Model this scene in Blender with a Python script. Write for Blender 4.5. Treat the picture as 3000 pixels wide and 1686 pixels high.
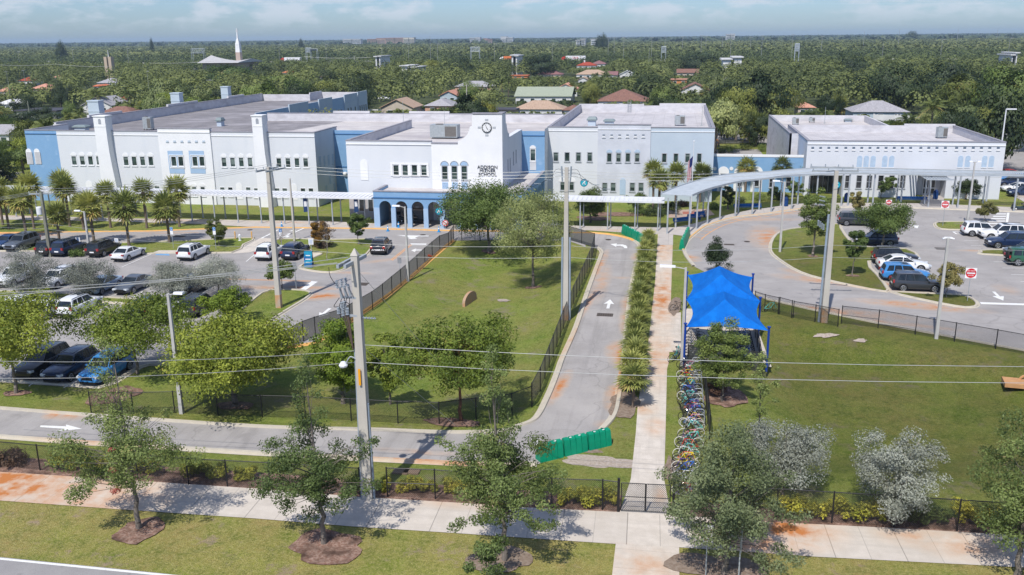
import bpy, math, random
import numpy as np
from mathutils import Vector, Matrix
R_=math.radians
SC=bpy.context.scene; COL=SC.collection
for o in list(bpy.data.objects): bpy.data.objects.remove(o)
# ---------------- camera ----------------
FPX=2650.; CU,CV=1500.,843.; H=24.2
yaw=R_(10.157); pit=R_(15.46); rol=R_(0.59)
Fv=np.array([-math.sin(yaw)*math.cos(pit), math.cos(yaw)*math.cos(pit), -math.sin(pit)])
_R0=np.array([math.cos(yaw), math.sin(yaw),0.]); _U0=np.cross(_R0,Fv)
Rv=_R0*math.cos(rol)-_U0*math.sin(rol); Uv=_R0*math.sin(rol)+_U0*math.cos(rol)
cam=bpy.data.objects.new('camera',bpy.data.cameras.new('camera')); COL.objects.link(cam)
M=Matrix.Identity(4)
for i in range(3): M[i][0]=Rv[i]; M[i][1]=Uv[i]; M[i][2]=-Fv[i]
M[2][3]=H; cam.matrix_world=M
cam.data.sensor_width=36; cam.data.lens=FPX/3000*36; cam.data.clip_start=.5; cam.data.clip_end=30000
SC.camera=cam
SC.render.resolution_x=1024; SC.render.resolution_y=575
# ---------------- world, sun, exposure ----------------
SUN_EL=R_(54); SHAZ=R_(13)            # shadows fall towards +y, a little +x
w=bpy.data.worlds.new("World"); SC.world=w; w.use_nodes=True
nt=w.node_tree; nt.nodes.clear()
def N(t,typ,**k):
    n=t.nodes.new(typ)
    for a,b in k.items():
        if a.startswith('i_'): n.inputs[a[2:].replace('_',' ')].default_value=b
        else: setattr(n,a,b)
    return n
sky=N(nt,'ShaderNodeTexSky',sky_type='NISHITA',sun_disc=False,sun_elevation=SUN_EL,altitude=50,air_density=1.0,dust_density=.6,ozone_density=2.5)
sky.sun_rotation=math.pi+SHAZ
tc=N(nt,'ShaderNodeTexCoord'); sx=N(nt,'ShaderNodeSeparateXYZ'); nt.links.new(tc.outputs['Generated'],sx.inputs[0])
cb=N(nt,'ShaderNodeMapping'); cb.inputs['Scale'].default_value=(1,1,3.2); nt.links.new(tc.outputs['Generated'],cb.inputs[0])
fd=N(nt,'ShaderNodeMapRange'); nt.links.new(sx.outputs['Z'],fd.inputs['Value']); fd.inputs['From Min'].default_value=.006; fd.inputs['From Max'].default_value=.026
no=N(nt,'ShaderNodeTexNoise'); no.inputs['Scale'].default_value=20; no.inputs['Detail'].default_value=8; no.inputs['Roughness'].default_value=.58
nt.links.new(cb.outputs[0],no.inputs['Vector'])
mr=N(nt,'ShaderNodeMapRange'); mr.inputs['From Min'].default_value=.46; mr.inputs['From Max'].default_value=.60; mr.inputs['To Max'].default_value=.65
nt.links.new(no.outputs['Fac'],mr.inputs['Value'])
mx=N(nt,'ShaderNodeMix',data_type='RGBA'); fm=N(nt,'ShaderNodeMath',operation='MULTIPLY'); nt.links.new(mr.outputs[0],fm.inputs[0]); nt.links.new(fd.outputs[0],fm.inputs[1]); nt.links.new(fm.outputs[0],mx.inputs['Factor']); 
hs=N(nt,'ShaderNodeMix',data_type='RGBA',blend_type='MULTIPLY'); hs.inputs['Factor'].default_value=1
nt.links.new(sky.outputs[0],hs.inputs[6]); hs.inputs[7].default_value=(.64,.82,1.15,1)
nt.links.new(hs.outputs[2],mx.inputs[6]); mx.inputs[7].default_value=(6.0,6.5,7.4,1)
bg=N(nt,'ShaderNodeBackground'); bg.inputs['Strength'].default_value=.1; nt.links.new(mx.outputs[2],bg.inputs[0])
wo=N(nt,'ShaderNodeOutputWorld'); nt.links.new(bg.outputs[0],wo.inputs[0])
sl=bpy.data.lights.new('sun','SUN'); sl.energy=4.2; sl.angle=R_(.55); sl.color=(1,.955,.89)
so=bpy.data.objects.new('sun',sl); COL.objects.link(so)
sd=Vector((math.sin(SHAZ)*math.cos(SUN_EL), math.cos(SHAZ)*math.cos(SUN_EL), -math.sin(SUN_EL)))
so.rotation_euler=sd.to_track_quat('-Z','Y').to_euler(); so.location=(0,-50,200)
SC.view_settings.view_transform='Standard'; SC.view_settings.look='None'; SC.view_settings.gamma=1
SC.view_settings.exposure=0.2
SC.cycles.max_bounces=5; SC.cycles.diffuse_bounces=2; SC.cycles.glossy_bounces=2; SC.cycles.transparent_max_bounces=16; SC.cycles.transmission_bounces=2
SC.cycles.use_denoising=True
# ---------------- photo measuring helpers (photo point -> world point on a known plane) ----------------
C0=np.array([0,0,H])
OFF={1:(0,60),2:(750,60),3:(1500,60),4:(2250,60),5:(0,340),6:(750,300),7:(1500,300),8:(2250,300),11:(0,640),12:(750,640),13:(1500,640),14:(2250,640),15:(0,960),16:(750,960),17:(1500,960),18:(2250,960),21:(0,1266),22:(750,1266),23:(1500,1266),24:(2250,1266)}
def ray(u,v): return Fv+Rv*(u-CU)/FPX-Uv*(v-CV)/FPX
def Q(u,v,h=0.):
    d=ray(u,v); t=(h-H)/d[2]; p=C0+d*t; return Vector((p[0],p[1],h))
def uv(r,x,y): return OFF[r][0]+x*.29115, OFF[r][1]+y*.29115
def Z(r,x,y,h=0.): return Q(*uv(r,x,y),h)
def W(r,x,y,Y):
    d=ray(*uv(r,x,y)); p=C0+d*(Y/d[1]); return Vector((p[0],Y,p[2]))
def WX(r,x,y,X):
    d=ray(*uv(r,x,y)); p=C0+d*(X/d[0]); return Vector((X,p[1],p[2]))
def proj(p):
    d=np.array(p)-C0; return CU+FPX*d.dot(Rv)/d.dot(Fv), CV-FPX*d.dot(Uv)/d.dot(Fv)
def hgt(u,v,vt):
    p=Q(u,v); lo,hi=0.,60.
    for i in range(40):
        m=(lo+hi)/2
        if proj((p[0],p[1],m))[1]>vt: lo=m
        else: hi=m
    return m
def ZH(r,x,y,r2,x2,y2):
    u,v=uv(r,x,y); return Q(u,v), hgt(u,v,uv(r2,x2,y2)[1])
# ---------------- materials ----------------
def lin(r,g,b,k=1.):
    f=lambda c:(c/255/12.92 if c<=10 else ((c/255+.055)/1.055)**2.4)*k
    return (f(r),f(g),f(b),1)
MATS={}
def newmat(name):
    m=bpy.data.materials.new(name); m.use_nodes=True; t=m.node_tree; t.nodes.clear()
    out=N(t,'ShaderNodeOutputMaterial'); b=N(t,'ShaderNodeBsdfPrincipled'); t.links.new(b.outputs[0],out.inputs[0])
    return m,t,b,out
def pm(name,c1,c2=None,scale=2.,rough=.8,metal=0.,bump=0.,lo=.35,hi=.65,detail=6,stretch=(1,1,1),obj=False,spec=.3,c3=None,s3=.2,l3=.55,h3=.75):
    """procedural paint: noise-varied colour, optional third colour in large patches"""
    if name in MATS: return MATS[name]
    m,t,b,out=newmat(name); b.inputs['Roughness'].default_value=rough; b.inputs['Metallic'].default_value=metal
    b.inputs['Specular IOR Level'].default_value=spec
    if c2 is None: c2=tuple(min(1,c*.86) for c in c1[:3])+(1,)
    if obj: co=N(t,'ShaderNodeTexCoord').outputs['Object']
    else: co=N(t,'ShaderNodeNewGeometry').outputs['Position']
    mp=N(t,'ShaderNodeMapping'); mp.inputs['Scale'].default_value=stretch; t.links.new(co,mp.inputs['Vector'])
    n=N(t,'ShaderNodeTexNoise'); n.inputs['Scale'].default_value=scale; n.inputs['Detail'].default_value=detail; n.inputs['Roughness'].default_value=.6
    t.links.new(mp.outputs[0],n.inputs['Vector'])
    r=N(t,'ShaderNodeMapRange'); r.inputs['From Min'].default_value=lo; r.inputs['From Max'].default_value=hi; t.links.new(n.outputs['Fac'],r.inputs['Value'])
    x=N(t,'ShaderNodeMix',data_type='RGBA'); t.links.new(r.outputs[0],x.inputs['Factor']); x.inputs[6].default_value=c1; x.inputs[7].default_value=c2
    last=x.outputs[2]
    if c3:
        n3=N(t,'ShaderNodeTexNoise'); n3.inputs['Scale'].default_value=s3; n3.inputs['Detail'].default_value=5; t.links.new(mp.outputs[0],n3.inputs['Vector'])
        r3=N(t,'ShaderNodeMapRange'); r3.inputs['From Min'].default_value=l3; r3.inputs['From Max'].default_value=h3; t.links.new(n3.outputs['Fac'],r3.inputs['Value'])
        x3=N(t,'ShaderNodeMix',data_type='RGBA'); t.links.new(r3.outputs[0],x3.inputs['Factor']); t.links.new(last,x3.inputs[6]); x3.inputs[7].default_value=c3
        last=x3.outputs[2]
    t.links.new(last,b.inputs['Base Color'])
    if bump:
        bp=N(t,'ShaderNodeBump'); bp.inputs['Strength'].default_value=bump; bp.inputs['Distance'].default_value=.05; t.links.new(n.outputs['Fac'],bp.inputs['Height']); t.links.new(bp.outputs[0],b.inputs['Normal'])
    m['last']=1; MATS[name]=m; return m
def blobmat(name,c1,c2,scale,rough,blobs,rust,bump=.15,joints=None,c3=None,s3=.1,streak=None):
    """ground surface with located stains: blobs=[(x,y,angle,rx,ry,strength)]"""
    m,t,b,out=newmat(name); b.inputs['Roughness'].default_value=rough; b.inputs['Specular IOR Level'].default_value=.2
    pos=N(t,'ShaderNodeNewGeometry').outputs['Position']
    def noise(s,d=6,st=None,rg=.6):
        n=N(t,'ShaderNodeTexNoise'); n.inputs['Scale'].default_value=s; n.inputs['Detail'].default_value=d; n.inputs['Roughness'].default_value=rg
        if st:
            mp=N(t,'ShaderNodeMapping'); mp.inputs['Scale'].default_value=st[0]; mp.inputs['Rotation'].default_value=(0,0,st[1]); t.links.new(pos,mp.inputs[0]); t.links.new(mp.outputs[0],n.inputs['Vector'])
        else: t.links.new(pos,n.inputs['Vector'])
        return n.outputs['Fac']
    def rng(v,a,c,o0=0.,o1=1.):
        r=N(t,'ShaderNodeMapRange'); r.inputs['From Min'].default_value=a; r.inputs['From Max'].default_value=c; r.inputs['To Min'].default_value=o0; r.inputs['To Max'].default_value=o1
        t.links.new(v,r.inputs['Value']); return r.outputs[0]
    def mixc(f,a,c,bt='MIX'):
        x=N(t,'ShaderNodeMix',data_type='RGBA',blend_type=bt); t.links.new(f,x.inputs['Factor'])
        for s,v in ((6,a),(7,c)):
            if isinstance(v,tuple): x.inputs[s].default_value=v
            else: t.links.new(v,x.inputs[s])
        return x.outputs[2]
    col=mixc(rng(noise(scale),.35,.65),c1,c2)
    if c3: col=mixc(rng(noise(s3,5),.5,.72),col,c3)
    g=lambda k:tuple(c*k for c in c1[:3])+(1,)
    col=mixc(rng(noise(28,3),.3,.5,.35,0.),col,g(.55))
    if 'asphalt' in name:
        nd=N(t,'ShaderNodeTexNoise'); nd.inputs['Scale'].default_value=.5; t.links.new(pos,nd.inputs['Vector']); vm=N(t,'ShaderNodeVectorMath',operation='MULTIPLY_ADD'); t.links.new(nd.outputs['Color'],vm.inputs[0]); vm.inputs[1].default_value=(2.5,2.5,0); t.links.new(pos,vm.inputs[2])
        vo=N(t,'ShaderNodeTexVoronoi',feature='DISTANCE_TO_EDGE'); vo.inputs['Scale'].default_value=.13; t.links.new(vm.outputs[0],vo.inputs['Vector'])
        ck=rng(vo.outputs['Distance'],.003,.009,.28,0.); col=mixc(ck,col,g(.45)); col=mixc(rng(noise(.9,4),.62,.72,0,.3),col,g(.5))
    if streak:
        st,ang,k=streak
        col=mixc(rng(noise(.5,5,(st,ang)),.5,.68,0.,k),col,g(.62))
    if joints:      # (angle, offset, period, width, strength)
        for ang,off,per,wd,k in joints:
            mp=N(t,'ShaderNodeMapping'); mp.inputs['Rotation'].default_value=(0,0,-ang); t.links.new(pos,mp.inputs[0])
            s=N(t,'ShaderNodeSeparateXYZ'); t.links.new(mp.outputs[0],s.inputs[0])
            a=N(t,'ShaderNodeMath',operation='ADD'); t.links.new(s.outputs[0],a.inputs[0]); a.inputs[1].default_value=off+1000*per
            md=N(t,'ShaderNodeMath',operation='MODULO'); t.links.new(a.outputs[0],md.inputs[0]); md.inputs[1].default_value=per
            lt=N(t,'ShaderNodeMath',operation='LESS_THAN'); t.links.new(md.outputs[0],lt.inputs[0]); lt.inputs[1].default_value=wd
            mu=N(t,'ShaderNodeMath',operation='MULTIPLY'); t.links.new(lt.outputs[0],mu.inputs[0]); mu.inputs[1].default_value=k
            col=mixc(mu.outputs[0],col,g(.3))
            fl=N(t,'ShaderNodeMath',operation='FLOOR'); dv=N(t,'ShaderNodeMath',operation='DIVIDE'); t.links.new(a.outputs[0],dv.inputs[0]); dv.inputs[1].default_value=per; t.links.new(dv.outputs[0],fl.inputs[0])
            wn=N(t,'ShaderNodeTexWhiteNoise',noise_dimensions='1D'); t.links.new(fl.outputs[0],wn.inputs['W'])
            col=mixc(rng(wn.outputs['Value'],0,1,0,.22),col,g(.72))
    if blobs:
        acc=None
        for (bx,by,an,rx,ry,k) in blobs:
            s0=N(t,'ShaderNodeVectorMath',operation='SUBTRACT'); t.links.new(pos,s0.inputs[0]); s0.inputs[1].default_value=(bx,by,0)
            ro=N(t,'ShaderNodeMapping'); ro.inputs['Rotation'].default_value=(0,0,-an); t.links.new(s0.outputs[0],ro.inputs[0])
            sc=N(t,'ShaderNodeVectorMath',operation='MULTIPLY'); t.links.new(ro.outputs[0],sc.inputs[0]); sc.inputs[1].default_value=(1/rx,1/ry,0)
            ln=N(t,'ShaderNodeVectorMath',operation='LENGTH'); t.links.new(sc.outputs[0],ln.inputs[0])
            f=rng(ln.outputs['Value'],1.,.15,0.,k)
            if acc is None: acc=f
            else:
                mm=N(t,'ShaderNodeMath',operation='MAXIMUM'); t.links.new(acc,mm.inputs[0]); t.links.new(f,mm.inputs[1]); acc=mm.outputs[0]
        nz=rng(noise(.9,7),.3,.62,.15,1.25)
        mu=N(t,'ShaderNodeMath',operation='MULTIPLY'); mu.use_clamp=True; t.links.new(acc,mu.inputs[0]); t.links.new(nz,mu.inputs[1])
        col=mixc(mu.outputs[0],col,mixc(mu.outputs[0],rust[0],rust[1]))
    t.links.new(col,b.inputs['Base Color'])
    if bump:
        bp=N(t,'ShaderNodeBump'); bp.inputs['Strength'].default_value=bump; bp.inputs['Distance'].default_value=.02; t.links.new(noise(60,3),bp.inputs['Height']); t.links.new(bp.outputs[0],b.inputs['Normal'])
    MATS[name]=m; return m
def leafmat(name,ca,cb,cc=None,trans=.3,rough=.6):
    """foliage: 'tint' attribute picks between ca..cb(..cc); a little hue drift per tree"""
    m,t,b,out=newmat(name); t.nodes.remove(b)
    a=N(t,'ShaderNodeAttribute',attribute_name='tint')
    r=N(t,'ShaderNodeValToRGB'); r.color_ramp.elements[0].color=ca; r.color_ramp.elements[1].color=cb
    if cc: e=r.color_ramp.elements.new(.985); e.color=cb; r.color_ramp.elements[-1].color=cc; r.color_ramp.elements[1].position=.9; 
    t.links.new(a.outputs['Fac'],r.inputs[0])
    oi=N(t,'ShaderNodeObjectInfo'); rr=N(t,'ShaderNodeMapRange'); rr.inputs['To Min'].default_value=.72; rr.inputs['To Max'].default_value=1.3; t.links.new(oi.outputs['Random'],rr.inputs['Value'])
    h=N(t,'ShaderNodeHueSaturation'); t.links.new(r.outputs[0],h.inputs['Color']); t.links.new(rr.outputs[0],h.inputs['Value'])
    rh=N(t,'ShaderNodeMapRange'); rh.inputs['To Min'].default_value=.515; rh.inputs['To Max'].default_value=.485; t.links.new(oi.outputs['Random'],rh.inputs['Value']); t.links.new(rh.outputs[0],h.inputs['Hue'])
    d=N(t,'ShaderNodeBsdfPrincipled'); d.inputs['Roughness'].default_value=rough; d.inputs['Specular IOR Level'].default_value=.35; t.links.new(h.outputs[0],d.inputs['Base Color'])
    tr=N(t,'ShaderNodeBsdfTranslucent'); t.links.new(h.outputs[0],tr.inputs[0])
    ms=N(t,'ShaderNodeMixShader'); ms.inputs[0].default_value=trans; t.links.new(d.outputs[0],ms.inputs[1]); t.links.new(tr.outputs[0],ms.inputs[2]); t.links.new(ms.outputs[0],out.inputs[0])
    MATS[name]=m; return m
def meshmat(name,col,period,dens,screen=0.):
    """chain link fabric: diagonal wires with real gaps (object space), screen = share of solid windscreen"""
    m,t,b,out=newmat(name); b.inputs['Base Color'].default_value=col; b.inputs['Roughness'].default_value=.5
    co=N(t,'ShaderNodeTexCoord').outputs['UV']; s=N(t,'ShaderNodeSeparateXYZ'); t.links.new(co,s.inputs[0])
    fs=[]
    for op in ('ADD','SUBTRACT'):
        a=N(t,'ShaderNodeMath',operation=op); t.links.new(s.outputs[0],a.inputs[0]); t.links.new(s.outputs[1],a.inputs[1])
        a2=N(t,'ShaderNodeMath',operation='ADD'); t.links.new(a.outputs[0],a2.inputs[0]); a2.inputs[1].default_value=100*period
        md=N(t,'ShaderNodeMath',operation='MODULO'); t.links.new(a2.outputs[0],md.inputs[0]); md.inputs[1].default_value=period
        lt=N(t,'ShaderNodeMath',operation='LESS_THAN'); t.links.new(md.outputs[0],lt.inputs[0]); lt.inputs[1].default_value=period*dens; fs.append(lt.outputs[0])
    mm=N(t,'ShaderNodeMath',operation='MAXIMUM'); t.links.new(fs[0],mm.inputs[0]); t.links.new(fs[1],mm.inputs[1]); m2=N(t,'ShaderNodeMath',operation='MAXIMUM'); t.links.new(mm.outputs[0],m2.inputs[0]); m2.inputs[1].default_value=screen
    tp=N(t,'ShaderNodeBsdfTransparent'); ms=N(t,'ShaderNodeMixShader'); t.links.new(m2.outputs[0],ms.inputs[0]); t.links.new(tp.outputs[0],ms.inputs[1]); t.links.new(b.outputs[0],ms.inputs[2]); t.links.new(ms.outputs[0],out.inputs[0])
    MATS[name]=m; return m
# ---------------- mesh builder ----------------
class MB:
    def __init__(s): s.v=[]; s.f=[]; s.m=[]; s.uv=None
    def face(s,pts,mi=0):
        n=len(s.v); s.v+= [tuple(p) for p in pts]; s.f.append(tuple(range(n,n+len(pts)))); s.m.append(mi); return s
    def box(s,x0,x1,y0,y1,z0,z1,mi=0,T=None):
        P=[(x0,y0,z0),(x1,y0,z0),(x1,y1,z0),(x0,y1,z0),(x0,y0,z1),(x1,y0,z1),(x1,y1,z1),(x0,y1,z1)]
        if T is not None: P=[tuple(T@Vector(p)) for p in P]
        n=len(s.v); s.v+=P
        for q in ((0,3,2,1),(4,5,6,7),(0,1,5,4),(1,2,6,5),(2,3,7,6),(3,0,4,7)): s.f.append(tuple(n+i for i in q)); s.m.append(mi)
        return s
    def obox(s,c,sz,rz=0,mi=0,pitch=0):
        T=Matrix.Translation(c)@Matrix.Rotation(rz,4,'Z')@Matrix.Rotation(pitch,4,'Y')
        a,b,d=[q/2 for q in sz]; return s.box(-a,a,-b,b,-d,d,mi,T)
    def tube(s,p,q,r0,r1=None,n=8,mi=0,cap=True):
        p=Vector(p);q=Vector(q); r1=r0 if r1 is None else r1
        d=(q-p)
        if d.length<1e-6: return s
        d.normalize(); a=d.orthogonal().normalized(); b=d.cross(a); k=len(s.v)
        for c,r in ((p,r0),(q,r1)):
            for i in range(n):
                t=2*math.pi*i/n; s.v.append(tuple(c+(a*math.cos(t)+b*math.sin(t))*r))
        for i in range(n):
            j=(i+1)%n; s.f.append((k+i,k+j,k+n+j,k+n+i)); s.m.append(mi)
        if cap: s.f.append(tuple(k+i for i in range(n-1,-1,-1))); s.m.append(mi); s.f.append(tuple(k+n+i for i in range(n))); s.m.append(mi)
        return s
    def path(s,pts,r,n=6,mi=0,radii=None):
        for i in range(len(pts)-1):
            ra=radii[i] if radii else r; rb=radii[i+1] if radii else r
            s.tube(pts[i],pts[i+1],ra,rb,n,mi)
        return s
    def ring(s,c,R,r,ax='y',n=20,k=5,mi=0):
        c=Vector(c); b0=len(s.v)
        for i in range(n):
            t=2*math.pi*i/n
            for j in range(k):
                u=2*math.pi*j/k; rr=R+r*math.cos(u); w=r*math.sin(u)
                p={'y':(rr*math.cos(t),w,rr*math.sin(t)),'z':(rr*math.cos(t),rr*math.sin(t),w),'x':(w,rr*math.cos(t),rr*math.sin(t))}[ax]
                s.v.append(tuple(c+Vector(p)))
        for i in range(n):
            for j in range(k):
                i2=(i+1)%n;j2=(j+1)%k
                s.f.append((b0+i*k+j,b0+i2*k+j,b0+i2*k+j2,b0+i*k+j2)); s.m.append(mi)
        return s
    def loft(s,rings,mi=0,cap=True):
        k=len(s.v); n=len(rings[0])
        for r in rings: s.v+=[tuple(p) for p in r]
        for a in range(len(rings)-1):
            for i in range(n):
                j=(i+1)%n; s.f.append((k+a*n+i,k+a*n+j,k+(a+1)*n+j,k+(a+1)*n+i)); s.m.append(mi)
        if cap:
            s.f.append(tuple(k+i for i in range(n-1,-1,-1))); s.m.append(mi)
            s.f.append(tuple(k+(len(rings)-1)*n+i for i in range(n))); s.m.append(mi)
        return s
    def prism(s,pts,z0,z1,mi=0):
        return s.loft([[(p[0],p[1],z0) for p in pts],[(p[0],p[1],z1) for p in pts]],mi)
    def lathe(s,c,prof,n=14,mi=0):
        c=Vector(c); return s.loft([[tuple(c+Vector((r*math.cos(2*math.pi*i/n),r*math.sin(2*math.pi*i/n),z))) for i in range(n)] for r,z in prof],mi)
    def mesh(s,name,mats,smooth=False,uv=None):
        me=bpy.data.meshes.new(name); me.from_pydata(s.v,[],s.f)
        for m in (mats if isinstance(mats,(list,tuple)) else [mats]): me.materials.append(m)
        if any(s.m): me.polygons.foreach_set('material_index',s.m)
        if smooth:
            me.polygons.foreach_set('use_smooth',[True]*len(me.polygons))
            me.set_sharp_from_angle(angle=R_(smooth if smooth>1 else 40))
        me.update(); return me
    def build(s,name,mats,parent=None,smooth=False,loc=None):
        return put(name,s.mesh(name,mats,smooth),parent,loc)
def put(name,me,parent=None,loc=None):
    o=bpy.data.objects.new(name,me); COL.objects.link(o)
    if parent is not None: o.parent=parent
    if loc is not None: o.location=loc
    return o
def tag(o,label=None,cat=None,group=None,kind=None):
    for k,v in (('label',label),('category',cat),('group',group),('kind',kind)):
        if v: o[k]=v
    return o
def thing(name,label,cat,loc=(0,0,0),rz=0.,group=None):
    o=bpy.data.objects.new(name,None); COL.objects.link(o); o.location=loc; o.rotation_euler=(0,0,rz); o.empty_display_size=.3
    return tag(o,label,cat,group)
KIDS={}
def kids(o): return [c for c in o.children]
def copy_tree(o,parent=None,_=0):
    c=o.copy(); COL.objects.link(c)
    if parent is not None: c.parent=parent
    for ch in list(o.children): copy_tree(ch,c)
    return c
def dup(o,loc,rz=0.,label=None,scale=None,group=None):
    c=copy_tree(o); c.location=loc; c.rotation_euler=(0,0,rz)
    if label: c['label']=label
    if group: c['group']=group
    if scale: c.scale=(scale,)*3 if not isinstance(scale,tuple) else scale
    return c
def smooth2(pts,k=6,closed=False):
    """Catmull-Rom through 2D/3D points"""
    P=[Vector(p) for p in pts]; n=len(P); o=[]
    rng=range(n if closed else n-1)
    for i in rng:
        p0=P[(i-1)%n] if closed or i>0 else P[0]; p1=P[i]; p2=P[(i+1)%n]; p3=P[(i+2)%n] if closed or i+2<n else P[-1]
        for j in range(k):
            t=j/k; o.append(.5*((2*p1)+(p2-p0)*t+(2*p0-5*p1+4*p2-p3)*t*t+(3*p1-p0-3*p2+p3)*t**3))
    if not closed: o.append(P[-1])
    return o
def text_mesh(txt,size,depth=.03,align='CENTER'):
    cu=bpy.data.curves.new('t','FONT'); cu.body=txt; cu.size=size; cu.extrude=depth; cu.align_x=align; cu.align_y='CENTER'; cu.space_line=.8
    ob=bpy.data.objects.new('t',cu); COL.objects.link(ob); dg=bpy.context.evaluated_depsgraph_get(); dg.update()
    me=bpy.data.meshes.new_from_object(ob.evaluated_get(dg)); bpy.data.objects.remove(ob); bpy.data.curves.remove(cu); return me
def text_obj(name,txt,size,mat,parent,loc,rot=(math.pi/2,0,0),depth=.03):
    me=text_mesh(txt,size,depth); me.materials.clear(); me.materials.append(mat); o=put(name,me,parent,loc); o.rotation_euler=rot; return o
# ================= GROUND =================
def sstep(a,b,x):
    t=max(0,min(1,(x-a)/(b-a))); return t*t*(3-2*t)
def inpoly(p,P):
    x,y=p[0],p[1]; c=False; j=len(P)-1
    for i in range(len(P)):
        if (P[i][1]>y)!=(P[j][1]>y) and x<(P[j][0]-P[i][0])*(y-P[i][1])/(P[j][1]-P[i][1])+P[i][0]: c=not c
        j=i
    return c
def dedge(p,P):
    q=Vector((p[0],p[1])); m=1e9
    for i in range(len(P)):
        a=Vector(P[i][:2]); b=Vector(P[(i+1)%len(P)][:2]); d=b-a; t=max(0,min(1,(q-a).dot(d)/max(d.length_squared,1e-9))); m=min(m,(a+d*t-q).length)
    return m
BAS1=[Z(*a) for a in ((12,1990,330),(12,1500,700),(12,1100,1030),(16,700,500),(16,500,800),(16,1900,870),(17,150,760),(17,260,400),(13,420,1300),(13,780,350),(13,520,260))]
BAS2=[Z(*a) for a in ((14,-300,1000),(14,700,1150),(14,1700,1290),(14,2576,1420),(18,3400,700),(24,3200,400),(24,1900,500),(24,300,480),(17,2300,1100),(17,2250,700))]
def gz(x,y):
    for P,dep in ((BAS1,1.0),(BAS2,1.3)):
        if inpoly((x,y),P): return -dep*sstep(0,5.5,dedge((x,y),P))
    return 0.
def ZG(r,x,y):
    h=0.
    for i in range(4): p=Z(r,x,y,h); h=gz(p[0],p[1])
    p[2]=h; return p
def dirt(c,k=1): return tuple(q*k for q in lin(*c)[:3])+(1,)
gm,gt,gb,_=newmat('grass')
def _n(s,d=6,r=.62,st=None):
    n=N(gt,'ShaderNodeTexNoise'); n.inputs['Scale'].default_value=s; n.inputs['Detail'].default_value=d; n.inputs['Roughness'].default_value=r
    p=gpos
    if st: mp=N(gt,'ShaderNodeMapping'); mp.inputs['Scale'].default_value=st; gt.links.new(gpos,mp.inputs[0]); p=mp.outputs[0]
    gt.links.new(p,n.inputs['Vector']); return n.outputs['Fac']
def _r(v,a,b,c=0.,d=1.):
    r=N(gt,'ShaderNodeMapRange'); r.inputs['From Min'].default_value=a; r.inputs['From Max'].default_value=b; r.inputs['To Min'].default_value=c; r.inputs['To Max'].default_value=d; gt.links.new(v,r.inputs['Value']); return r.outputs[0]
def _x(f,a,b):
    x=N(gt,'ShaderNodeMix',data_type='RGBA'); gt.links.new(f,x.inputs['Factor'])
    for s,v in ((6,a),(7,b)):
        if isinstance(v,tuple): x.inputs[s].default_value=v
        else: gt.links.new(v,x.inputs[s])
    return x.outputs[2]
gpos=N(gt,'ShaderNodeNewGeometry').outputs['Position']
c=_x(_r(_n(.35),.35,.62),(.125,.195,.018,1),(.225,.285,.045,1))
c=_x(_r(_n(.13,7,.7),.40,.60,0,.85),c,(.27,.235,.07,1))
c=_x(_r(_n(1.1,6,.75),.47,.68,0,.85),c,(.07,.125,.012,1))
c=_x(_r(_n(5,5,.8),.44,.64,0,.75),c,(.33,.36,.11,1))
c=_x(_r(_n(16,4,.85),.48,.62,0,.8),c,(.045,.062,.012,1))
c=_x(_r(_n(.3,8,.75),.56,.68,0,.85),c,(.25,.205,.15,1))
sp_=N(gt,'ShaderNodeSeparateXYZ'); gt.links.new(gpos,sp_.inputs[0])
vg=N(gt,'ShaderNodeMix',data_type='RGBA',blend_type='MULTIPLY'); gt.links.new(_r(sp_.outputs['Y'],43.5,42.5),vg.inputs['Factor']); gt.links.new(c,vg.inputs[6]); vg.inputs[7].default_value=(1.5,1.22,1.6,1); c=vg.outputs[2]
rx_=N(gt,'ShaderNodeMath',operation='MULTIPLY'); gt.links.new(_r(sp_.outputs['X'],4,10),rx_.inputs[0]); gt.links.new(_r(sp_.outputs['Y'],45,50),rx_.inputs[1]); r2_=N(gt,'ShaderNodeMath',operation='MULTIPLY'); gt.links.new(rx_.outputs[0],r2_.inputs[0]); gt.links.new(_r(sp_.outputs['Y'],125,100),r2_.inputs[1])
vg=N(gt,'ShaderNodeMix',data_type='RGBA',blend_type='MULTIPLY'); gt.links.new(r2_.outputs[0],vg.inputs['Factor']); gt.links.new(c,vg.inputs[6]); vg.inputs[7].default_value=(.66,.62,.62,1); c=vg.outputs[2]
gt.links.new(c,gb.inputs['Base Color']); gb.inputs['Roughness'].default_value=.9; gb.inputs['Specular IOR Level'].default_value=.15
bp=N(gt,'ShaderNodeBump'); bp.inputs['Strength'].default_value=.9; bp.inputs['Distance'].default_value=.12; gt.links.new(_n(14,5,.75),bp.inputs['Height']); gt.links.new(bp.outputs[0],gb.inputs['Normal'])
MATS['grass']=gm
def axis(a,b,st,far):
    m=list(np.arange(a,b+.01,st)); return [-far,-far/3,a-250,a-60,a-15]+m+[b+15,b+60,b+250,far/3,far]
xs=axis(-50,60,1.3,9000); ys=[-60,0,15]+list(np.arange(30,130,1.3))+[150,200,400,1000,3000,9000]
V=[(x,y,gz(x,y)) for y in ys for x in xs]; nx=len(xs)
F=[(j*nx+i,j*nx+i+1,(j+1)*nx+i+1,(j+1)*nx+i) for j in range(len(ys)-1) for i in range(nx-1)]
me=bpy.data.meshes.new('ground'); me.from_pydata(V,[],F); me.materials.append(gm); me.polygons.foreach_set('use_smooth',[True]*len(F)); tag(put('ground',me),kind='structure')
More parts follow.
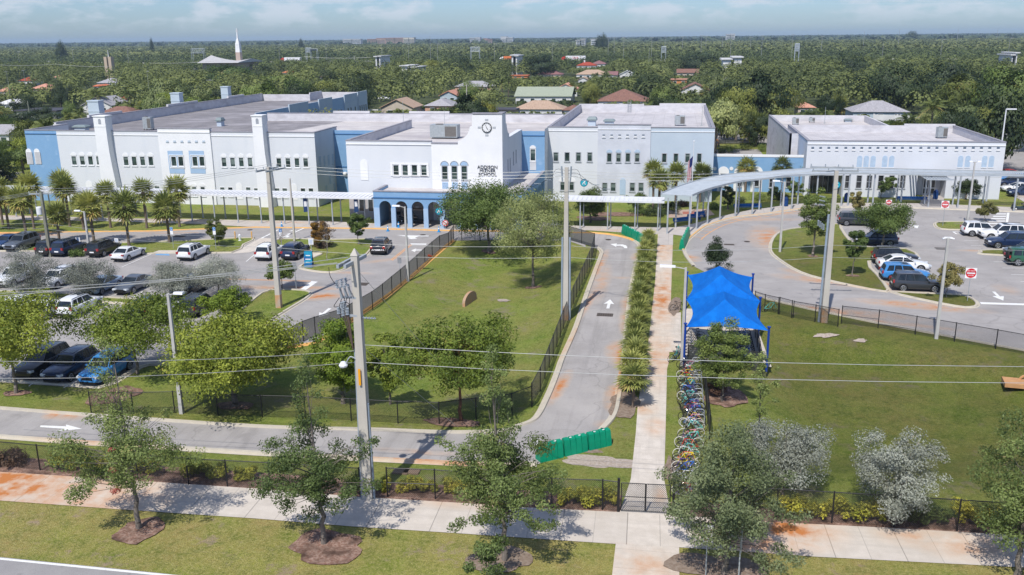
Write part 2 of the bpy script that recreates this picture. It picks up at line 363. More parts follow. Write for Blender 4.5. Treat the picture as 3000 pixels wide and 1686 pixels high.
def sheet(name,pts,z,mat,kind='structure'):
    P=[(p[0],p[1]) for p in pts]; a=sum(P[i][0]*P[(i+1)%len(P)][1]-P[(i+1)%len(P)][0]*P[i][1] for i in range(len(P)))
    if a<0: P=P[::-1]
    o=MB().face([(x,y,z) for x,y in P]).build(name,mat); return tag(o,kind=kind)
def offset(pts,d,closed=False):
    o=[]; n=len(pts)
    for i,p in enumerate(pts):
        a=pts[(i-1)%n] if closed or i>0 else pts[0]; b=pts[(i+1)%n] if closed or i<n-1 else pts[-1]
        t=Vector((b[0]-a[0],b[1]-a[1])); t=t.normalized() if t.length>1e-6 else Vector((1,0)); o.append(Vector((p[0]-t.y*d,p[1]+t.x*d,0)))
    return o
def kerb(pts,mat,wd=.2,h=.14,closed=False,z=0.,name='kerb'):
    P=[Vector((p[0],p[1],0)) for p in pts]
    prof=((-wd,0.02),(-wd*.85,h),(wd*.35,h),(wd*.6,.03),(wd*1.4,.026))
    L=[offset(P,d,closed) for d,_ in prof]; m=MB(); n=len(P)
    for i in range(n if closed else n-1):
        j=(i+1)%n
        for k in range(4):
            a,b=L[k][i],L[k][j]; c_,d_=L[k+1][j],L[k+1][i]; z0,z1=prof[k][1]+z,prof[k+1][1]+z
            m.face([(a.x,a.y,z0),(b.x,b.y,z0),(c_.x,c_.y,z1),(d_.x,d_.y,z1)])
    return tag(m.build(name,mat),kind='structure')
RUST=(dirt((212,176,138),.9),dirt((196,126,72),.8))
def bl(r,x,y,rx,ry,an=0,k=1.): p=Z(r,x,y); return (p[0],p[1],an,rx,ry,k)
conc1=(.52,.465,.40,1); conc2=(.62,.56,.49,1)
a_sw=math.atan2(*(lambda d:(d[1],d[0]))(Z(23,2000,1020)-Z(22,500,750)))
SWM=blobmat('pavement_concrete',conc2,conc1,1.2,.85,[bl(21,-100,560,5,4.6,0,1.05),bl(21,250,540,7,5,0,.85),bl(21,900,620,7,5,0,.6),bl(21,1500,600,3,2,0,.4),bl(24,150,980,3.6,2.6,0,.95),bl(23,2400,1050,3.4,2.8,0,.85),bl(24,1450,1050,2.5,1.4,0,.5),bl(24,2000,1150,3,1.8,0,.6),bl(22,2400,770,2.4,.7,0,.5),bl(23,1100,1230,1.6,1.2,0,.35),bl(22,1900,720,3,.8,0,.35)],RUST,joints=[(a_sw,.4,1.66,.035,.55),(a_sw,.4,3.32,.05,.6)],streak=((.25,3,1),0,.35))
PATHM=blobmat('path_concrete',conc2,conc1,1.5,.85,[bl(13,1530,300,2,9,0,.7),bl(13,1510,800,2,12,0,.85),bl(13,1470,1400,2,8,0,.6),bl(17,1350,200,2,7,0,.5),bl(23,1350,1350,2.5,2,0,.5),bl(17,1330,820,1.2,1.6,0,.6),bl(13,1560,600,.9,7,0,.5),bl(17,1450,1000,1.1,2,0,.5),bl(23,1500,640,.6,1.4,0,.5)],RUST,joints=[(math.pi/2,.3,1.66,.03,.45)],streak=((4,.3,1),0,.5))
asph=(.305,.287,.275,1); asph2=(.365,.345,.332,1)
LANEM=blobmat('lane_asphalt',asph2,asph,.5,.9,[bl(13,880,480,.7,9,-.04,.8),bl(13,770,850,.6,10,-.1,.65),bl(13,1120,1400,1.3,3,0,1.1),bl(13,1090,1330,1.4,3,0,1.),bl(13,1180,1000,1,6,0,.8),bl(17,1060,700,1.1,3.4,0,.9),bl(13,900,640,1.1,9,0,.5),bl(13,1160,850,.8,3,0,.65),bl(17,480,600,.7,4,-.1,.85),bl(17,1030,640,.7,1.6,0,.8),bl(13,1250,390,.8,2.5,0,.6),bl(15,560,870,.9,1.1,0,1),bl(15,700,890,1.5,1,0,.7),bl(17,950,980,1.,.9,0,.5),bl(16,1700,1260,4,.5,0,.4),bl(13,1090,600,1.8,.7,0,.35)],RUST,c3=(.40,.375,.355,1),s3=.12,streak=((2.2,.12,1),0,.55))
LOTM=blobmat('lot_asphalt',asph2,asph,.35,.9,[bl(12,620,790,3.4,1.7,.35,1),bl(12,470,700,5,.9,0,.8),bl(12,100,700,5,1,0,.6),bl(12,900,550,4,.8,0,.5),bl(5,200,1190,9,1,0,.9),bl(5,1200,1160,12,.7,0,.5),bl(14,850,650,9,2.2,-.25,.9),bl(14,1500,880,7,1.6,-.2,.8),bl(14,350,540,3,2,-.5,.6),bl(14,20,200,3.2,9,0,.8),bl(7,2400,1180,9,1.6,.1,.45),bl(14,2100,330,2.5,1,0,.5),bl(14,300,905,12,1.6,-.2,.75),bl(14,1200,1050,8,.8,-.25,.45),bl(13,1790,400,1.4,2.4,.3,.8),bl(8,200,1120,5,1.2,.3,.5),bl(12,1250,430,3,1,.7,.35),bl(14,2400,720,1.5,2.5,0,.3)],RUST,c3=(.30,.285,.28,1),s3=.07,streak=((.5,.5,1),0,.25))
KRB=blobmat('kerb_concrete',(.52,.47,.38,1),(.45,.41,.34,1),1.5,.8,[bl(15,560,840,.9,.8,0,1),bl(17,1080,520,.6,5,0,.9),bl(13,620,1200,.6,9,-.1,.5),bl(13,870,500,.6,5,0,.5),bl(16,1800,1360,9,.6,0,.7),bl(15,1000,1170,6,.5,0,.6),bl(14,900,700,9,1,-.25,.25),bl(12,60,1090,1.6,1,0,.9),bl(12,1300,820,1,12,-.8,.5)],RUST,bump=0)
YK=pm('yellow_kerb_paint',lin(226,170,88),lin(196,160,110),2,.7,lo=.3,hi=.7); WHT=pm('road_paint_white',(.74,.74,.72,1),(.6,.59,.57,1),9,.6,lo=.45,hi=.75); YEL=pm('road_paint_yellow',lin(226,160,92),lin(205,165,130),6,.6,lo=.4,hi=.75); BLUEP=pm('road_paint_blue',lin(95,150,200),lin(120,160,195),6)
MULCH=pm('mulch',(.19,.10,.07,1),(.32,.22,.17,1),9,.95,bump=.5,lo=.4,hi=.6,c3=(.07,.04,.028,1),s3=1.5,l3=.4,h3=.7); DIRTM=pm('bare_soil',(.27,.215,.17,1),(.17,.12,.085,1),5,.95,bump=.3)
# street
e0,e1=Z(21,0,1262),Z(21,1800,1443); sdv=(e1-e0).normalized(); A=e0-sdv*90; B=e1+sdv*120
sheet('road',[A,B,(B[0],-5),(A[0],-5)],.02,blobmat('street_asphalt',(.27,.26,.26,1),(.31,.30,.295,1),.6,.9,[],RUST))
l0,l1=Z(21,0,1296),Z(21,1760,1440); pv=Vector((-sdv.y,sdv.x,0)); tag(MB().face([tuple(q+Vector((0,0,.028))) for q in (l0-sdv*60-pv*.08,l1+sdv*60-pv*.08,l1+sdv*60+pv*.08,l0-sdv*60+pv*.08)]).build('road_marking',WHT),kind='structure')
# front pavement, crossing pad, path
near=[(21,0,695),(21,1200,783),(21,2576,876),(22,1000,958),(22,2080,1028),(23,500,1096),(23,1045,1132),(23,1680,1166),(23,2500,1220),(24,500,1262),(24,2500,1365)]
farr=[(21,0,405),(21,1400,497),(21,2576,575),(22,1000,655),(22,2100,722),(23,0,757),(23,1090,812),(23,1600,845),(23,2500,890),(24,0,910),(24,1260,972),(24,2400,1040)]
nr=[Z(*a) for a in near]; fr=[Z(*a) for a in farr]
def ext(P,d): a=(P[0]-P[1]).normalized(); b=(P[-1]-P[-2]).normalized(); return [P[0]+a*d]+P+[P[-1]+b*d]
nr,fr=ext(nr,40),ext(fr,40); sheet('pavement',nr+fr[::-1],.03,SWM)
def onfar(x): 
    for i in range(len(fr)-1):
        if fr[i][0]<=x<=fr[i+1][0]: t=(x-fr[i][0])/(fr[i+1][0]-fr[i][0]); return fr[i][1]*(1-t)+fr[i+1][1]*t
    return fr[-1][1]
sheet('path',[Z(23,1043,1134)-Vector((0,-.3,0)),Z(23,1682,1168)+Vector((0,.3,0)),Z(23,1684,1443)-Vector((0,6,0)),Z(23,1010,1443)-Vector((0,6,0))],.024,PATHM)
pl=[(23,1080,826),(23,1195,480),(23,1247,0),(17,1262,820),(17,1310,480),(13,1350,1443),(13,1440,640),(13,1468,160)]
pr_=[(23,1602,856),(23,1530,480),(23,1545,0),(17,1560,420),(13,1580,1443),(13,1607,560),(13,1622,160)]
sheet('path',[Z(*a) for a in pl]+[Z(*a) for a in pr_[::-1]],.026,PATHM)
sheet('pavement',[Z(*a) for a in ((13,1589,950),(13,1700,950),(13,1700,1350),(13,1577,1350))],.03,PATHM)
# mulch bed along the front fence + hedge foot
sheet('ground',[(p[0],p[1]) for p in fr[:8]]+[(p[0]+.0,p[1]+1.9) for p in fr[7::-1]],.012,MULCH)
sheet('ground',[(p[0],p[1]) for p in fr[8:]]+[(p[0],p[1]+1.5) for p in fr[:7:-1]],.012,MULCH)
# drive and lane
FARK=[(15,-900,745),(15,0,815),(15,840,880),(15,2576,998),(16,1140,1030),(16,2030,1058),(16,2576,1030),(17,45,998),(17,150,965),(17,230,925),(17,285,855),(17,330,765),(17,400,610),(17,470,425),(13,510,1410),(13,650,1090),(13,750,780),(13,830,560),(13,895,385),(13,905,345),(13,880,312),(13,835,292)]
NEARK=[(15,-900,1030),(15,0,1105),(15,860,1168),(15,2576,1272),(16,1070,1328),(16,2080,1380),(17,-200,1365),(17,250,1385)]
RK=[(17,905,1030),(17,1000,925),(17,1050,810),(17,1085,600),(17,1122,390),(13,1140,1340),(13,1165,1050),(13,1205,700),(13,1260,450),(13,1300,340),(13,1285,275),(13,1200,215),(13,1000,168),(13,740,146)]
fk=smooth2([Z(*a) for a in FARK],4); nk=[Z(*a) for a in NEARK]; rk=smooth2([Z(*a) for a in RK],4)
sheet('road',fk+[Z(13,560,225),Z(13,560,140)]+rk[::-1]+nk[::-1],.020,LANEM)
kerb(offset(fk,.0),KRB); kerb(nk[::-1],KRB); kerb(rk[:-9],KRB); kerb(rk[-10:],YK)
# left car park and loop road
LN=[(11,-900,160),(11,0,150),(11,1500,132),(11,2576,94),(12,500,101),(12,1150,108),(12,1900,128),(13,0,136),(13,740,150)]
LS=[(13,740,290),(13,560,226),(12,2400,222),(12,1985,226),(12,1905,290),(12,1560,592),(12,1340,772),(12,1030,985),(12,880,1090),(12,600,1260),(15,1900,380),(15,1750,374),(15,1500,378),(15,1400,410),(15,1300,465),(15,1150,560),(15,1010,607),(15,30,540),(15,-500,510)]
ln=[Z(*a) for a in LN]; ls=[Z(*a) for a in LS]
sheet('parking_lot',ln+ls,.024,LOTM); kerb(ln[:5],YK); kerb(ln[4:],YK); kerb(ls[3:11],YK); kerb(ls[10:],KRB)
# right car park
RA=[(13,1830,485),(13,1770,410),(13,1740,360),(13,1728,300),(13,1765,230),(13,1835,165),(13,1930,95),(7,2020,1225),(7,2180,1177),(7,2350,1150),(7,2576,1126),(8,250,1088),(8,450,1072),(8,800,1062),(8,1300,1064),(8,1900,1085),(8,2576,1110)]
RB=[(14,2900,1405),(14,2576,1335),(14,1100,1060),(14,400,915),(14,0,820),(13,2430,760),(13,2150,640),(13,1950,550)]
ra=smooth2([Z(*a) for a in RA],4); rb=[Z(*a) for a in RB]
sheet('parking_lot',ra+[Vector((95,ra[-1][1],0)),Vector((95,rb[0][1]-4,0))]+rb,.022,LOTM)
kerb(ra[::-1],KRB); kerb(ra[10:52][::-1],YK,wd=.16,h=.147); kerb(rb[::-1],KRB,wd=.16)
sheet('parking_lot',[Z(8,2375,480),Vector((120,Z(8,2375,480)[1]+30,0)),Vector((120,Z(8,2576,1000)[1],0)),Z(8,2576,1000),Z(8,2330,860)],.025,LOTM)
sheet('parking_lot',[Vector((8,176,0)),Vector((18.5,176,0)),Vector((18.5,205,0)),Vector((8,205,0))],.025,LOTM)
# islands
def island(pts,k=3,closed=True,lab=None):
    P=smooth2([Z(*a) for a in pts],k,True); a=sum(P[i][0]*P[(i+1)%len(P)][1]-P[(i+1)%len(P)][0]*P[i][1] for i in range(len(P)))
    if a<0: P=P[::-1]
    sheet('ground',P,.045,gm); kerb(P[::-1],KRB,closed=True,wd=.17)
island([(11,-900,275),(11,500,266),(11,1500,243),(11,2100,218),(11,2560,200),(11,2450,270),(11,2330,350),(11,1600,352),(11,1440,365),(11,900,335),(11,-900,330)],2)
island([(12,150,280),(12,245,214),(12,800,217),(12,1180,222),(12,1110,370),(12,1000,450),(12,900,515),(12,770,548),(12,600,540),(12,450,508),(12,470,470),(12,570,405),(12,660,362),(12,535,355),(12,540,325),(12,250,300)])
island([(12,0,800),(12,110,740),(12,190,722),(12,450,728),(12,550,755),(12,500,815),(12,280,950),(12,80,1080),(12,-130,1180),(12,-350,1130)])
island([(11,-400,725),(11,300,745),(11,700,765),(11,1000,795),(11,1600,835),(11,1700,870),(11,1500,885),(11,700,820),(11,-400,770)],2)
island([(14,25,300),(14,50,210),(14,140,130),(14,350,95),(14,690,60),(14,730,100),(14,780,180),(14,860,255),(14,985,290),(14,1390,312),(14,1510,395),(14,1380,420),(14,1010,442),(14,1100,575),(14,1210,728),(14,1120,735),(14,900,695),(14,540,615),(14,330,550),(14,180,467),(14,50,370)],2)
island([(14,1235,745),(14,1500,756),(14,1800,768),(14,1980,784),(14,2080,830),(14,2105,880),(14,2040,903),(14,1880,890),(14,1500,815)],2)
island([(14,1680,60),(14,1750,40),(14,2010,42),(14,2030,80),(14,2010,118),(14,1740,112)]); island([(14,2145,345),(14,2200,322),(14,2800,318),(14,2800,385),(14,2180,368)])
# pavements by the building
PAVM=blobmat('walk_concrete',(.50,.46,.42,1),(.43,.39,.36,1),1.,.85,[bl(5,200,1010,6,.8,0,.5),bl(5,1700,1050,8,.9,0,.5),bl(6,300,1210,6,1,0,.4),bl(7,1000,1290,4,1,0,.4)],RUST,joints=[(0,.2,2.2,.05,.4)])
sheet('pavement',[Z(*a) for a in ((5,-600,985),(5,0,1000),(5,1300,1035),(5,2000,1040),(5,2576,1055),(6,600,1195),(6,1190,1222),(6,1200,1150),(7,0,1180),(7,690,1248),(7,1630,1262),(7,1760,1240),(7,1900,1205),(7,2100,1150),(7,2400,1085),(7,2576,1062),(8,300,1022),(8,800,1015),(8,1530,1020),(8,1560,925),(8,1780,928),(8,1760,1028),(8,2576,1062))]+[Z(*a) for a in RA[4:][::-1]]+[Z(7,1750,1350),Z(7,1620,1335),Z(7,1620,1440),Z(7,1465,1440),Z(7,1480,1335),Z(13,740,122),Z(13,740,146)]+[Z(*a) for a in ((13,0,132),(12,1900,124),(12,1150,104),(12,500,97),(11,2576,91),(5,2000,1090),(5,1000,1060),(5,0,1045),(5,-600,1040))],.032,PAVM)
sheet('path',[Z(*a) for a in ((12,40,203),(12,240,206),(12,130,285),(12,-60,345),(12,-240,360))],.034,PATHM)
sheet('path',[Z(*a) for a in ((12,560,407),(12,660,362),(12,535,355),(12,525,395))],.052,PATHM); sheet('path',[Z(*a) for a in ((11,1530,352),(11,1600,327),(11,1850,327),(11,1860,352))],.052,PATHM); sheet('road_marking',[Z(*a) for a in ((11,1565,372),(11,1570,360),(11,1700,362),(11,1710,378))],.03,BLUEP)
sheet('pavement',[Z(*a) for a in ((8,2330,865),(8,2400,860),(8,2576,960),(8,2576,1005))],.034,PAVM)
sheet('pavement',[Z(*a) for a in ((7,1560,1090),(7,1980,1075),(7,2040,1135),(7,1900,1160),(7,1560,1165))],.036,pm('plaza_brick',(.36,.25,.20,1),(.45,.36,.30,1),3)); sheet('pavement',[Z(*a) for a in ((7,1715,1105),(7,1845,1102),(7,1850,1125),(7,1720,1130))],.044,pm('plaza_inlay',(.38,.14,.10,1)))
def bed(r,x,y,rx,ry,m=MULCH,z=.055,seed=0):
    c=ZG(r,x,y); rr=random.Random(seed+int(x)); P=[]
    for i in range(22):
        t=i/22*2*math.pi; k=1+rr.uniform(-.09,.09)+.14*math.sin(2*t+x)+.07*math.sin(5*t+y); P.append((c[0]+rx*k*math.cos(t),c[1]+ry*k*math.sin(t)))
    m_=MB(); b=[(px,py,gz(px,py)+z) for px,py in P]; m_.face(b); return tag(m_.build('ground',m),kind='structure')
bed(21,1400,1000,1.25,1.15); bed(22,720,1160,1.95,1.45); bed(22,2450,1290,1.6,1.1,DIRTM); bed(23,2050,1360,2.1,1.1,DIRTM); bed(15,1150,690,1.6,1.8); bed(15,2370,790,1.2,.8); bed(16,1990,960,2.2,.6); bed(13,215,700,.8,.6); bed(12,2340,405,.8,.6); bed(17,1130,780,1.1,2.2,DIRTM); bed(7,1050,1130,3.6,1.6); bed(7,820,1170,2.5,1.6); bed(14,850,582,.6,.5); bed(14,450,385,.6,.5); bed(17,2150,700,1.3,2.2); bed(15,170,665,.9,.6); bed(13,1640,890,.55,3,DIRTM)
def patch(r,x,y,rx,ry,m,seed,n=30,z=.012):
    rr=random.Random(seed); c=ZG(r,x,y); k=[rr.uniform(.55,1.25) for _ in range(n)]; k=[(k[i]+k[(i+1)%n]+.5*k[i-1])/2.5 for i in range(n)]
    b=[]
    for i in range(n):
        t=i/n*2*math.pi; px=c[0]+rx*k[i]*math.cos(t); py=c[1]+ry*k[i]*math.sin(t); b.append((px,py,gz(px,py)+z))
    m_=MB().face(b); tag(m_.build('ground',m),kind='structure')
SAND=pm('sandy_soil',(.42,.36,.31,1),(.30,.24,.19,1),6,.95)
patch(18,580,165,1.1,.4,SAND,1,z=.05); patch(18,930,160,.5,.35,SAND,2,z=.05); patch(23,900,300,2.4,.9,SAND,3); patch(17,780,1240,1.1,.3,DIRTM,4); patch(23,1590,370,.35,1.6,DIRTM,5); patch(12,2490,830,.7,.5,SAND,6,z=.05); patch(22,2400,1200,1,.5,DIRTM,7)
# road markings
def marks(polys,m=WHT,z=.036):
    for P in polys: sheet('road_marking',[Z(*a) for a in P],z,m)
marks([[(15,410,990),(15,665,1000),(15,668,982),(15,830,1026),(15,565,1048),(15,655,1025),(15,402,1008)],
 [(13,987,820),(13,1028,868),(13,992,864),(13,980,912),(13,948,912),(13,962,862),(13,922,865)],
 [(12,730,908),(12,760,912),(12,705,955),(12,748,962),(12,632,1000),(12,638,950),(12,668,958)],
 [(12,1420,174),(12,1740,178),(12,1735,186),(12,1640,184),(12,1600,198),(12,1625,208),(12,1560,213),(12,1520,200),(12,1550,196),(12,1490,184)],
 [(12,1560,326),(12,1615,306),(12,1605,318),(12,1670,318),(12,1665,328),(12,1610,328),(12,1598,343)],
 [(14,2255,742),(14,2285,742),(14,2335,790),(14,2372,788),(14,2368,833),(14,2255,788),(14,2300,785)],
 [(14,1445,68),(14,1490,78),(14,1518,76),(14,1505,104),(14,1450,90),(14,1470,86)],
 [(12,440,722),(12,500,726),(12,622,642),(12,560,636)],[(12,1552,256),(12,1718,258),(12,1712,270),(12,1562,268)],[(14,2130,848),(14,2576,862),(14,2900,870),(14,2900,892),(14,2576,880),(14,2145,868)],
 [(17,190,1130),(17,240,1135),(17,350,1190),(17,300,1205),(17,190,1170)],
 [(14,1845,135),(14,1860,133),(14,1905,158),(14,1980,158),(14,1980,162),(14,1890,162)],[(14,1845,135),(14,1855,133),(14,1985,148),(14,1985,154)]])
c1=[(13,990,263),(13,1055,256),(13,1052,268),(13,1110,266),(13,1145,275),(13,1160,290),(13,1158,305),(13,1130,304),(13,1120,290),(13,1092,280),(13,1050,280),(13,1048,292)]; marks([c1])
for y0,y1 in ((122,134),(152,166),(182,196)):
    k=(y0-100)*.9; marks([[(12,230-k*1.1+160,y0),(12,430-k*1.2,y0),(12,410-k*1.2,y1),(12,220-k*1.1+130,y1)]])
marks([[(12,215,118),(12,235,118),(12,65,205),(12,42,205)],[(12,470,104),(12,488,104),(12,262,205),(12,240,204)]])
for i in range(5): marks([[(8,2290-i*20,1122+i*24),(8,2400-i*4,1122+i*24),(8,2395-i*4,1133+i*24),(8,2280-i*20,1132+i*24)]])
marks([[(8,2405,1115),(8,2430,1115),(8,2415,1225),(8,2388,1225)]])
# stall lines, yellow lines
def lines(segs,wd,m,z=.036):
    for a,b in segs:
        p,q=Z(*a),Z(*b); d=(q-p).normalized(); n=Vector((-d.y,d.x,0))*wd/2
        tag(MB().face([tuple(v+Vector((0,0,z))) for v in (p-n,q-n,q+n,p+n)]).build('road_marking',m),kind='structure')
lines([((11,1060,468),(11,1190,425)),((11,1225,495),(11,1525,362)),((14,1285,203),(14,1330,205)),((14,1285,258),(14,1355,258)),((14,1975,225),(14,2120,228)),((14,2040,277),(14,2160,277)),((14,2272,442),(14,2420,442)),((14,2358,504),(14,2576,506)),((14,2445,570),(14,2576,572)),((14,2540,640),(14,2640,642)),((14,1745,697),(14,1825,700)),((14,1205,676),(14,1300,676)),((15,290,595),(15,420,500)),((15,640,612),(15,800,530)),((11,1900,835),(11,2110,715)),((11,1340,800),(11,1440,740)),((11,1050,810),(11,1180,765)),((12,-100,440),(12,30,330))],.1,WHT)
lines([((12,1355,424),(12,1552,268)),((12,1372,428),(12,1568,270)),((12,-300,610),(12,555,632)),((12,-300,618),(12,550,640)),((11,1500,160),(11,2000,145)),((11,100,200),(11,400,180))],.11,YEL)
inn=[(7,1900,1388),(7,1960,1335),(7,2050,1280),(7,2150,1235),(7,2300,1190),(7,2450,1165),(7,2576,1152),(8,200,1112),(8,330,1098)]
ip=smooth2([Z(*a) for a in inn],4); o1=offset(ip,-.06); o2=offset(ip,.06)
tag(MB().face([(q.x,q.y,.034) for q in o1]+[(q.x,q.y,.034) for q in o2[::-1]]).build('road_marking',YEL),kind='structure')
for i in range(2,len(ip)-1,2):
    p=ip[i]; d=(ip[i+1]-ip[i-1]).normalized(); n=Vector((-d.y,d.x,0)); q=p+n*1.6; t=d*.06
    tag(MB().face([(v.x,v.y,.038) for v in (p-t,p+t,q+t,q-t)]).build('road_marking',YEL),kind='structure')
# drains and manholes
IRON=pm('cast_iron',(.035,.03,.028,1),(.08,.055,.04,1),8,.7)
def drain(r,x,y,wx,wy,rz=0):
    p=Z(r,x,y); o=thing('storm_drain','dark cast iron storm drain grate '+DRL.pop(0),'drain',(p[0],p[1],.03),rz,'storm drain grates')
    m=MB(); m.box(-wx/2,wx/2,-wy/2,wy/2,0,.012); m.build('grate',IRON,o)
    f=MB(); n=7
    for i in range(n): f.box(-wx/2+wx*(i+.1)/n,-wx/2+wx*(i+.75)/n,-wy*.42,wy*.42,.012,.02)
    f.build('grate_bar',pm('iron_worn',(.10,.085,.075,1)),o)
DRL=['in the lane behind the white straight arrow','in the loop road near the palm row','in the exit lane beside the windscreen fence','in the right car park near the navy car','at the left edge of the right loop road']
drain(13,935,975,1.45,.9); drain(5,1805,1215,1.6,.9); drain(12,1065,665,1.3,1.1); drain(14,1740,308,1.2,1); drain(13,2185,267,1.2,.7)
for (r,x,y,l) in ((13,970,218,'near the top of the palm-lined lane'),(13,2365,238,'in the right loop road'),(5,2515,1150,'in the loop road by the yellow kerb'),(12,1680,170,'beside the painted arrow before the arcade')):
    p=Z(r,x,y); tag(MB().lathe((0,0,0),[(.36,0),(.36,.012),(.0,.014)],18).build('manhole_cover',IRON,loc=(p[0],p[1],.032)),'round dark manhole cover '+l,'manhole cover','manhole covers')
# ================= SCHOOL =================
PALE=pm('stucco_pale',(.64,.655,.68,1),(.60,.62,.65,1),.35,.85,stretch=(1,1,.25),lo=.3,hi=.7,c3=(.56,.59,.63,1),s3=.45,l3=.52,h3=.8)
WHITE=pm('stucco_white',(.76,.76,.765,1),(.71,.715,.725,1),.5,.85)
PALEB=pm('stucco_pale_blue',(.47,.54,.61,1),(.44,.51,.585,1),.4,.85)
BLUE=pm('stucco_blue',(.175,.325,.52,1),(.205,.355,.545,1),.8,.8,c3=(.33,.47,.64,1),s3=.6,l3=.6,h3=.82)
BLUEL=pm('stucco_light_blue',(.34,.47,.64,1),(.31,.44,.60,1),.8,.8)
BLUED=pm('paint_deep_blue',(.06,.17,.36,1),None,1)
COPE=pm('coping_metal',(.30,.29,.32,1),(.24,.235,.26,1),1.5,.6)
PARI=pm('parapet_inner',(.60,.59,.61,1),(.50,.49,.51,1),.7,.85,stretch=(1,1,2.5),c3=(.40,.385,.40,1),s3=.25)
FRAME=pm('window_frame',(.78,.79,.80,1),None,3,.5); FRAMEG=pm('window_frame_grey',(.42,.44,.47,1),None,3,.5)
def glass(name,c=(.018,.032,.030,1),c2=(.045,.075,.068,1)):
    m,t,b,o=newmat(name); b.inputs['Roughness'].default_value=.12; b.inputs['Specular IOR Level'].default_value=.6
    pos=N(t,'ShaderNodeNewGeometry').outputs['Position']; n=N(t,'ShaderNodeTexNoise'); n.inputs['Scale'].default_value=.9; n.inputs['Detail'].default_value=2; t.links.new(pos,n.inputs['Vector'])
    r=N(t,'ShaderNodeMapRange'); r.inputs['From Min'].default_value=.42; r.inputs['From Max'].default_value=.58; t.links.new(n.outputs['Fac'],r.inputs[0]); x=N(t,'ShaderNodeMix',data_type='RGBA'); t.links.new(r.outputs[0],x.inputs['Factor']); x.inputs[6].default_value=c; x.inputs[7].default_value=c2; t.links.new(x.outputs[2],b.inputs['Base Color']); return m
GLASS=glass('window_glass'); DGLASS=glass('tall_window_glass',(.02,.022,.026,1),(.05,.055,.06,1)); BLIND=pm('roller_blind',(.15,.19,.175,1),None,2,.6)
ROOFD=blobmat('roof_membrane_dark',(.27,.255,.26,1),(.18,.17,.18,1),.5,.9,[],RUST,c3=(.36,.34,.36,1),s3=.12,streak=((.06,.9,1),0,.9),bump=0)
ROOFL=blobmat('roof_membrane_light',(.58,.55,.53,1),(.46,.43,.425,1),.3,.9,[],RUST,c3=(.38,.35,.36,1),s3=.12,streak=((.1,.6,1),0,.45),bump=0)
ROOFG=blobmat('roof_membrane_seamed',(.56,.54,.55,1),(.47,.45,.465,1),.6,.9,[],RUST,joints=[(0,0,1.9,.09,.28),(math.pi/2,0,3.4,.07,.2)],c3=(.38,.36,.375,1),s3=.15,bump=0)
school=thing('school_building','long white and blue two storey stucco building with flat roofs, arcade and clock tower','building',(-40,130,0))
SO=Vector((-40,130,0))
SPLIT={'pilaster','wall','blind_arch','blind_panel','coping','vent_block','window_arch','vent_opening','moulding','parapet','sill','wall_panel','spandrel','louvre_panel','notice_board','clock_ornament','roof','glazing','window_surround'}
def pieces(m):
    pa={}
    def find(a):
        while pa.setdefault(a,a)!=a: pa[a]=pa[pa[a]]; a=pa[a]
        return a
    ks=[tuple(round(c,2) for c in v) for v in m.v]
    for f in m.f:
        r=find(ks[f[0]])
        for i in f[1:]: pa[find(ks[i])]=r
    g={}
    for f,mi in zip(m.f,m.m): g.setdefault(find(ks[f[0]]),[]).append((f,mi))
    out=[]
    for fs in g.values():
        q=MB(); mp={}
        for f,mi in fs:
            for i in f:
                if i not in mp: mp[i]=len(q.v); q.v.append(m.v[i])
            q.f.append(tuple(mp[i] for i in f)); q.m.append(mi)
        out.append(q)
    return out
def bb(m,name,mats,par=school,smooth=False):
    """mesh built in world coordinates, parented to a building root; separate pieces become separate parts"""
    if name in SPLIT:
        o=None
        for q in pieces(m): o=q.build(name,mats,None,smooth); o.parent=par; o.matrix_parent_inverse=Matrix.Translation(-par.location)
        return o
    o=m.build(name,mats,None,smooth); o.parent=par; o.matrix_parent_inverse=Matrix.Translation(-par.location); return o
def cells(a0,a1,hs): 
    s=sorted(set([a0,a1]+[h for h in hs if a0<h<a1])); return list(zip(s[:-1],s[1:]))
def facade(m,x0,x1,z0,z1,y,holes,dep=.22,mi=0,fl=False):
    """wall face towards -y with real rectangular openings and reveals"""
    F=lambda x,z,yy:(yy,x,z) if fl else (x,yy,z)
    for a,b in cells(x0,x1,[v for h in holes for v in (h[0],h[1])]):
        for c,d in cells(z0,z1,[v for h in holes for v in (h[2],h[3])]):
            cx,cz=(a+b)/2,(c+d)/2
            if any(h[0]<cx<h[1] and h[2]<cz<h[3] for h in holes): continue
            P=[F(a,c,y),F(b,c,y),F(b,d,y),F(a,d,y)]; m.face(P,mi)
    s=-1 if fl else 1
    for h in holes:
        a,b,c,d=h[:4]; y2=y+dep*s
        for P in ([F(a,c,y),F(a,c,y2),F(a,d,y2),F(a,d,y)],[F(b,c,y),F(b,d,y),F(b,d,y2),F(b,c,y2)],[F(a,d,y),F(a,d,y2),F(b,d,y2),F(b,d,y)],[F(a,c,y),F(b,c,y),F(b,c,y2),F(a,c,y2)]): m.face(P,mi)
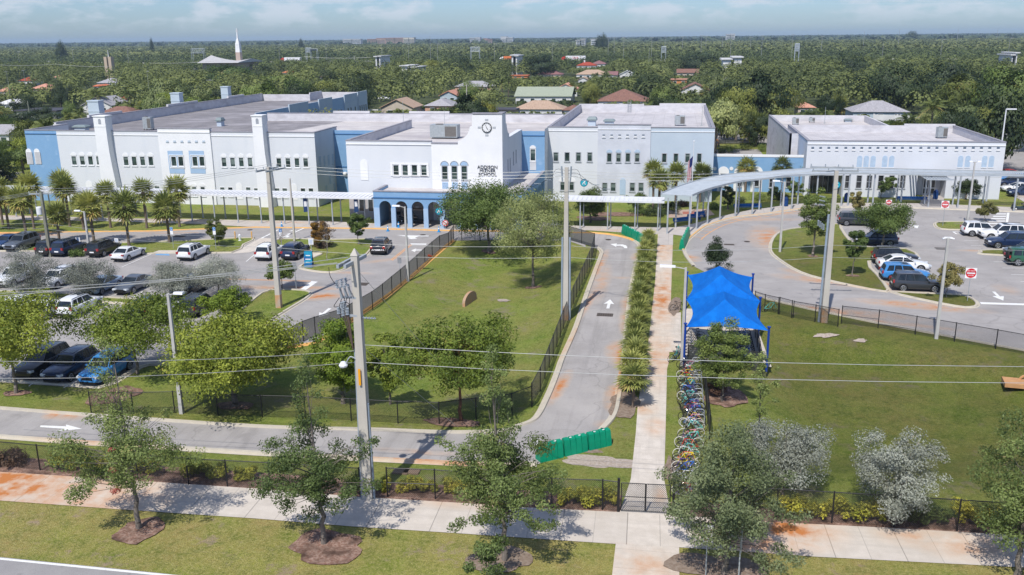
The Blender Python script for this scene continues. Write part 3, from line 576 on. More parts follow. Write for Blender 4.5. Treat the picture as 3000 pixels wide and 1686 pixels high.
def window(par,a,b,c,d,y,fm=None,gm_=None,dep=.14,fw=.07,blind=None,fl=False,label=None,sill=True,mull=0):
    fm=fm or FRAME; gm_=gm_ or GLASS; s=-1 if fl else 1; y2=y+dep*s
    def bx(m,x0,x1,ya,yb,z0,z1):
        ya,yb=min(ya,yb),max(ya,yb)
        m.box(ya,yb,x0,x1,z0,z1) if fl else m.box(x0,x1,ya,yb,z0,z1)
    f=MB(); ya=y-.035*s
    for q in ((a-.03,a+fw,c,d),(b-fw,b+.03,c,d),(a+fw,b-fw,d-fw,d+.02),(a+fw,b-fw,c-.02,c+fw)): bx(f,q[0],q[1],ya,y2,q[2],q[3])
    if sill: bx(f,a-.08,b+.08,y-.1*s,y+.02*s,c-.12,c-.022)
    for k in range(mull): zc=c+(d-c)*(k+1)/(mull+1); bx(f,a+fw,b-fw,y+.06*s,y2-.01*s,zc-.03,zc+.03)
    fo=bb(f,'window',fm,par)
    p=MB(); bx(p,a+fw,b-fw,y2-.02*s,y2+.03*s,c+fw,d-fw); po=p.build('pane',gm_,fo)
    if blind: q=MB(); bx(q,a+fw+.01,b-fw-.01,y2-.035*s,y2-.024*s,d-fw-(d-c)*blind,d-fw-.01); q.build('blind',BLIND,fo)
    return fo
def lunette(m,a,b,z,y,mi=0,pr=.05,n=12,lip=.0):
    """half-round panel standing proud of the wall over a window"""
    r=(b-a)/2; cx=(a+b)/2; P=[(cx+r*math.cos(math.pi*i/n),z+r*math.sin(math.pi*i/n)) for i in range(n+1)]
    m.loft([[(px,y,pz) for px,pz in P],[(px,y-pr,pz) for px,pz in P]],mi)
def archpanel(m,a,b,z0,z1,y,mi=0,pr=.04,n=12):
    r=(b-a)/2; cx=(a+b)/2; P=[(a,z0),(b,z0)]+[(cx+r*math.cos(math.pi*i/n),z1-r+r*math.sin(math.pi*i/n)) for i in range(n+1)]
    m.loft([[(px,y,pz) for px,pz in P[::-1]],[(px,y-pr,pz) for px,pz in P[::-1]]],mi)
def band(m,x0,x1,y,z0,z1,pr,mi=0): m.box(x0,x1,y-pr,y-.002,z0,z1,mi)
def rect(r,x0,y0,x1,y1,Y):
    """photo rectangle -> opening in plane y=Y (sizes taken through the centre)"""
    a=W(r,x0,(y0+y1)/2,Y); b=W(r,x1,(y0+y1)/2,Y); c=W(r,(x0+x1)/2,y1,Y); d=W(r,(x0+x1)/2,y0,Y); return (a[0],b[0],c[2],d[2])
rw=random.Random(5)
ZT=11.; DK=9.55
# --- left block front ---
Y=126.7; XL,XM,XR=-99.6,-94.,-51.9
U=[rect(5,x,403,x+54,497,Y) for x in (720,803,885,968)]+[rect(5,x,408,x+54,503,Y) for x in (1242,1325,1409,1492)]+[rect(5,x,418,x+54,515,Y) for x in (2228,2315,2402,2490)]+[rect(6,x,560,x+54,658,Y) for x in (205,296,386,474)]
LW=[rect(5,x,705,x+54,800,Y) for x in (962,1238,1318,1558)]+[rect(5,x,716,x+52,812,Y) for x in (2215,2295,2475)]+[rect(6,x,863,x+54,960,Y) for x in (-20,188,265,448,528)]
t1=(W(5,1012,200,Y)[0],W(5,1128,200,Y)[0]); t2=(W(6,-2,200,Y)[0],W(6,100,200,Y)[0]); bp_=(W(5,1608,300,Y)[0],W(5,2130,300,Y)[0])
m=MB(); facade(m,XM,bp_[0],0,ZT,Y,[h for h in U+LW if h[1]<bp_[0]]); facade(m,bp_[1],XR,0,ZT,Y,[h for h in U+LW if h[0]>bp_[1]])
bb(m,'wall',PALE)
m=MB(); facade(m,XL,XM,0,ZT,Y+.18,[]); m.face([(XM,Y,0),(XM,Y+.18,0),(XM,Y+.18,ZT),(XM,Y,ZT)]); bb(m,'wall',BLUE)
Yp=Y-.22; P4=[rect(5,x,408,x+56,508,Yp) for x in (1722,1793,1935,2005)]; Pl=[rect(5,x,712,x+50,808,Yp) for x in (1870,1933,2018)]
m=MB(); facade(m,bp_[0],bp_[1],0,ZT+.45,Yp,P4+Pl); m.box(bp_[0],bp_[1],Yp+.001,Y+.35,ZT-.1,ZT+.449)
for x in bp_: m.face([(x,Yp,0),(x,Y,0),(x,Y,ZT+.45),(x,Yp,ZT+.45)][::(1 if x==bp_[0] else -1)])
bb(m,'wall_panel',WHITE)
m=MB()
for x in (1705,1917): 
    a=rect(5,x-8,352,x+144,580,Yp); facade(m,a[0],a[1],a[2],a[3],Yp-.03,[h for h in P4 if a[0]<h[0]<a[1]],dep=.03)
bb(m,'spandrel',BLUEL)
m=MB()
for x in (1705,1917):
    a=rect(5,x+8,400,x+142,520,Yp)
    m.box(a[0],a[1],Yp-.09,Yp-.031,a[2]-.12,a[2]); m.box(a[0],a[1],Yp-.09,Yp-.031,a[3],a[3]+.12); m.box(a[0]-.1,a[0],Yp-.09,Yp-.031,a[2]-.12,a[3]+.12); m.box(a[1],a[1]+.1,Yp-.09,Yp-.031,a[2]-.12,a[3]+.12)
bb(m,'window_surround',WHITE)
for h in U+LW: window(school,*h,Y,blind=rw.choice((None,.3,.5,.7)))
for h in P4+Pl: window(school,*h,Yp,blind=rw.choice((None,.5)))
m=MB()
for h in U: lunette(m,h[0]-.06,h[1]+.06,h[3]+.05,Y,0,.07)
for h in Pl: lunette(m,h[0]-.06,h[1]+.06,h[3]+.05,Yp,0,.07)
bb(m,'window_arch',WHITE)
m=MB()
for r,x0,x1,y0 in ((5,870,935,652),(5,2378,2440,673),(6,355,415,818)): a=rect(r,x0,y0,x1,y0+165,Y); archpanel(m,a[0],a[1],a[2],a[3],Y,0)
for x in (268,350): a=rect(5,x,330,x+56,487,Y+.18); archpanel(m,a[0],a[1],a[2],a[3],Y+.18,0,.05)
bb(m,'blind_arch',WHITE)
m=MB()
for x in (268,350): a=rect(5,x+5,365,x+60,484,Y+.1); m.box(a[0],a[1],Y+.1,Y+.129,a[2],a[3])
bb(m,'blind_panel',pm('stucco_grey',(.50,.50,.52,1)))
m=MB()
for i in range(6):
    a=W(5,1683+i*73,245,Yp); m.box(a[0]-.18,a[0]+.18,Yp-.05,Yp-.001,a[2]-.2,a[2]-.03); m.box(a[0]-.25,a[0]+.25,Yp-.1,Yp-.051,a[2]-.32,a[2]-.22)
bb(m,'vent_block',PALEB)
# piers with niche
def pier(x0,x1,ztop,nm='pier'):
    m=MB(); y0=Y-1.3
    prof=[(x0,0),(x1+.75,0),(x1+.6,2.),(x1+.25,5.5),(x1+.05,8.),(x1,10.),(x1,ztop),(x0,ztop)]
    m.loft([[(x,Y+.4,z) for x,z in prof],[(x,y0,z) for x,z in prof]][::-1]); m.box(x0-.1,x1+.1,y0-.1,Y+.5,ztop,ztop+.14)
    m.box(x0-.001,x1+.001,y0-.04,y0-.001,ztop-1.5,ztop-1.38)
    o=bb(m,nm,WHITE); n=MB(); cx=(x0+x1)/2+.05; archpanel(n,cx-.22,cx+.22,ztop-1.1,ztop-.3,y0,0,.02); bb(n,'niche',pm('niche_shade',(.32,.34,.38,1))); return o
pier(t1[0],t1[1],W(5,1060,10,Y-1.3)[2]); pier(t2[0],t2[1],W(6,50,142,Y-1.3)[2])
# --- side walls, recesses, back ---
YR=134.4; Y2=161.; 
XC0=W(6,915,600,118.8)[0]; XC1=W(6,2483,600,118.8)[0]; YC=118.8; ZC=10.8
XMD0,XMD1=-18.9,5.95; YM=137.9
m=MB(); hs=[]
facade(m,Y,YR+1.4,0,ZT,XR,[],fl=True)
m.box(XL-.001,XL+.35,Y+.3,137,DK,ZT); bb(m,'wall',PALE)
m=MB()
for i in range(4):
    p=WX(6,645+i*43,600-i*9,XR); q=WX(6,645+i*43,655-i*9,XR); m.box(XR+.001,XR+.03,p[1]-.35,p[1]+.35,q[2],q[2]+1.6)
for i,(x,y0) in enumerate(((745,770),(708,870),(790,850),(850,850))): p=WX(6,x,y0,XR); m.box(XR+.001,XR+.04,p[1]-.35,p[1]+.35,p[2]-.8,p[2]+.5)
bb(m,'blind_panel',PALEB)
m=MB(); facade(m,XR,XC0+.1,0,10.6,YR,[]); h2=rect(7,182,470,238,592,YR); facade(m,XC1-.5,XMD0,0,10.7,YR,[h2]); m.box(XR,XC0+.1,YR+.001,YR+.3,10,10.599); m.box(XC1-.5,XMD0,YR+.001,YR+.3,10,10.699)
bb(m,'wall',BLUE); window(school,*h2,YR,blind=.35)
m=MB(); band(m,XR,XC0+.1,YR,10.0,10.12,.08); band(m,XC1,XMD0,YR,10.0,10.12,.08); band(m,XR,XC0,YR,4.9,5.05,.06); bb(m,'moulding',BLUED)
m=MB(); lunette(m,h2[0]-.06,h2[1]+.06,h2[3]+.06,YR,0,.07); a=rect(7,180,592,243,682,YR)
for i in range(8): z0=a[2]+(a[3]-a[2])*i/8; m.box(a[0],a[1],YR-.06,YR-.001,z0,z0+(a[3]-a[2])/8*.7)
bb(m,'window_arch',WHITE)
# wall lamp
m=MB(); p=W(6,900,715,YR); m.lathe((p[0],YR-.2,p[2]-.25),[(.0,0),(.3,.08),(.34,.28),(.25,.45),(0,.5)],12); bb(m,'wall_lamp',WHITE,smooth=60)
# parapets and roofs of the front block and rear wing
m=MB()
def par(x0,x1,y0,y1,z0,z1): m.box(x0,x1,y0,y1,z0,z1)
par(XL,t1[0]-.0,Y+.181,Y+.5,DK,ZT-.002) if False else None
par(XM+.01,bp_[0],Y+.001,Y+.35,DK,ZT-.001); par(bp_[1],XR-.35,Y+.001,Y+.35,DK,ZT-.001); par(XR-.35,XR-.001,Y+.001,YR+1.4,DK,ZT-.001); par(XL+.36,XM,Y+.181,Y+.5,DK,ZT-.001)
par(-75,XMD0-.4,Y2,Y2+.35,DK,ZT+.0); par(-62,-55,Y2-.02,Y2+.37,DK+.5,ZT+.45); par(-47.5,-40,Y2-.02,Y2+.37,DK+.5,ZT+.45)
par(-101.8,-101.45,137,216,DK,ZT+.25); par(-101.8,XL,136.7,137,DK,ZT)
for a,b in ((146,156),(172,184),(198,206)): par(-101.84,-101.4,a,b,ZT+.1,ZT+.75)
par(-101.4,-89,216,216.35,DK,ZT+.1); par(-89.3,-89,216.36,224,DK,ZT+.5); par(-89,-77,224,224.35,DK,ZT+.2)
par(XR-.35,XC0+.1,YR+.301,YR+.302,DK,10.6)
bb(m,'parapet',PARI)
m=MB(); m.face([(XL,Y+.2,DK),(XR,Y+.2,DK),(XR,YR+1.4,DK),(XMD0,YR+1.4,DK),(XMD0,Y2,DK),(-75,Y2,DK),(-77.3,Y2,DK),(-77.3,224,DK),(-89,224,DK),(-89,216,DK),(-101.5,216,DK),(-101.5,137,DK),(XL,137,DK)])
bb(m,'roof',[ROOFD])
m=MB(); m.face([(-66,Y+.4,DK+.006),(XR-.35,Y+.4,DK+.006),(XR-.35,YR+1.5,DK+.006),(-20,YR+1.5,DK+.006),(-19.3,Y2,DK+.006),(-60,Y2,DK+.006)][::1]); bb(m,'roof',ROOFL) if True else None
m=MB(); 
for a in ((XL-.05,XM-.0,Y+.12,Y+.56),(XM,bp_[0],Y-.07,Y+.42),(bp_[1],XR+.07,Y-.07,Y+.42)): m.box(a[0],a[1],a[2],a[3],ZT+.0,ZT+.1)
m.box(bp_[0]-.05,bp_[1]+.05,Yp-.06,Y+.42,ZT+.451,ZT+.55); m.box(XR-.42,XR+.07,Y+.43,YR+1.5,ZT,ZT+.1); m.box(-75,XMD0-.4,Y2-.05,Y2+.42,ZT+.001,ZT+.08); m.box(-101.9,-101.35,137,216,ZT+.251,ZT+.33); m.box(XL-.05,XL+.4,Y+.57,137.1,ZT,ZT+.1)
bb(m,'coping',COPE)
m=MB(); band(m,XL,XM-.001,Y+.18,ZT-.55,ZT-.45,.1); bb(m,'moulding',BLUED)
m=MB(); band(m,XM,bp_[0],Y,ZT-.62,ZT-.5,.08); band(m,bp_[1],XR,Y,ZT-.62,ZT-.5,.08); band(m,bp_[0],bp_[1],Yp,ZT-.12,ZT-.0,.08); bb(m,'moulding',WHITE)
# rear wing east wall
XE=-77.3; m=MB(); facade(m,Y2,224,0,ZT,XE,[],fl=True); bb(m,'wall',BLUEL)
m=MB()
for a,b in ((W_a,W_b) for W_a,W_b in ((176,186),(192,200),(208,217))):
    m.box(XE+.001,XE+.25,a,b,4,ZT+.5)
    for k in range(6): y_=a+(b-a)*(k+.5)/6; m.box(XE+.251,XE+.29,y_-.2,y_+.2,ZT-1.3,ZT-1.)
m.box(XE-.001,XE+.25,217.5,224.3,4,ZT+.6)
m.box(XE-.35,XE-.01,Y2+.36,223.9,DK,ZT-.003); bb(m,'wall_panel',PALEB)
for y_ in (201.5,204,206,210,212,215,218.5,220,221.5,223): window(school,y_-.35,y_+.35,6.6,8.3,XE+.26 if (y_>208 ) else XE,FRAMEG,GLASS,dep=.001 if False else .02,fl=True)
# chimneys on the far left
for (r,x0,x1,y0,y1,yy) in ((1,1175,1268,820,955,150),(1,1865,1940,740,858,178),(1,2400,2462,675,780,200)):
    a=W(r,x0,y1,yy); b=W(r,x1,y0,yy); m=MB(); wd=b[0]-a[0]; m.box(-104.2,-104.2+wd,yy,yy+1.6,0,b[2]); m.box(-104.3,-104.1+wd,yy-.1,yy+1.7,b[2],b[2]+.2); m.box(-104.25,-104.15+wd,yy-.05,yy+1.65,ZT+1,ZT+1.15); bb(m,'chimney',PALEB)
# --- clock block ---
w4=[rect(6,x,630,x+62,740,YC) for x in (1379,1470,1564,1659)]
xp=W(6,1772,600,YC)[0]; Yq=YC-.15; w3=[rect(6,x,640,x+60,780,Yq) for x in (1870,1967,2066)]
m=MB(); facade(m,XC0,xp,0,ZC,YC,w4); m.box(XC0,xp,YC+.001,YC+.35,DK,ZC-.001); bb(m,'wall',PALE)
m=MB(); facade(m,xp,XC1,0,10.2,Yq,w3); m.face([(xp,Yq,0),(xp,YC,0),(xp,YC,ZC),(xp,Yq,10.2)][::-1])
out=[(2030,1235),(2035,1213),(2062,1203),(2095,1182),(2125,1150),(2143,1110),(2150,1074),(2170,1072),(2175,952),(2480,946)]
pts=[W(2,x,y,Yq) for x,y in out]; zt=pts[-1][2]; pts=[(p[0],p[2]) for p in pts]; xt1=XC1
prof=[(xp,10.2),(xp,W(2,1800,1242,Yq)[2])]+[(pts[0][0],W(2,2030,1242,Yq)[2])]+pts[1:-1]+[(xt1,zt),(xt1,10.2)]
m.loft([[(x,Yq,z) for x,z in prof],[(x,Yq+.9,z) for x,z in prof]]); 
clockwall=bb(m,'clock_gable',WHITE)
# east side of the clock block: stepped curve gable towards the back
prof=[(Yq+.902,10.2),(Yq+.902,zt),(Yq+2.6,zt),(Yq+2.7,zt-1.4),(Yq+3.2,zt-1.5),(Yq+3.6,zt-2.2),(Yq+4.3,zt-2.8),(Yq+5.2,zt-3.05),(Yq+5.3,10.95),(YR+.3,10.95),(YR+.3,10.2)]
sl_=[]
for i in range(4):
    p=WX(6,2535+i*22,640-i*14,XC1) if i<2 else WX(7,14+(i-2)*26,560-(i-2)*18,XC1)
    sl_.append((p[1]-.22,p[1]+.22,p[2]-.9,p[2]+.9))
m=MB(); facade(m,Yq,YR+.3,0,10.2,XC1,sl_,fl=True); m.loft([[(XC1-.7,y,z) for y,z in prof],[(XC1,y,z) for y,z in prof]]); bb(m,'wall',PALE)
for h in sl_: window(school,*h,XC1,FRAMEG,fl=True,fw=.04)
for h in w4: window(school,*h,YC,blind=rw.choice((None,.4)))
for h in w3: window(school,*h,Yq,FRAMEG,mull=1)
m=MB()
for h in w3: 
    lunette(m,h[0]-.08,h[1]+.08,h[3]+.06,Yq,0,.05); a=h[2]-.35
    for i in range(8): m.box(h[0],h[1],Yq-.05,Yq-.001,a-i*.2-.14,a-i*.2)
bb(m,'louvre_panel',BLUEL)
m=MB(); 
for h in w3:
    r=(h[1]-h[0])/2+.16; cx=(h[0]+h[1])/2; pp=[(cx+r*math.cos(math.pi*i/12),h[3]+.06+r*math.sin(math.pi*i/12)) for i in range(13)]
    for a,b in zip(pp[:-1],pp[1:]): m.tube((a[0],Yq-.03,a[1]),(b[0],Yq-.03,b[1]),.05,n=5)
bb(m,'moulding',FRAMEG)
m=MB(); a=rect(6,1355,608,1740,745,YC)
for q in ((a[0],a[1],a[3]-.28,a[3]),(a[0],a[1],a[2],a[2]+.12)): m.box(q[0],q[1],YC-.1,YC-.04,q[2],q[3])
for i in range(5):
    xa=a[0] if i==0 else w4[i-1][1]+.05; xb=a[1] if i==4 else w4[i][0]-.05; m.box(xa,xb,YC-.1,YC-.04,a[2]+.12,a[3]-.28)
b_=rect(6,1052,573,1128,785,YC); archpanel(m,b_[0],b_[1],b_[2],b_[3],YC,0,.05)
band(m,XC0,xp,YC,ZC-.5,ZC-.4,.1); bb(m,'window_surround',WHITE)
m=MB(); m.box(XC0-.05,xp,YC-.07,YC+.42,ZC,ZC+.1); m.box(XC0-.05,XC0+.4,YC+.43,150,ZC,ZC+.1); m.box(pts[-2][0]-.08,XC1+.08,Yq-.08,Yq+1.,zt+.001,zt+.14); m.box(XC1-.78,XC1+.08,Yq+1.0,Yq+2.7,zt+.001,zt+.14); m.box(xp,pts[0][0],Yq-.06,Yq+1.,prof and W(2,1900,1243,Yq)[2]+.002,W(2,1900,1243,Yq)[2]+.1)
bb(m,'coping',COPE)
m=MB(); m.box(XC0,XC0+.35,YC+.351,150,DK-.02,ZC-.001); bb(m,'parapet',PARI)
m=MB(); m.face([(XC0+.35,YC+.35,DK+.04),(XC1-.7,YC+.35,DK+.04),(XC1-.7,YR+2,DK+.04),(XC0+.35,YR+2,DK+.04)]); m.face([(XC0+.35,YR+2,DK+.04),(XC1-.7,YR+2,DK+.04),(XC1-.7,150,DK+.012),(XC0+.35,150,DK+.012)]); bb(m,'roof',ROOFL)
# clock
cc=W(2,2322,1080,Yq); cr_=48*.29115*(cc[1]/FPX)/1.0; cl=MB(); 
ck=bb(MB().loft([[(cc[0]+cr_*math.cos(t*math.pi/16),Yq-.001,cc[2]+cr_*math.sin(t*math.pi/16)) for t in range(32)],[(cc[0]+cr_*math.cos(t*math.pi/16),Yq-.08,cc[2]+cr_*math.sin(t*math.pi/16)) for t in range(32)]]),'clock_face',WHITE)
BLK=pm('black_paint',(.012,.012,.014,1),None,3,.5)
MB().ring((cc[0],Yq-.08,cc[2]),cr_,.055,'y',32,6).build('clock_rim',BLK,ck)
m=MB()
for h in range(12):
    t=h*math.pi/6; c_,s_=math.cos(t),math.sin(t); m.tube((cc[0]+.72*cr_*c_,Yq-.09,cc[2]+.72*cr_*s_),(cc[0]+.88*cr_*c_,Yq-.09,cc[2]+.88*cr_*s_),.022,n=4)
m.build('hour_mark',BLK,ck)
for ang,ln,wd in ((R_(115),.74,.03),(R_(-60),.5,.045)): 
    m=MB().tube((cc[0],Yq-.11,cc[2]),(cc[0]+ln*cr_*math.cos(ang),Yq-.11,cc[2]+ln*cr_*math.sin(ang)),wd,wd*.6,5); m.build('clock_hand',BLK,ck)
m=MB()
for dx_,dz_ in ((0,1.62),(0,-1.62),(-1.6,0),(1.6,0)):
    for k in (-1,0,1): m.box(cc[0]+dx_*cr_-.22,cc[0]+dx_*cr_+.22,Yq-.03,Yq-.001,cc[2]+dz_*cr_+k*.1-.018,cc[2]+dz_*cr_+k*.1+.018)
bb(m,'clock_ornament',FRAMEG)
LET=pm('sign_letters',(.03,.035,.045,1),None,3,.4)
for i,tx in enumerate(('ADDISON','MIZNER','SCHOOL')):
    p=W(6,2330,655+i*37,Yq); o=text_obj('lettering',tx,.62,LET,None,(p[0],Yq-.05,p[2])); o.parent=school; o.matrix_parent_inverse=Matrix.Translation(-school.location)
# --- middle block ---
wm=[rect(7,x,502,x+53,598,YM) for x in (415,528,642,756)]; wc=[rect(7,x,510,x+52,605,YM-.15) for x in (953,1046,1140,1234)]; wr=[rect(7,x,513,x+52,610,YM) for x in (1506,1623,1740,1858)]
wl=[rect(7,x,808,x+56,900,YM-.15) for x in (905,990,1183,1270)]; wl2=[rect(7,x,800,x+50,890,YM) for x in (484,575)]+[rect(7,x,815,x+52,905,YM) for x in (1500,1600)]
xb0,xb1=W(7,860,600,YM)[0],W(7,1388,600,YM)[0]
m=MB(); facade(m,XMD0,xb0,0,ZT,YM,wm+wl2[:2]); m.face([(XMD0,YR,0),(XMD0,YM,0),(XMD0,YM,ZT),(XMD0,YR,ZT)]); bb(m,'wall',PALE)
m=MB(); facade(m,xb1,XMD1,0,ZT,YM,wr+wl2[2:]); m.face([(XMD1,YM,0),(XMD1,184,0),(XMD1,184,ZT),(XMD1,YM,ZT)]); bb(m,'wall',PALEB)
Yb=YM-.15; m=MB(); facade(m,xb0,xb1,0,ZT+.4,Yb,wc+wl); m.box(xb0,xb1,Yb+.001,YM+.35,ZT-.1,ZT+.399)
for x in (xb0,xb1): m.face([(x,Yb,0),(x,YM,0),(x,YM,ZT+.4),(x,Yb,ZT+.4)])
bb(m,'wall_panel',pm('stucco_lavender_white',(.60,.62,.68,1),None,.5))
for h in wm+wr+wl2: window(school,*h,YM,FRAMEG,blind=rw.choice((None,.3,.55)),fw=.09)
for h in wc+wl: window(school,*h,Yb,FRAMEG,blind=rw.choice((None,.5)),fw=.09)
m=MB()
for h in wc: lunette(m,h[0]-.06,h[1]+.06,h[3]+.05,Yb,0,.05)
a=rect(7,1085,765,1143,930,Yb); archpanel(m,a[0],a[1],a[2],a[3],Yb,0); bb(m,'window_arch',pm('stucco_sky',(.42,.53,.66,1)))
m=MB()
for h in wl2[:2]: lunette(m,h[0]-.25,h[1]+.25,h[3]+.0,YM,0,.05)
for i in range(6):
    p=W(7,924+i*79.5,332,Yb); m.box(p[0]-.2,p[0]+.2,Yb-.05,Yb-.001,p[2]-.28,p[2]-.1); m.box(p[0]-.28,p[0]+.28,Yb-.1,Yb-.051,p[2]-.42,p[2]-.34)
bb(m,'vent_block',WHITE)
m=MB()
for i in range(6): p=W(7,924+i*79.5,332,Yb); m.box(p[0]-.19,p[0]+.19,Yb-.03,Yb-.001,p[2]-.08,p[2]+.1)
bb(m,'vent_opening',pm('vent_dark',(.12,.16,.22,1)))
m=MB(); par(XMD0,XMD0+.35,YM+.351,184,DK,ZT-.001); par(XMD0,-6,184,184.35,DK,ZT+.2); par(-6,-3,184,184.35,DK,ZT-.1); par(-3,XMD1,184,184.35,DK,ZT+.35); par(XMD1-.35,XMD1-.001,YM+.351,184,DK,ZT-.001); par(XMD0,xb0,YM+.001,YM+.35,DK,ZT-.001); par(xb1,XMD1,YM+.001,YM+.35,DK,ZT-.001); par(XMD0-.6,XMD0-.0,YM+3,Y2+.35,DK,ZT-.2)
bb(m,'parapet',PARI)
m=MB(); m.face([(XMD0,YM,DK),(XMD1,YM,DK),(XMD1,184,DK),(XMD0,184,DK)]); bb(m,'roof',ROOFG)
m=MB(); m.box(XMD0-.06,xb0,YM-.07,YM+.42,ZT,ZT+.1); m.box(xb1,XMD1+.06,YM-.07,YM+.42,ZT,ZT+.1); m.box(xb0-.04,xb1+.04,Yb-.07,YM+.42,ZT+.401,ZT+.5); m.box(XMD0-.06,XMD0+.42,YM+.43,184,ZT,ZT+.08); m.box(XMD1-.42,XMD1+.06,YM+.43,184,ZT,ZT+.08); bb(m,'coping',COPE)
m=MB(); band(m,XMD0,xb0,YM,ZT-.62,ZT-.5,.07); band(m,xb1,XMD1,YM,ZT-.62,ZT-.5,.07); band(m,xb0,xb1,Yb,ZT-.3,ZT-.2,.07); bb(m,'moulding',WHITE)
# --- arcade ---
YA=113.6; ZA=4.75; XA0=W(6,1190,1150,YA)[0]; XA1=Z(7,335,690,ZA)[0]
sp=(W(6,1732,1150,YA)[0]-W(6,1245,1150,YA)[0])/3; xo=W(6,1245,1150,YA)[0]; ow=W(6,1365,1150,YA)[0]-xo; zs=W(6,1305,1055,YA)[2]
def arcade(m,a0,a1,first,step,ow,y,zs,zt,th=.45,fl=False):
    F=(lambda s,z,d:(y-d,s,z)) if fl else (lambda s,z,d:(s,y+d,z))
    ops=[]; x=first
    while x+ow<a1-.3: ops.append(x); x+=step
    r=ow/2; n=10
    for d in (0,th):
        cur=a0
        for o in ops:
            m.face([F(cur,0,d),F(o,0,d),F(o,zt,d),F(cur,zt,d)])
            A=[(o+r-r*math.cos(math.pi*i/n),zs+r*math.sin(math.pi*i/n)) for i in range(n+1)]
            for p,q in zip(A[:-1],A[1:]): m.face([F(p[0],p[1],d),F(q[0],q[1],d),F(q[0],zt,d),F(p[0],zt,d)])
            cur=o+ow
        m.face([F(cur,0,d),F(a1,0,d),F(a1,zt,d),F(cur,zt,d)])
    for o in ops:
        A=[(o,0)]+[(o+r-r*math.cos(math.pi*i/n),zs+r*math.sin(math.pi*i/n)) for i in range(n+1)]+[(o+ow,0)]
        for p,q in zip(A[:-1],A[1:]): m.face([F(p[0],p[1],0),F(p[0],p[1],th),F(q[0],q[1],th),F(q[0],q[1],0)])
    return ops
m=MB(); ops=arcade(m,XA0,XA1,xo,sp,ow,YA,zs,ZA); opy=arcade(m,YA,YR,YA+1.2,sp*.62,ow*.6,XA1,zs+.3,ZA,fl=True); m.face([(XA0,YA,0),(XA0,YC,0),(XA0,YC,ZA),(XA0,YA,ZA)]); m.face([(XA0+.4,YA+.4,0),(XA0+.4,YC,0),(XA0+.4,YC,ZA),(XA0+.4,YA+.4,ZA)]); bb(m,'arcade',BLUE)
m=MB(); cur=XA0
for o in ops+[None]:
    e=o if o is not None else XA1
    m.box(cur-.03 if cur>XA0 else cur,e+.03,YA-.06,YA-.001,0,zs-.1); cur=(o+ow) if o is not None else 0
bb(m,'pilaster',BLUEL)
m=MB(); m.box(XA0-.05,XA1+.05,YA-.1,YA-.001,ZA-.85,ZA-.72); bb(m,'moulding',BLUED)
m=MB(); m.box(XA0-.05,XA1+.06,YA-.07,YA+.5,ZA,ZA+.1); m.box(XA0-.05,XA0+.4,YA+.51,YC,ZA,ZA+.1); m.box(XA1-.4,XA1+.06,YA+.51,YR,ZA,ZA+.1); bb(m,'coping',COPE)
m=MB(); m.face([(XA0+.4,YA+.46,ZA-.3),(XA1-.4,YA+.46,ZA-.3),(XA1-.4,YR,ZA-.3),(XC1,YR,ZA-.3),(XC1,YC,ZA-.3),(XA0+.4,YC,ZA-.3)]); bb(m,'roof',ROOFL)
m=MB(); m.face([(XA0,YA+.46,.04),(XA1,YA+.46,.04),(XA1,YR,.04),(XA0,YC+.01,.04)]); bb(m,'porch_floor',pm('porch_concrete',(.40,.36,.33,1)))
# arcade back wall details: grey wall under the roof, doors, posters
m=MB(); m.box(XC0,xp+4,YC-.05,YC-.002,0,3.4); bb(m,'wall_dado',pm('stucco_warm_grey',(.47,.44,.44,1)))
tw=[rect(6,1040,975,1097,1100,YC-.05),rect(6,1130,975,1184,1102,YC-.05)]
for h in tw: 
    window(school,h[0],h[1],h[2],h[3],YC-.12,FRAMEG,DGLASS,dep=.03)
m=MB()
for (x0,y0,x1,y1) in ((1348,1097,1392,1132),(1410,1100,1455,1132)): a=rect(6,x0,y0,x1,y1,YC-.06); m.box(a[0],a[1],YC-.09,YC-.051,a[2],a[3])
bb(m,'notice_board',pm('board_dark',(.05,.06,.07,1)))
m=MB(); a=rect(6,1800,1080,1880,1215,YC-.06); m.box(a[0],a[1],YC-.1,YC-.051,0.04,2.4); bb(m,'door',WHITE)
m=MB(); a=rect(6,1606,1047,1642,1072,YC-.06); m.box(a[0],a[1],YC-.08,YC-.051,a[2],a[3]); bb(m,'notice',WHITE)
# --- rooftop equipment (own things) ---
STEEL=pm('galvanised_steel',(.42,.45,.46,1),(.33,.36,.37,1),3,.45,.3); DSTEEL=pm('grille_dark',(.16,.15,.14,1))
def acunit(r,x,y,z,sz,label,rz=0):
    p=Z(r,x,y,z); o=thing('air_conditioner',label,'air conditioner',p,rz); a,b,c=sz
    MB().box(-a/2,a/2,-b/2,b/2,.25,c).build('cabinet',STEEL,o); m=MB().box(a*.05,a*.46,-b/2-.02,-b/2-.001,.4,c*.9)
    for k in range(5): m.box(a*.05,a*.46,-b/2-.03,-b/2-.021,.45+k*(c*.9-.45)/5,.5+k*(c*.9-.45)/5)
    m.build('grille',DSTEEL,o); m=MB()
    for sx_ in (-1,1):
        for sy_ in (-1,1): m.box(sx_*a*.42-.06,sx_*a*.42+.06,sy_*b*.4-.06,sy_*b*.4+.06,0,.25)
    m.build('foot',DSTEEL,o); m=MB().lathe((-a*.2,0,c),[(.3*b,0),(.3*b,.08),(0,.09)],14); m.build('fan',DSTEEL,o); return o
acunit(2,1905,1190,DK,(4.2,2.,2.1),'large grey rooftop air conditioner left of the clock gable')
acunit(3,1687,1062,DK,(1.7,.9,1.7),'small rooftop condenser on the middle roof towards its right side')
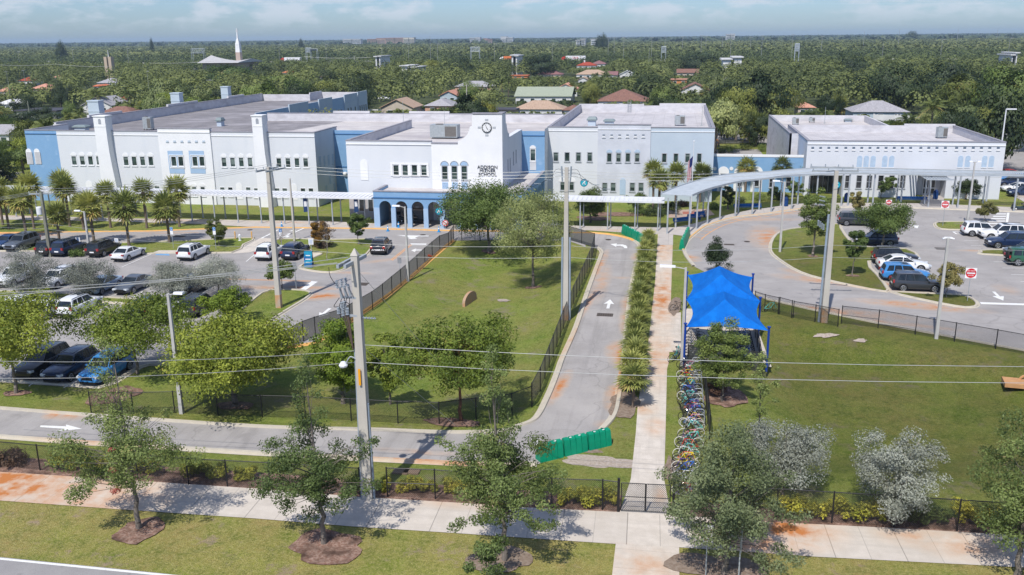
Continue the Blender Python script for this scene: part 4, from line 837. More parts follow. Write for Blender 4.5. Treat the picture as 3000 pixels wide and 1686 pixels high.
acunit(4,1742,1190,7.2,(1.6,.9,1.9),'condenser on stand on the right building roof',.2); acunit(4,275,1055,7.2,(1.2,.7,1.4),'small condenser at the left of the rear right roof'); acunit(4,440,1030,7.2,(1.1,.7,1.),'dark twin fan unit on the rear right roof')
acunit(1,1500,1105,DK,(1.5,1.,2.2),'tall condenser near the front edge of the dark left roof')
def hood(r,x,y,z,w_,h_,lab):
    p=Z(r,x,y,z); o=thing('roof_vent',lab,'roof vent',p); MB().box(-w_*.38,w_*.38,-.6,.6,0,h_*.6).build('curb',PALEB,o)
    MB().loft([[(-w_/2,-.8,h_*.6),(w_/2,-.8,h_*.6),(w_/2,.8,h_*.6),(-w_/2,.8,h_*.6)],[(-w_/2,-.8,h_*.75),(w_/2,-.8,h_*.75),(w_/2,.8,h_*.75),(-w_/2,.8,h_*.75)],[(-w_*.36,-.5,h_),(w_*.36,-.5,h_),(w_*.36,.5,h_),(-w_*.36,.5,h_)]]).build('cap',pm('vent_cap',(.20,.25,.26,1),None,3,.5),o)
hood(3,805,1060,DK,1.7,1.5,'left hooded roof vent on the middle roof'); hood(3,978,1052,DK,2.0,1.0,'right low hooded roof vent on the middle roof'); hood(4,802,1025,7.2,1.6,.7,'curved hood vent on the rear right roof'); hood(1,825,1112,DK,2.6,1.0,'ribbed hood vent on the left roof by the first pier'); hood(1,2222,1065,DK,1.1,1.5,'small gabled vent on the dark left roof')
def ladder(p,h,lab):
    o=thing('roof_ladder',lab,'ladder',p); 
    for s in (-.3,.3): MB().tube((s,0,0),(s,0,h),.035,n=5).build('rail',STEEL,o)
    m=MB()
    for k in range(int(h/.35)): m.tube((-.3,0,.2+k*.35),(.3,0,.2+k*.35),.025,n=4)
    m.build('rung',STEEL,o)
ladder(Vector((W(3,1180,900,183.6)[0],183.7,DK)),2.4,'ladder on the back parapet of the middle roof'); 
def mast(r,x,y,z,h,lab): p=Z(r,x,y,z); tag(MB().tube((0,0,0),(0,0,h),.05,.03,6).box(-.2,.2,-.2,.2,0,.1).build('roof_mast',STEEL,loc=p),lab,'mast')
mast(2,1487,1085,DK,4.5,'tall thin mast in the middle of the centre roof'); mast(2,1900,1090,DK,3,'thin rod behind the large air conditioner'); mast(4,568,1040,7.2,3.2,'pale mast on the rear right roof'); mast(3,1908,1060,DK,3.2,'thin rod near the right edge of the middle roof')
# ================= RIGHT BUILDING =================
annex=thing('school_annex','single storey white stucco building with row of square vents and blue blind arches','building',(34,145,0))
YB=145.1; ZB=8.5; DB=7.25; XB0,XB1=20.2,48.4
TW=[rect(8,x,735,x+56,868,YB) for x in (773,887,990,1106,1215,1326)]
en=rect(8,1495,735,1788,960,YB); en=(en[0],en[1],0,en[3]); en2=rect(8,412,735,742,960,YB); en2=(en2[0],en2[1],0,en2[3]); 
m=MB(); facade(m,XB0,XB1,0,ZB,YB,TW+[en,en2],dep=.3)
for e in (en,en2):
    m.face([(e[0],YB+3,0),(e[1],YB+3,0),(e[1],YB+3,e[3]),(e[0],YB+3,e[3])]); m.face([(e[0],YB+.3,0),(e[0],YB+3,0),(e[0],YB+3,e[3]),(e[0],YB+.3,e[3])][::-1]); m.face([(e[1],YB+.3,0),(e[1],YB+3,0),(e[1],YB+3,e[3]),(e[1],YB+.3,e[3])]); m.face([(e[0],YB,e[3]),(e[1],YB,e[3]),(e[1],YB+3,e[3]),(e[0],YB+3,e[3])])
m.face([(XB0,YB,0),(XB0,171,0),(XB0,171,ZB),(XB0,YB,ZB)][::-1]); m.face([(XB1,YB,0),(XB1,171,0),(XB1,171,ZB),(XB1,YB,ZB)]); bb(m,'wall',pm('stucco_annex',(.62,.64,.68,1),(.59,.61,.655,1),.4,.85),annex)
for h in TW: window(annex,*h,YB,FRAMEG,DGLASS,fw=.06,mull=1)
m=MB()
for x in (450,530,612,692,783,863,943,1026,1107,1188,1270,1352,1435,1538,1618,1700,1785,1898,1980,2065,2148,2232,2317):
    p=W(8,x,460,YB); m.box(p[0]-.2,p[0]+.2,YB-.03,YB-.001,p[2]-.15,p[2]+.15)
bb(m,'vent_opening',MATS['vent_dark'],annex)
m=MB()
for x in (450,530,612,692,783,863,943,1026,1107,1188,1270,1352,1435,1538,1618,1700,1785,1898,1980,2065,2148,2232,2317):
    p=W(8,x,460,YB); m.box(p[0]-.2,p[0]+.2,YB-.06,YB-.001,p[2]-.35,p[2]-.17); m.box(p[0]-.27,p[0]+.27,YB-.1,YB-.061,p[2]-.44,p[2]-.36)
band(m,XB0,XB1,YB,ZB-.55,ZB-.42,.1); bb(m,'vent_block',WHITE,annex)
m=MB()
for x in (895,962,1030,1148,1217,1910,1983,2152,2222): a=rect(8,x,538,x+52,655,YB); archpanel(m,a[0],a[1],a[2],a[3],YB,0,.03)
bb(m,'blind_arch',MATS['stucco_sky'],annex)
m=MB()
for x in (895,962,1030,1148,1217,1910,1983,2152,2222): a=rect(8,x,538,x+52,655,YB); m.box(a[0]-.05,a[1]+.05,YB-.07,YB-.001,a[2]-.1,a[2])
bb(m,'sill',WHITE,annex)
m=MB(); m.box(XB0+.01,XB1-.01,YB+.001,YB+.35,DB,ZB-.001); m.box(XB0+.01,XB0+.35,YB+.351,171,DB,ZB-.001); m.box(XB1-.35,XB1-.01,YB+.351,171,DB,ZB-.001); m.box(XB0,40,171,171.35,0,ZB+.0); m.box(40,XB1,171,171.35,0,ZB+.3); bb(m,'parapet',PARI,annex)
m=MB(); m.face([(XB0,YB,DB),(XB1,YB,DB),(XB1,171,DB),(XB0,171,DB)]); bb(m,'roof',ROOFG,annex)
m=MB(); m.face([(18.9,171.35,DB),(37.5,171.35,DB),(37.5,192,DB),(18.9,192,DB)]); m.face([(18.9,156,DB),(XB0,156,DB),(XB0,171.35,DB),(18.9,171.35,DB)]); bb(m,'roof',ROOFL,annex)
m=MB(); m.box(18.8,19.15,156,192,0,ZB); m.box(37.2,37.55,171.36,192,0,ZB); m.box(18.8,37.55,192,192.35,0,ZB); m.box(27.5,37.5,174,174.3,DB,ZB-.4); m.box(27.2,27.5,171.36,174.3,DB,ZB-.3); m.face([(18.8,156,0),(XB0,156,0),(XB0,156,ZB),(18.8,156,ZB)]); bb(m,'parapet',PARI,annex)
m=MB(); m.box(XB0-.06,XB1+.06,YB-.07,YB+.42,ZB,ZB+.1); m.box(XB0-.06,XB0+.42,YB+.43,171,ZB,ZB+.1); m.box(XB1-.42,XB1+.06,YB+.43,171,ZB,ZB+.1); m.box(18.74,19.2,156,192,ZB+.001,ZB+.1); bb(m,'coping',COPE,annex)
# doors in the entry
for x0,x1 in ((1558,1612),(1630,1677)):
    a=rect(8,x0,820,x1,928,YB+2.9); m=MB(); m.box(a[0]-.1,a[1]+.1,YB+2.9,YB+2.999,0,2.75); d=bb(m,'door',WHITE,annex)
    m=MB(); m.box(a[0]+.08,a[1]-.08,YB+2.87,YB+2.899,1.2,2.5); m.box(a[0]+.08,a[1]-.08,YB+2.87,YB+2.899,.25,1.); m.build('pane',DGLASS,d)
m=MB(); 
for i in range(8): m.box(en2[0]+.3+i*.75,en2[0]+.95+i*.75,YB+2.9,YB+2.99,.1,2.7)
bb(m,'glazing',DGLASS,annex)
# low blue link
pL=Z(7,2050,895); YL=pL[1]; ZL=W(7,2200,548,YL)[2]
wn=[rect(7,x,718,x+56,850,YL) for x in (2095,2260,2432)]+[rect(8,x,752,x+54,858,YL) for x in (12,180)]
m=MB(); facade(m,XMD1,XB0,0,ZL,YL,wn); m.box(XMD1,XB0,YL+.3,YL+6,ZL-.6,ZL-.4); bb(m,'wall',BLUE,annex)
for h in wn: window(annex,*h,YL,FRAMEG,DGLASS,fw=.06,mull=1)
m=MB()
for h in wn[:3]:
    cx=(h[0]+h[1])/2; r=(h[1]-h[0])/2+.45; n=14; zc=h[3]-.1; zi=h[3]+.02
    A=[(cx+r*math.cos(math.pi*i/n),zc+.35+r*math.sin(math.pi*i/n)) for i in range(n+1)]
    P=[(cx+r,zi)]+A+[(cx-r,zi)]; m.loft([[(x,YL-.001,z) for x,z in P],[(x,YL-.06,z) for x,z in P]]); m.box(cx-r,h[0]-.04,YL-.06,YL-.001,0,zi-.001); m.box(h[1]+.04,cx+r,YL-.06,YL-.001,0,zi-.001)
for r_,x,y in ((7,2040,668),(7,2208,668)): p=W(r_,x,y,YL); m.loft([[(p[0]+.3*math.cos(t*.5236),YL-d,p[2]+.3*math.sin(t*.5236)) for t in range(12)] for d in (.001,.06)])
m.box(XMD1,XB0,YL-.06,YL+.4,ZL+.001,ZL+.35); bb(m,'window_arch',WHITE,annex)
# ================= OBJECTS =================
GALV=pm('galvanised_post',(.40,.43,.46,1),(.34,.37,.40,1),2,.5,.2); CPOLE=pm('concrete_pole',(.50,.47,.42,1),(.42,.39,.345,1),1.2,.8,stretch=(1,1,.3),obj=True,c3=(.50,.33,.20,1),s3=.25,l3=.62,h3=.8); LPOLE=pm('lamp_pole',(.47,.46,.44,1),(.40,.39,.38,1),1.5,.7)
WOODP=pm('wood_pole',(.22,.24,.19,1),(.16,.15,.12,1),3,.85,stretch=(1,1,.1)); WIREM=pm('wire_metal',(.40,.41,.40,1),None,3,.45,.3); INS=pm('insulator_grey',(.30,.34,.38,1),None,3,.35); ALU=pm('painted_white_metal',(.70,.71,.73,1),(.64,.65,.67,1),1.5,.4); BLKM=pm('black_coated_metal',(.018,.018,.02,1),None,3,.45)
CONDUIT=pm('blue_grey_conduit',(.30,.36,.43,1),None,2,.5); REDP=pm('sign_red',lin(205,25,40),None,3,.5); WSIGN=pm('sign_white',(.80,.80,.80,1),(.74,.74,.74,1),3,.5); BLUES=pm('sign_blue',lin(25,120,190),None,3,.5); RUSTB=pm('rust_foot',(.50,.29,.15,1),(.42,.34,.27,1),2,.8,lo=.4,hi=.6)
LOUV=pm('louvre_metal',(.45,.49,.525,1),(.38,.42,.455,1),1,.4,.2)
# ---- straight covered walkway ----
ZCN=hgt(*uv(6,525,1240),uv(6,512,968)[1])
def walkway(lab,x0,x1,yf,yb,posts,zc,mat=ALU):
    o=thing('covered_walkway',lab,'canopy',((x0+x1)/2,(yf+yb)/2,0)); cx,cy=(x0+x1)/2,(yf+yb)/2
    m=MB(); n=int((x1-x0)/9.7)+1
    for i in range(n):
        a=x0+(x1-x0)*i/n; b=x0+(x1-x0)*(i+1)/n; m.loft([[(a-cx+.02,yf-cy,zc),(a-cx+.02,yb-cy,zc),(a-cx+.02,yb-cy,zc+.32),(a-cx+.02,(yf+yb)/2-cy,zc+.26),(a-cx+.02,yf-cy,zc+.22)],[(b-cx-.02,yf-cy,zc),(b-cx-.02,yb-cy,zc),(b-cx-.02,yb-cy,zc+.32),(b-cx-.02,(yf+yb)/2-cy,zc+.26),(b-cx-.02,yf-cy,zc+.22)]])
    m.build('canopy_roof',mat,o)
    m=MB()
    for k in range(int((x1-x0)/.6)): a=x0-cx+.3+k*.6; m.box(a-.015,a+.015,yf-cy+.02,yb-cy-.02,zc+.265,zc+.33)
    m.build('roof_seam',mat,o)
    for px_ in posts:
        for dy in (yf+.45,yb-.45):
            MB().box(px_-cx-.07+(.25 if dy>cy else 0),px_-cx+.07+(.25 if dy>cy else 0),dy-cy-.07,dy-cy+.07,.03,zc-.02).box(px_-cx-.14+(.25 if dy>cy else 0),px_-cx+.14+(.25 if dy>cy else 0),dy-cy-.14,dy-cy+.14,.03,.08).build('post',GALV,o)
    return o
yf=Z(6,600,968,ZCN)[1]; yb=Z(6,600,905,ZCN+.25)[1]; x1=Z(6,1185,968,ZCN)[0]
pxs=[Z(6,x,1238)[0] for x in (15,262,523,775)]; st=(pxs[3]-pxs[0])/3; pxs=[pxs[0]-st*k for k in range(12,0,-1)]+pxs+[pxs[3]+st]
walkway('long flat white covered walkway on thin posts left of the arcade',-113,x1,yf,yb,[p for p in pxs if p<x1-.3],ZCN)
xa,xb_=Z(7,300,1000,ZCN)[0],Z(7,1535,1015,ZCN)[0]; yf2=Z(7,1000,1008,ZCN)[1]; yb2=Z(7,1000,950,ZCN+.25)[1]
walkway('short flat white covered walkway right of the arcade ending at the curved canopy',xa,xb_,yf2,yb2,[Z(7,x,1290)[0] for x in (400,678,958,1235,1465)],ZCN)
# ---- curved louvred canopy ----
ZK=hgt(*uv(7,1780,1312),uv(7,1780,950)[1])
fe=smooth2([Z(r,x,y,ZK) for r,x,y in ((7,1812,948),(7,1950,893),(7,2100,850),(7,2250,816),(7,2400,793),(7,2576,776),(8,200,748),(8,420,738),(8,760,728),(8,1100,727),(8,1640,738),(8,2220,745),(8,2700,750))],6)
be=smooth2([Z(r,x,y,ZK+.2) for r,x,y in ((7,1500,932),(7,1640,873),(7,1800,820),(7,2000,765),(7,2200,737),(7,2400,722),(7,2576,712),(8,200,692),(8,500,678),(8,1000,682),(8,1600,692),(8,2300,708),(8,2700,716))],6)
o=thing('curved_canopy','long curved blue-grey louvred canopy sweeping to the right building','canopy',(fe[0][0],fe[0][1],0)); OC=Vector((fe[0][0],fe[0][1],0))
def cpl(P,t):
    L=[0]; 
    for a,b in zip(P[:-1],P[1:]): L.append(L[-1]+(b-a).length)
    s=t*L[-1]
    for i in range(len(P)-1):
        if s<=L[i+1]+1e-9: return P[i].lerp(P[i+1],(s-L[i])/max(L[i+1]-L[i],1e-6))
    return P[-1]
m=MB(); NL=230
for i in range(NL):
    a0,a1=cpl(fe,i/NL)-OC,cpl(fe,(i+.55)/NL)-OC; b0,b1=cpl(be,i/NL)-OC,cpl(be,(i+.55)/NL)-OC; u=Vector((0,0,.05)); w_=Vector((0,0,.13))
    m.loft([[a0+u,a1+w_,a1+w_+u*.6,a0+u*1.6],[b0+u,b1+w_,b1+w_+u*.6,b0+u*1.6]])
lo=m.build('louvre',LOUV,o); lo['kind']='stuff'
for P,nm in ((fe,'beam'),(be,'beam')):
    m=MB(); Pq=[p-OC for p in P]
    for a,b in zip(Pq[:-1],Pq[1:]): d=(b-a).normalized(); n=Vector((-d.y,d.x,0))*.06; z=Vector((0,0,.26)); m.loft([[a-n,a+n,a+n+z,a-n+z],[b-n,b+n,b+n+z,b-n+z]])
    m.build(nm,LOUV,o)
npost=0
for r,x,y in ((7,1560,1325),(7,1780,1312),(7,1855,1275),(7,1965,1222),(7,2090,1187),(7,2245,1152),(7,2415,1132),(8,30,1105),(8,235,1077),(8,480,1050),(8,735,1045),(8,800,1043),(8,1050,1040),(8,1335,1012),(8,1610,1055),(8,1905,1065),(8,2185,1070),(8,2470,1100),(7,1645,1262),(7,1920,1140),(7,2275,1108),(7,2485,1085),(8,125,1045),(8,295,1035),(8,400,1020),(8,1000,1012),(8,1290,1000),(8,1570,1025),(8,1855,1035),(8,2160,1020)):
    p=Z(r,x,y)-OC; t=ZK-.02
    MB().box(p.x-.1,p.x+.1,p.y-.1,p.y+.1,.03,t).build('post',GALV,o)
for (xa_,xb_,lab) in ((8,0,''),): pass
# entry awnings of the annex
def awn(x0,x1,y0,y1,z,lab):
    o=thing('entrance_awning',lab,'awning',((x0+x1)/2,y0,z)); m=MB(); n=9; w_=(x1-x0)
    for i in range(n): m.box(-w_/2+w_*i/n,-w_/2+w_*(i+.6)/n,0,y1-y0,.05,.12)
    m.build('slat',LOUV,o); MB().box(-w_/2,w_/2,-.08,0,0,.2).build('fascia',LOUV,o)
e0_=Z(8,1560,745,ZK-.1); e1_=Z(8,1895,770,ZK-.1); awn(e0_[0],e1_[0]-.3,e1_[1],YB-.12,ZK-.35,'louvred awning over the double doors of the right building')
# ---- fences ----
FAB=meshmat('chain_link_black',(.02,.02,.022,1),.11,.17); FABS=meshmat('chain_link_windscreen',(.045,.05,.045,1),.11,.17,.62)
def fabric(name,pts,z0,h,mat,parent,O):
    v=[];f=[];uvs=[];s=0
    for a,b in zip(pts[:-1],pts[1:]):
        L=(b-a).length; n=len(v); v+=[(a.x-O.x,a.y-O.y,a.z-O.z+z0),(b.x-O.x,b.y-O.y,b.z-O.z+z0),(b.x-O.x,b.y-O.y,b.z-O.z+h),(a.x-O.x,a.y-O.y,a.z-O.z+h)]; f.append((n,n+1,n+2,n+3)); uvs+=[(s,z0),(s+L,z0),(s+L,h),(s,h)]; s+=L
    me=bpy.data.meshes.new(name); me.from_pydata(v,[],f); l=me.uv_layers.new(name='UVMap'); l.data.foreach_set('uv',[c for u in uvs for c in u]); me.materials.append(mat); return put(name,me,parent)
def fence(pts,h,lab,step=3.,mat=None,mid=False,post_r=.04,name='chain_link_fence'):
    P=[Vector((p[0],p[1],gz(p[0],p[1]))) for p in pts]; Q_=[]
    for a,b in zip(P[:-1],P[1:]):
        n=max(1,round((b-a).length/step))
        for i in range(n): c=a.lerp(b,i/n); c.z=gz(c.x,c.y); Q_.append(c)
    Q_.append(P[-1]); O=Q_[0].copy(); o=thing(name,lab,'fence',O)
    fabric('fabric',Q_,.05,h,mat or FAB,o,O)
    for p in Q_: q=p-O; MB().tube((q.x,q.y,q.z),(q.x,q.y,q.z+h+.06),post_r,n=7).build('post',BLKM,o)
    m=MB()
    for a,b in zip(Q_[:-1],Q_[1:]): m.tube(a-O+Vector((0,0,h)),b-O+Vector((0,0,h)),.028,n=6)
    m.build('rail',BLKM,o)
    if mid:
        m=MB(); a,b=Q_[0]-O,Q_[1]-O; m.tube(a+Vector((0,0,h*.5)),b+Vector((0,0,h*.5)),.025,n=6); m.build('brace_rail',BLKM,o)
    return o
hf=1.62
a0=Z(21,405,388); a1=Z(21,1900,532); a2=Z(21,2290,552); a3=Z(22,145,575); a4=Z(22,1050,635)
fence([a0-(a1-a0).normalized()*12,a0,a1,a2,a3,a4],hf,'long black chain link fence beside the front pavement, left of the tall concrete pole')
fence([Z(22,1325,655),Z(22,1805,675),Z(23,400,770),Z(23,908,786),Z(23,1070,806)],1.75,'black chain link fence between the tall concrete pole and the gate',mid=True)
fence([Z(23,1615,846),Z(24,80,880),Z(24,640,917),Z(24,1265,957),Z(24,1900,1000),Z(24,3200,1090)],1.75,'black chain link fence beside the front pavement, right of the gate')
g0,g1=Z(23,1095,806),Z(23,1592,832); gw=(g1-g0).length; ga=math.atan2(g1.y-g0.y,g1.x-g0.x)
o=thing('double_gate','closed black chain link double gate across the path','gate',g0,ga); 
for k in (0,1):
    x0=k*gw/2; x1_=x0+gw/2-.04; lf=MB(); 
    for q in (((x0,0,.12),(x1_,0,.12)),((x0,0,1.7),(x1_,0,1.7)),((x0,0,.92),(x1_,0,.92)),((x0,0,.12),(x0,0,1.7)),((x1_,0,.12),(x1_,0,1.7))): lf.tube(*q,.026,n=6)
    L=lf.build('gate_leaf',BLKM,o); fabric('fabric',[Vector((x0,0,0)),Vector((x1_,0,0))],.14,1.68,FAB,L,Vector((0,0,0)))
for x in (-.14,gw+.14): MB().tube((x,0,0),(x,0,1.95),.07,n=10).build('gate_post',BLKM,o)
fence([Z(15,920,865),Z(15,1345,760+110),Z(15,1760,862),Z(15,2195,890),Z(16,65,903),Z(16,500,915),Z(16,960,940),Z(16,1430,966),Z(16,1845,978),Z(17,0,885),Z(17,200,806)],1.55,'black chain link fence along the front of the grassy basin',mid=False)
fence([Z(17,200,806),Z(17,285,640),Z(13,520,1110),Z(13,620,860),Z(13,730,610),Z(13,800,440),Z(13,830,300)],1.75,'dark windscreened fence between the basin and the palm lined lane',2.4,FABS)
fence([Z(13,830,300),Z(13,700,258),Z(13,575,222),Z(13,400,212)],1.75,'windscreened fence corner at the top of the lane',2.4,FABS)
fence([Z(16,-60,470),Z(12,480,1240),Z(12,600,1195),Z(12,860,1110),Z(12,950,1060),Z(12,1070,985),Z(12,1175,922),Z(12,1280,840),Z(12,1370,760),Z(12,1460,682),Z(12,1545,605),Z(12,1625,530),Z(12,1700,455),Z(12,1775,388),Z(12,1850,322),Z(12,1940,290),Z(12,1990,215)],1.75,'grey windscreened fence between the exit lane and the basin',2.4,FABS)
fence([Z(12,1990,215),Z(12,2070,232),Z(12,2440,228),Z(13,400,212)],1.75,'open black chain link fence at the far edge of the basin',3)
fence([Z(13,2440,900),Z(13,2540,935),Z(14,100,965)],1.55,'short chain link fence joining the shelter to the small gate',2.)
o=fence([Z(14,110,970),Z(14,235,1005)],1.6,'narrow black chain link gate by the right loop road',1.6,name='fence_gate'); o['category']='gate'
fence([Z(14,250,1005),Z(14,470,1045),Z(14,700,1092)],1.55,'chain link fence panel in front of the right concrete pole',2.6)
fence([Z(14,735,1062),Z(14,1105,1106),Z(14,1480,1172),Z(14,1875,1242),Z(14,2288,1316),Z(14,2700,1395),Z(14,3200,1490)],1.6,'black chain link fence along the outer edge of the right loop road',4,mid=True)
fp0,fp1=Z(17,1915,520),Z(17,1985,1130)
fence([fp0+Vector((0,4,0)),fp1],1.6,'dark fence seen end on behind the bicycle racks',2.4,FABS)
# ---- shade shelter ----
SHADE=pm('shade_fabric',lin(6,108,196),lin(0,92,178),1.6,.8,spec=.15,bump=.25,stretch=(1,.35,1)); BPOST=pm('blue_post',lin(22,62,150),None,2,.4)
hs_=3.2; cs={'FL':Z(13,1745,1097,hs_),'FR':Z(13,2585,1133,hs_),'ML':Z(13,1748,815,hs_),'MR':Z(13,2498,832,hs_),'RL':Z(13,1762,572,hs_),'RR':Z(13,2425,592,hs_)}
o=thing('shade_shelter','bright blue fabric shade shelter with two peaks over the bicycle racks','shelter',Vector((cs['FL'].x,cs['FL'].y,0))); O=Vector((cs['FL'].x,cs['FL'].y,0))
def sail(A,B,C,D,R1,R2):
    m=MB()
    cen=(A+B+C+D)/4
    for P,Q_,S,T in ((A,B,R1,R1),(B,C,R1,R2),(C,D,R2,R2),(D,A,R2,R1)):
        inn=(cen-(P+Q_)/2); inn.z=0; inn.normalize(); nu,nv=14,9; g=[]
        for j in range(nv+1):
            row=[]
            for i in range(nu+1):
                u,v=i/nu,j/nv; e=P.lerp(Q_,u)+inn*math.sin(math.pi*u)*.55*(1-v); t=S.lerp(T,u); p=e.lerp(t,v); p=p-O; p.z-=math.sin(math.pi*v)*.16*(1 if S!=T else 1)+math.sin(math.pi*u)*.0; row.append(tuple(p))
            g.append(row)
        n=len(m.v)
        for row in g: m.v+=row
        for j in range(nv):
            for i in range(nu): a=n+j*(nu+1)+i; m.f.append((a,a+1,a+nu+2,a+nu+1)); m.m.append(0)
    return m
sail(cs['FL'],cs['FR'],cs['MR'],cs['ML'],Z(13,2142,815,hs_+1.75),Z(13,2130,735,hs_+1.75)).build('fabric_roof',SHADE,o,smooth=35)
sail(cs['ML'],cs['MR'],cs['RR'],cs['RL'],Z(13,2105,565,hs_+1.75),Z(13,2088,480,hs_+1.75)).build('fabric_roof',SHADE,o,smooth=35)
for k,c_ in cs.items():
    q=c_-O; MB().tube((q.x*1.002,q.y,0),(q.x,q.y,hs_+.25),.085,n=10).tube((q.x,q.y,hs_+.25),(q.x,q.y,hs_+.33),.14,n=10).build('post',BPOST,o)
sheet('pavement',[cs['FL']+Vector((.1,1,0)),cs['FR']+Vector((.5,1,0)),cs['RR'],cs['RL']],.034,PATHM)
ce=[Vector((p.x,p.y,0)) for p in (cs['FL'],cs['FR'],cs['MR'],cs['RR'])]
fence([ce[0]+Vector((.3,.6,0)),ce[1]+Vector((-.3,.6,0)),ce[2]+Vector((-.2,0,0)),ce[3]+Vector((-.2,0,0))],1.6,'dark chain link fence closing the shade shelter',2.4,FABS)
# ---- bicycles ----
TYRE=pm('tyre_rubber',(.015,.015,.016,1),None,4,.8); TYREW=pm('white_tyre',(.62,.6,.55,1),None,4,.7); CHR=pm('chrome',(.5,.5,.5,1),None,3,.25,.8); SADM=pm('saddle_black',(.02,.02,.02,1),None,3,.6)
BC={'turquoise':lin(95,205,195),'red':lin(205,40,35),'yellow':lin(235,205,40),'purple':lin(110,70,170),'pink':lin(235,140,170),'blue':lin(35,110,200),'white':lin(225,225,225),'black':lin(35,35,38),'orange':lin(225,95,45),'green':lin(70,185,110),'silver':lin(150,155,160),'navy':lin(30,50,100)}
BM={k:pm('bike_'+k,v,None,3,.35) for k,v in BC.items()}
def wheel_me(mat,R=.31):
    m=MB().ring((0,0,0),R,.022,'y',20,5); 
    for i in range(6): t=i*math.pi/6; m.tube((-R*math.cos(t),0,-R*math.sin(t)),(R*math.cos(t),0,R*math.sin(t)),.004,n=3,mi=1,cap=False)
    m.tube((0,-.04,0),(0,.04,0),.03,n=6,mi=1); return m.mesh('wheel',[mat,CHR])
WHM={'b':wheel_me(TYRE),'w':wheel_me(TYREW)}
HB=MB().path([(-.08,-.29,0),(.0,-.26,.02),(.04,-.08,.0),(.04,.08,.0),(.0,.26,.02),(-.08,.29,0)],.014,5).tube((.04,0,0),(.0,0,-.14),.016,n=5).mesh('handlebar',CHR)
SDL=MB().loft([[(-.14,-.08,0),(-.14,.08,0),(-.14,.07,.05),(-.14,-.07,.05)],[(.0,-.05,0),(.0,.05,0),(.0,.045,.04),(.0,-.045,.04)],[(.13,-.02,0),(.13,.02,0),(.13,.018,.03),(.13,-.018,.03)]]).mesh('saddle',SADM)
BPRO={}
def bike_frame(col):
    if col in BPRO: return BPRO[col]
    b,s,h,r,f=(0,0,.28),(-.17,0,.72),(.33,0,.78),(-.5,0,.31),(.5,0,.31); m=MB()
    for p,q,w_ in ((b,s,.02),(s,h,.018),(b,h,.022),((.33,0,.78),(.36,0,.66),.022)): m.tube(p,q,w_,n=5)
    for sy_ in (-.05,.05):
        m.tube(b,(r[0],sy_,r[2]),.012,n=4).tube((s[0],0,.66),(r[0],sy_,r[2]),.011,n=4).tube((.365,sy_*.6,.64),(f[0],sy_,f[2]),.014,n=4)
    m.tube((-.17,0,.72),(-.2,0,.84),.014,n=4,mi=1).tube((0,-.09,.26),(0,.09,.28),.02,n=4,mi=1); m.ring((0,.06,.28),.08,.008,'y',10,3,mi=1)
    BPRO[col]=m.mesh('frame',[BM[col],SADM]); return BPRO[col]
nb=[0]
def bicycle(p,rz,col,white,scale,lab,grp,lean=0.):
    o=thing('bicycle',lab,'bicycle',p,rz,grp); o.scale=(scale,)*3; o.rotation_euler[0]=lean
    put('frame',bike_frame(col),o); 
    for x in (-.5,.5): put('wheel',WHM['w' if white else 'b'],o,(x,0,.31))
    put('handlebar',HB,o,(.31,0,.93)); put('saddle',SDL,o,(-.21,0,.85)); nb[0]+=1; return o
rb_=random.Random(11)
seq=['black','pink','silver','turquoise','white','red','black','yellow','silver','red','green','black','yellow','turquoise','blue','navy','purple','blue','black','navy','turquoise','silver','black','turquoise','blue','purple','orange','purple','blue','white','black','yellow','pink','blue','white','turquoise']
ORD=['first','second','third','fourth','fifth','sixth','seventh','eighth','ninth','tenth','eleventh','twelfth','thirteenth','fourteenth','fifteenth','sixteenth','seventeenth','eighteenth','nineteenth','twentieth']
def ordn(i): return ORD[i] if i<20 else 'twenty-'+ORD[i-20] if i<29 else ('thirtieth' if i==29 else 'thirty-'+ORD[i-30])
pa,pb=Z(17,1765,405),Z(17,1830,1050)
for i,cn in enumerate(seq):
    p=pa.lerp(pb,(i+.5)/len(seq)); p.x+=rb_.uniform(-.18,.18); w_=rb_.random()<.22
    bicycle(p,rb_.choice((0,math.pi))+rb_.uniform(-.28,.28),cn,w_,rb_.uniform(.88,1.02),'%s bicycle with %s tyres, %s from the shade shelter in the outdoor rack row'%(cn,'white' if w_ else 'black',ordn(i)),'bicycles in the outdoor rack row',rb_.uniform(-.12,.12))
pc,pd=Z(17,1800,1090),Z(23,1700,700)
for i,cn in enumerate(['black','pink','turquoise','navy','red','turquoise','white','orange','yellow','purple','blue','black','white','silver','white','red','purple']):
    p=pc.lerp(pd,(i+.5)/17); p.x+=rb_.uniform(-.1,.35); bicycle(p,rb_.choice((0,math.pi))+rb_.uniform(-.35,.35),cn,i%3==0,rb_.uniform(.92,1.08),'%s bicycle, %s in the row between the racks and the gate under the oak'%(cn,ordn(i)),'bicycles between the racks and the gate',rb_.uniform(-.15,.15))
sA,sB=cs['FL'].copy(),cs['FR'].copy(); sA.z=sB.z=0
for k in range(9):
    p=Vector((sA.x+.9,sA.y+.9+k*.75,.04)); cn=rb_.choice(('black','navy','silver','red','blue')); bicycle(p,rb_.uniform(-.2,.2)+math.pi,cn,False,1.05,'%s bicycle, %s along the left side inside the shade shelter'%(cn,ordn(k)),'bicycles inside the shade shelter')
for k in range(14):
    p=Vector((sB.x-1.4,sB.y+1.1+k*.55,.04)); cn=rb_.choice(('black','black','navy','silver','blue')); bicycle(p,rb_.uniform(-.2,.2),cn,False,1.05,'%s bicycle, %s along the right side inside the shade shelter'%(cn,ordn(k)),'bicycles inside the shade shelter')
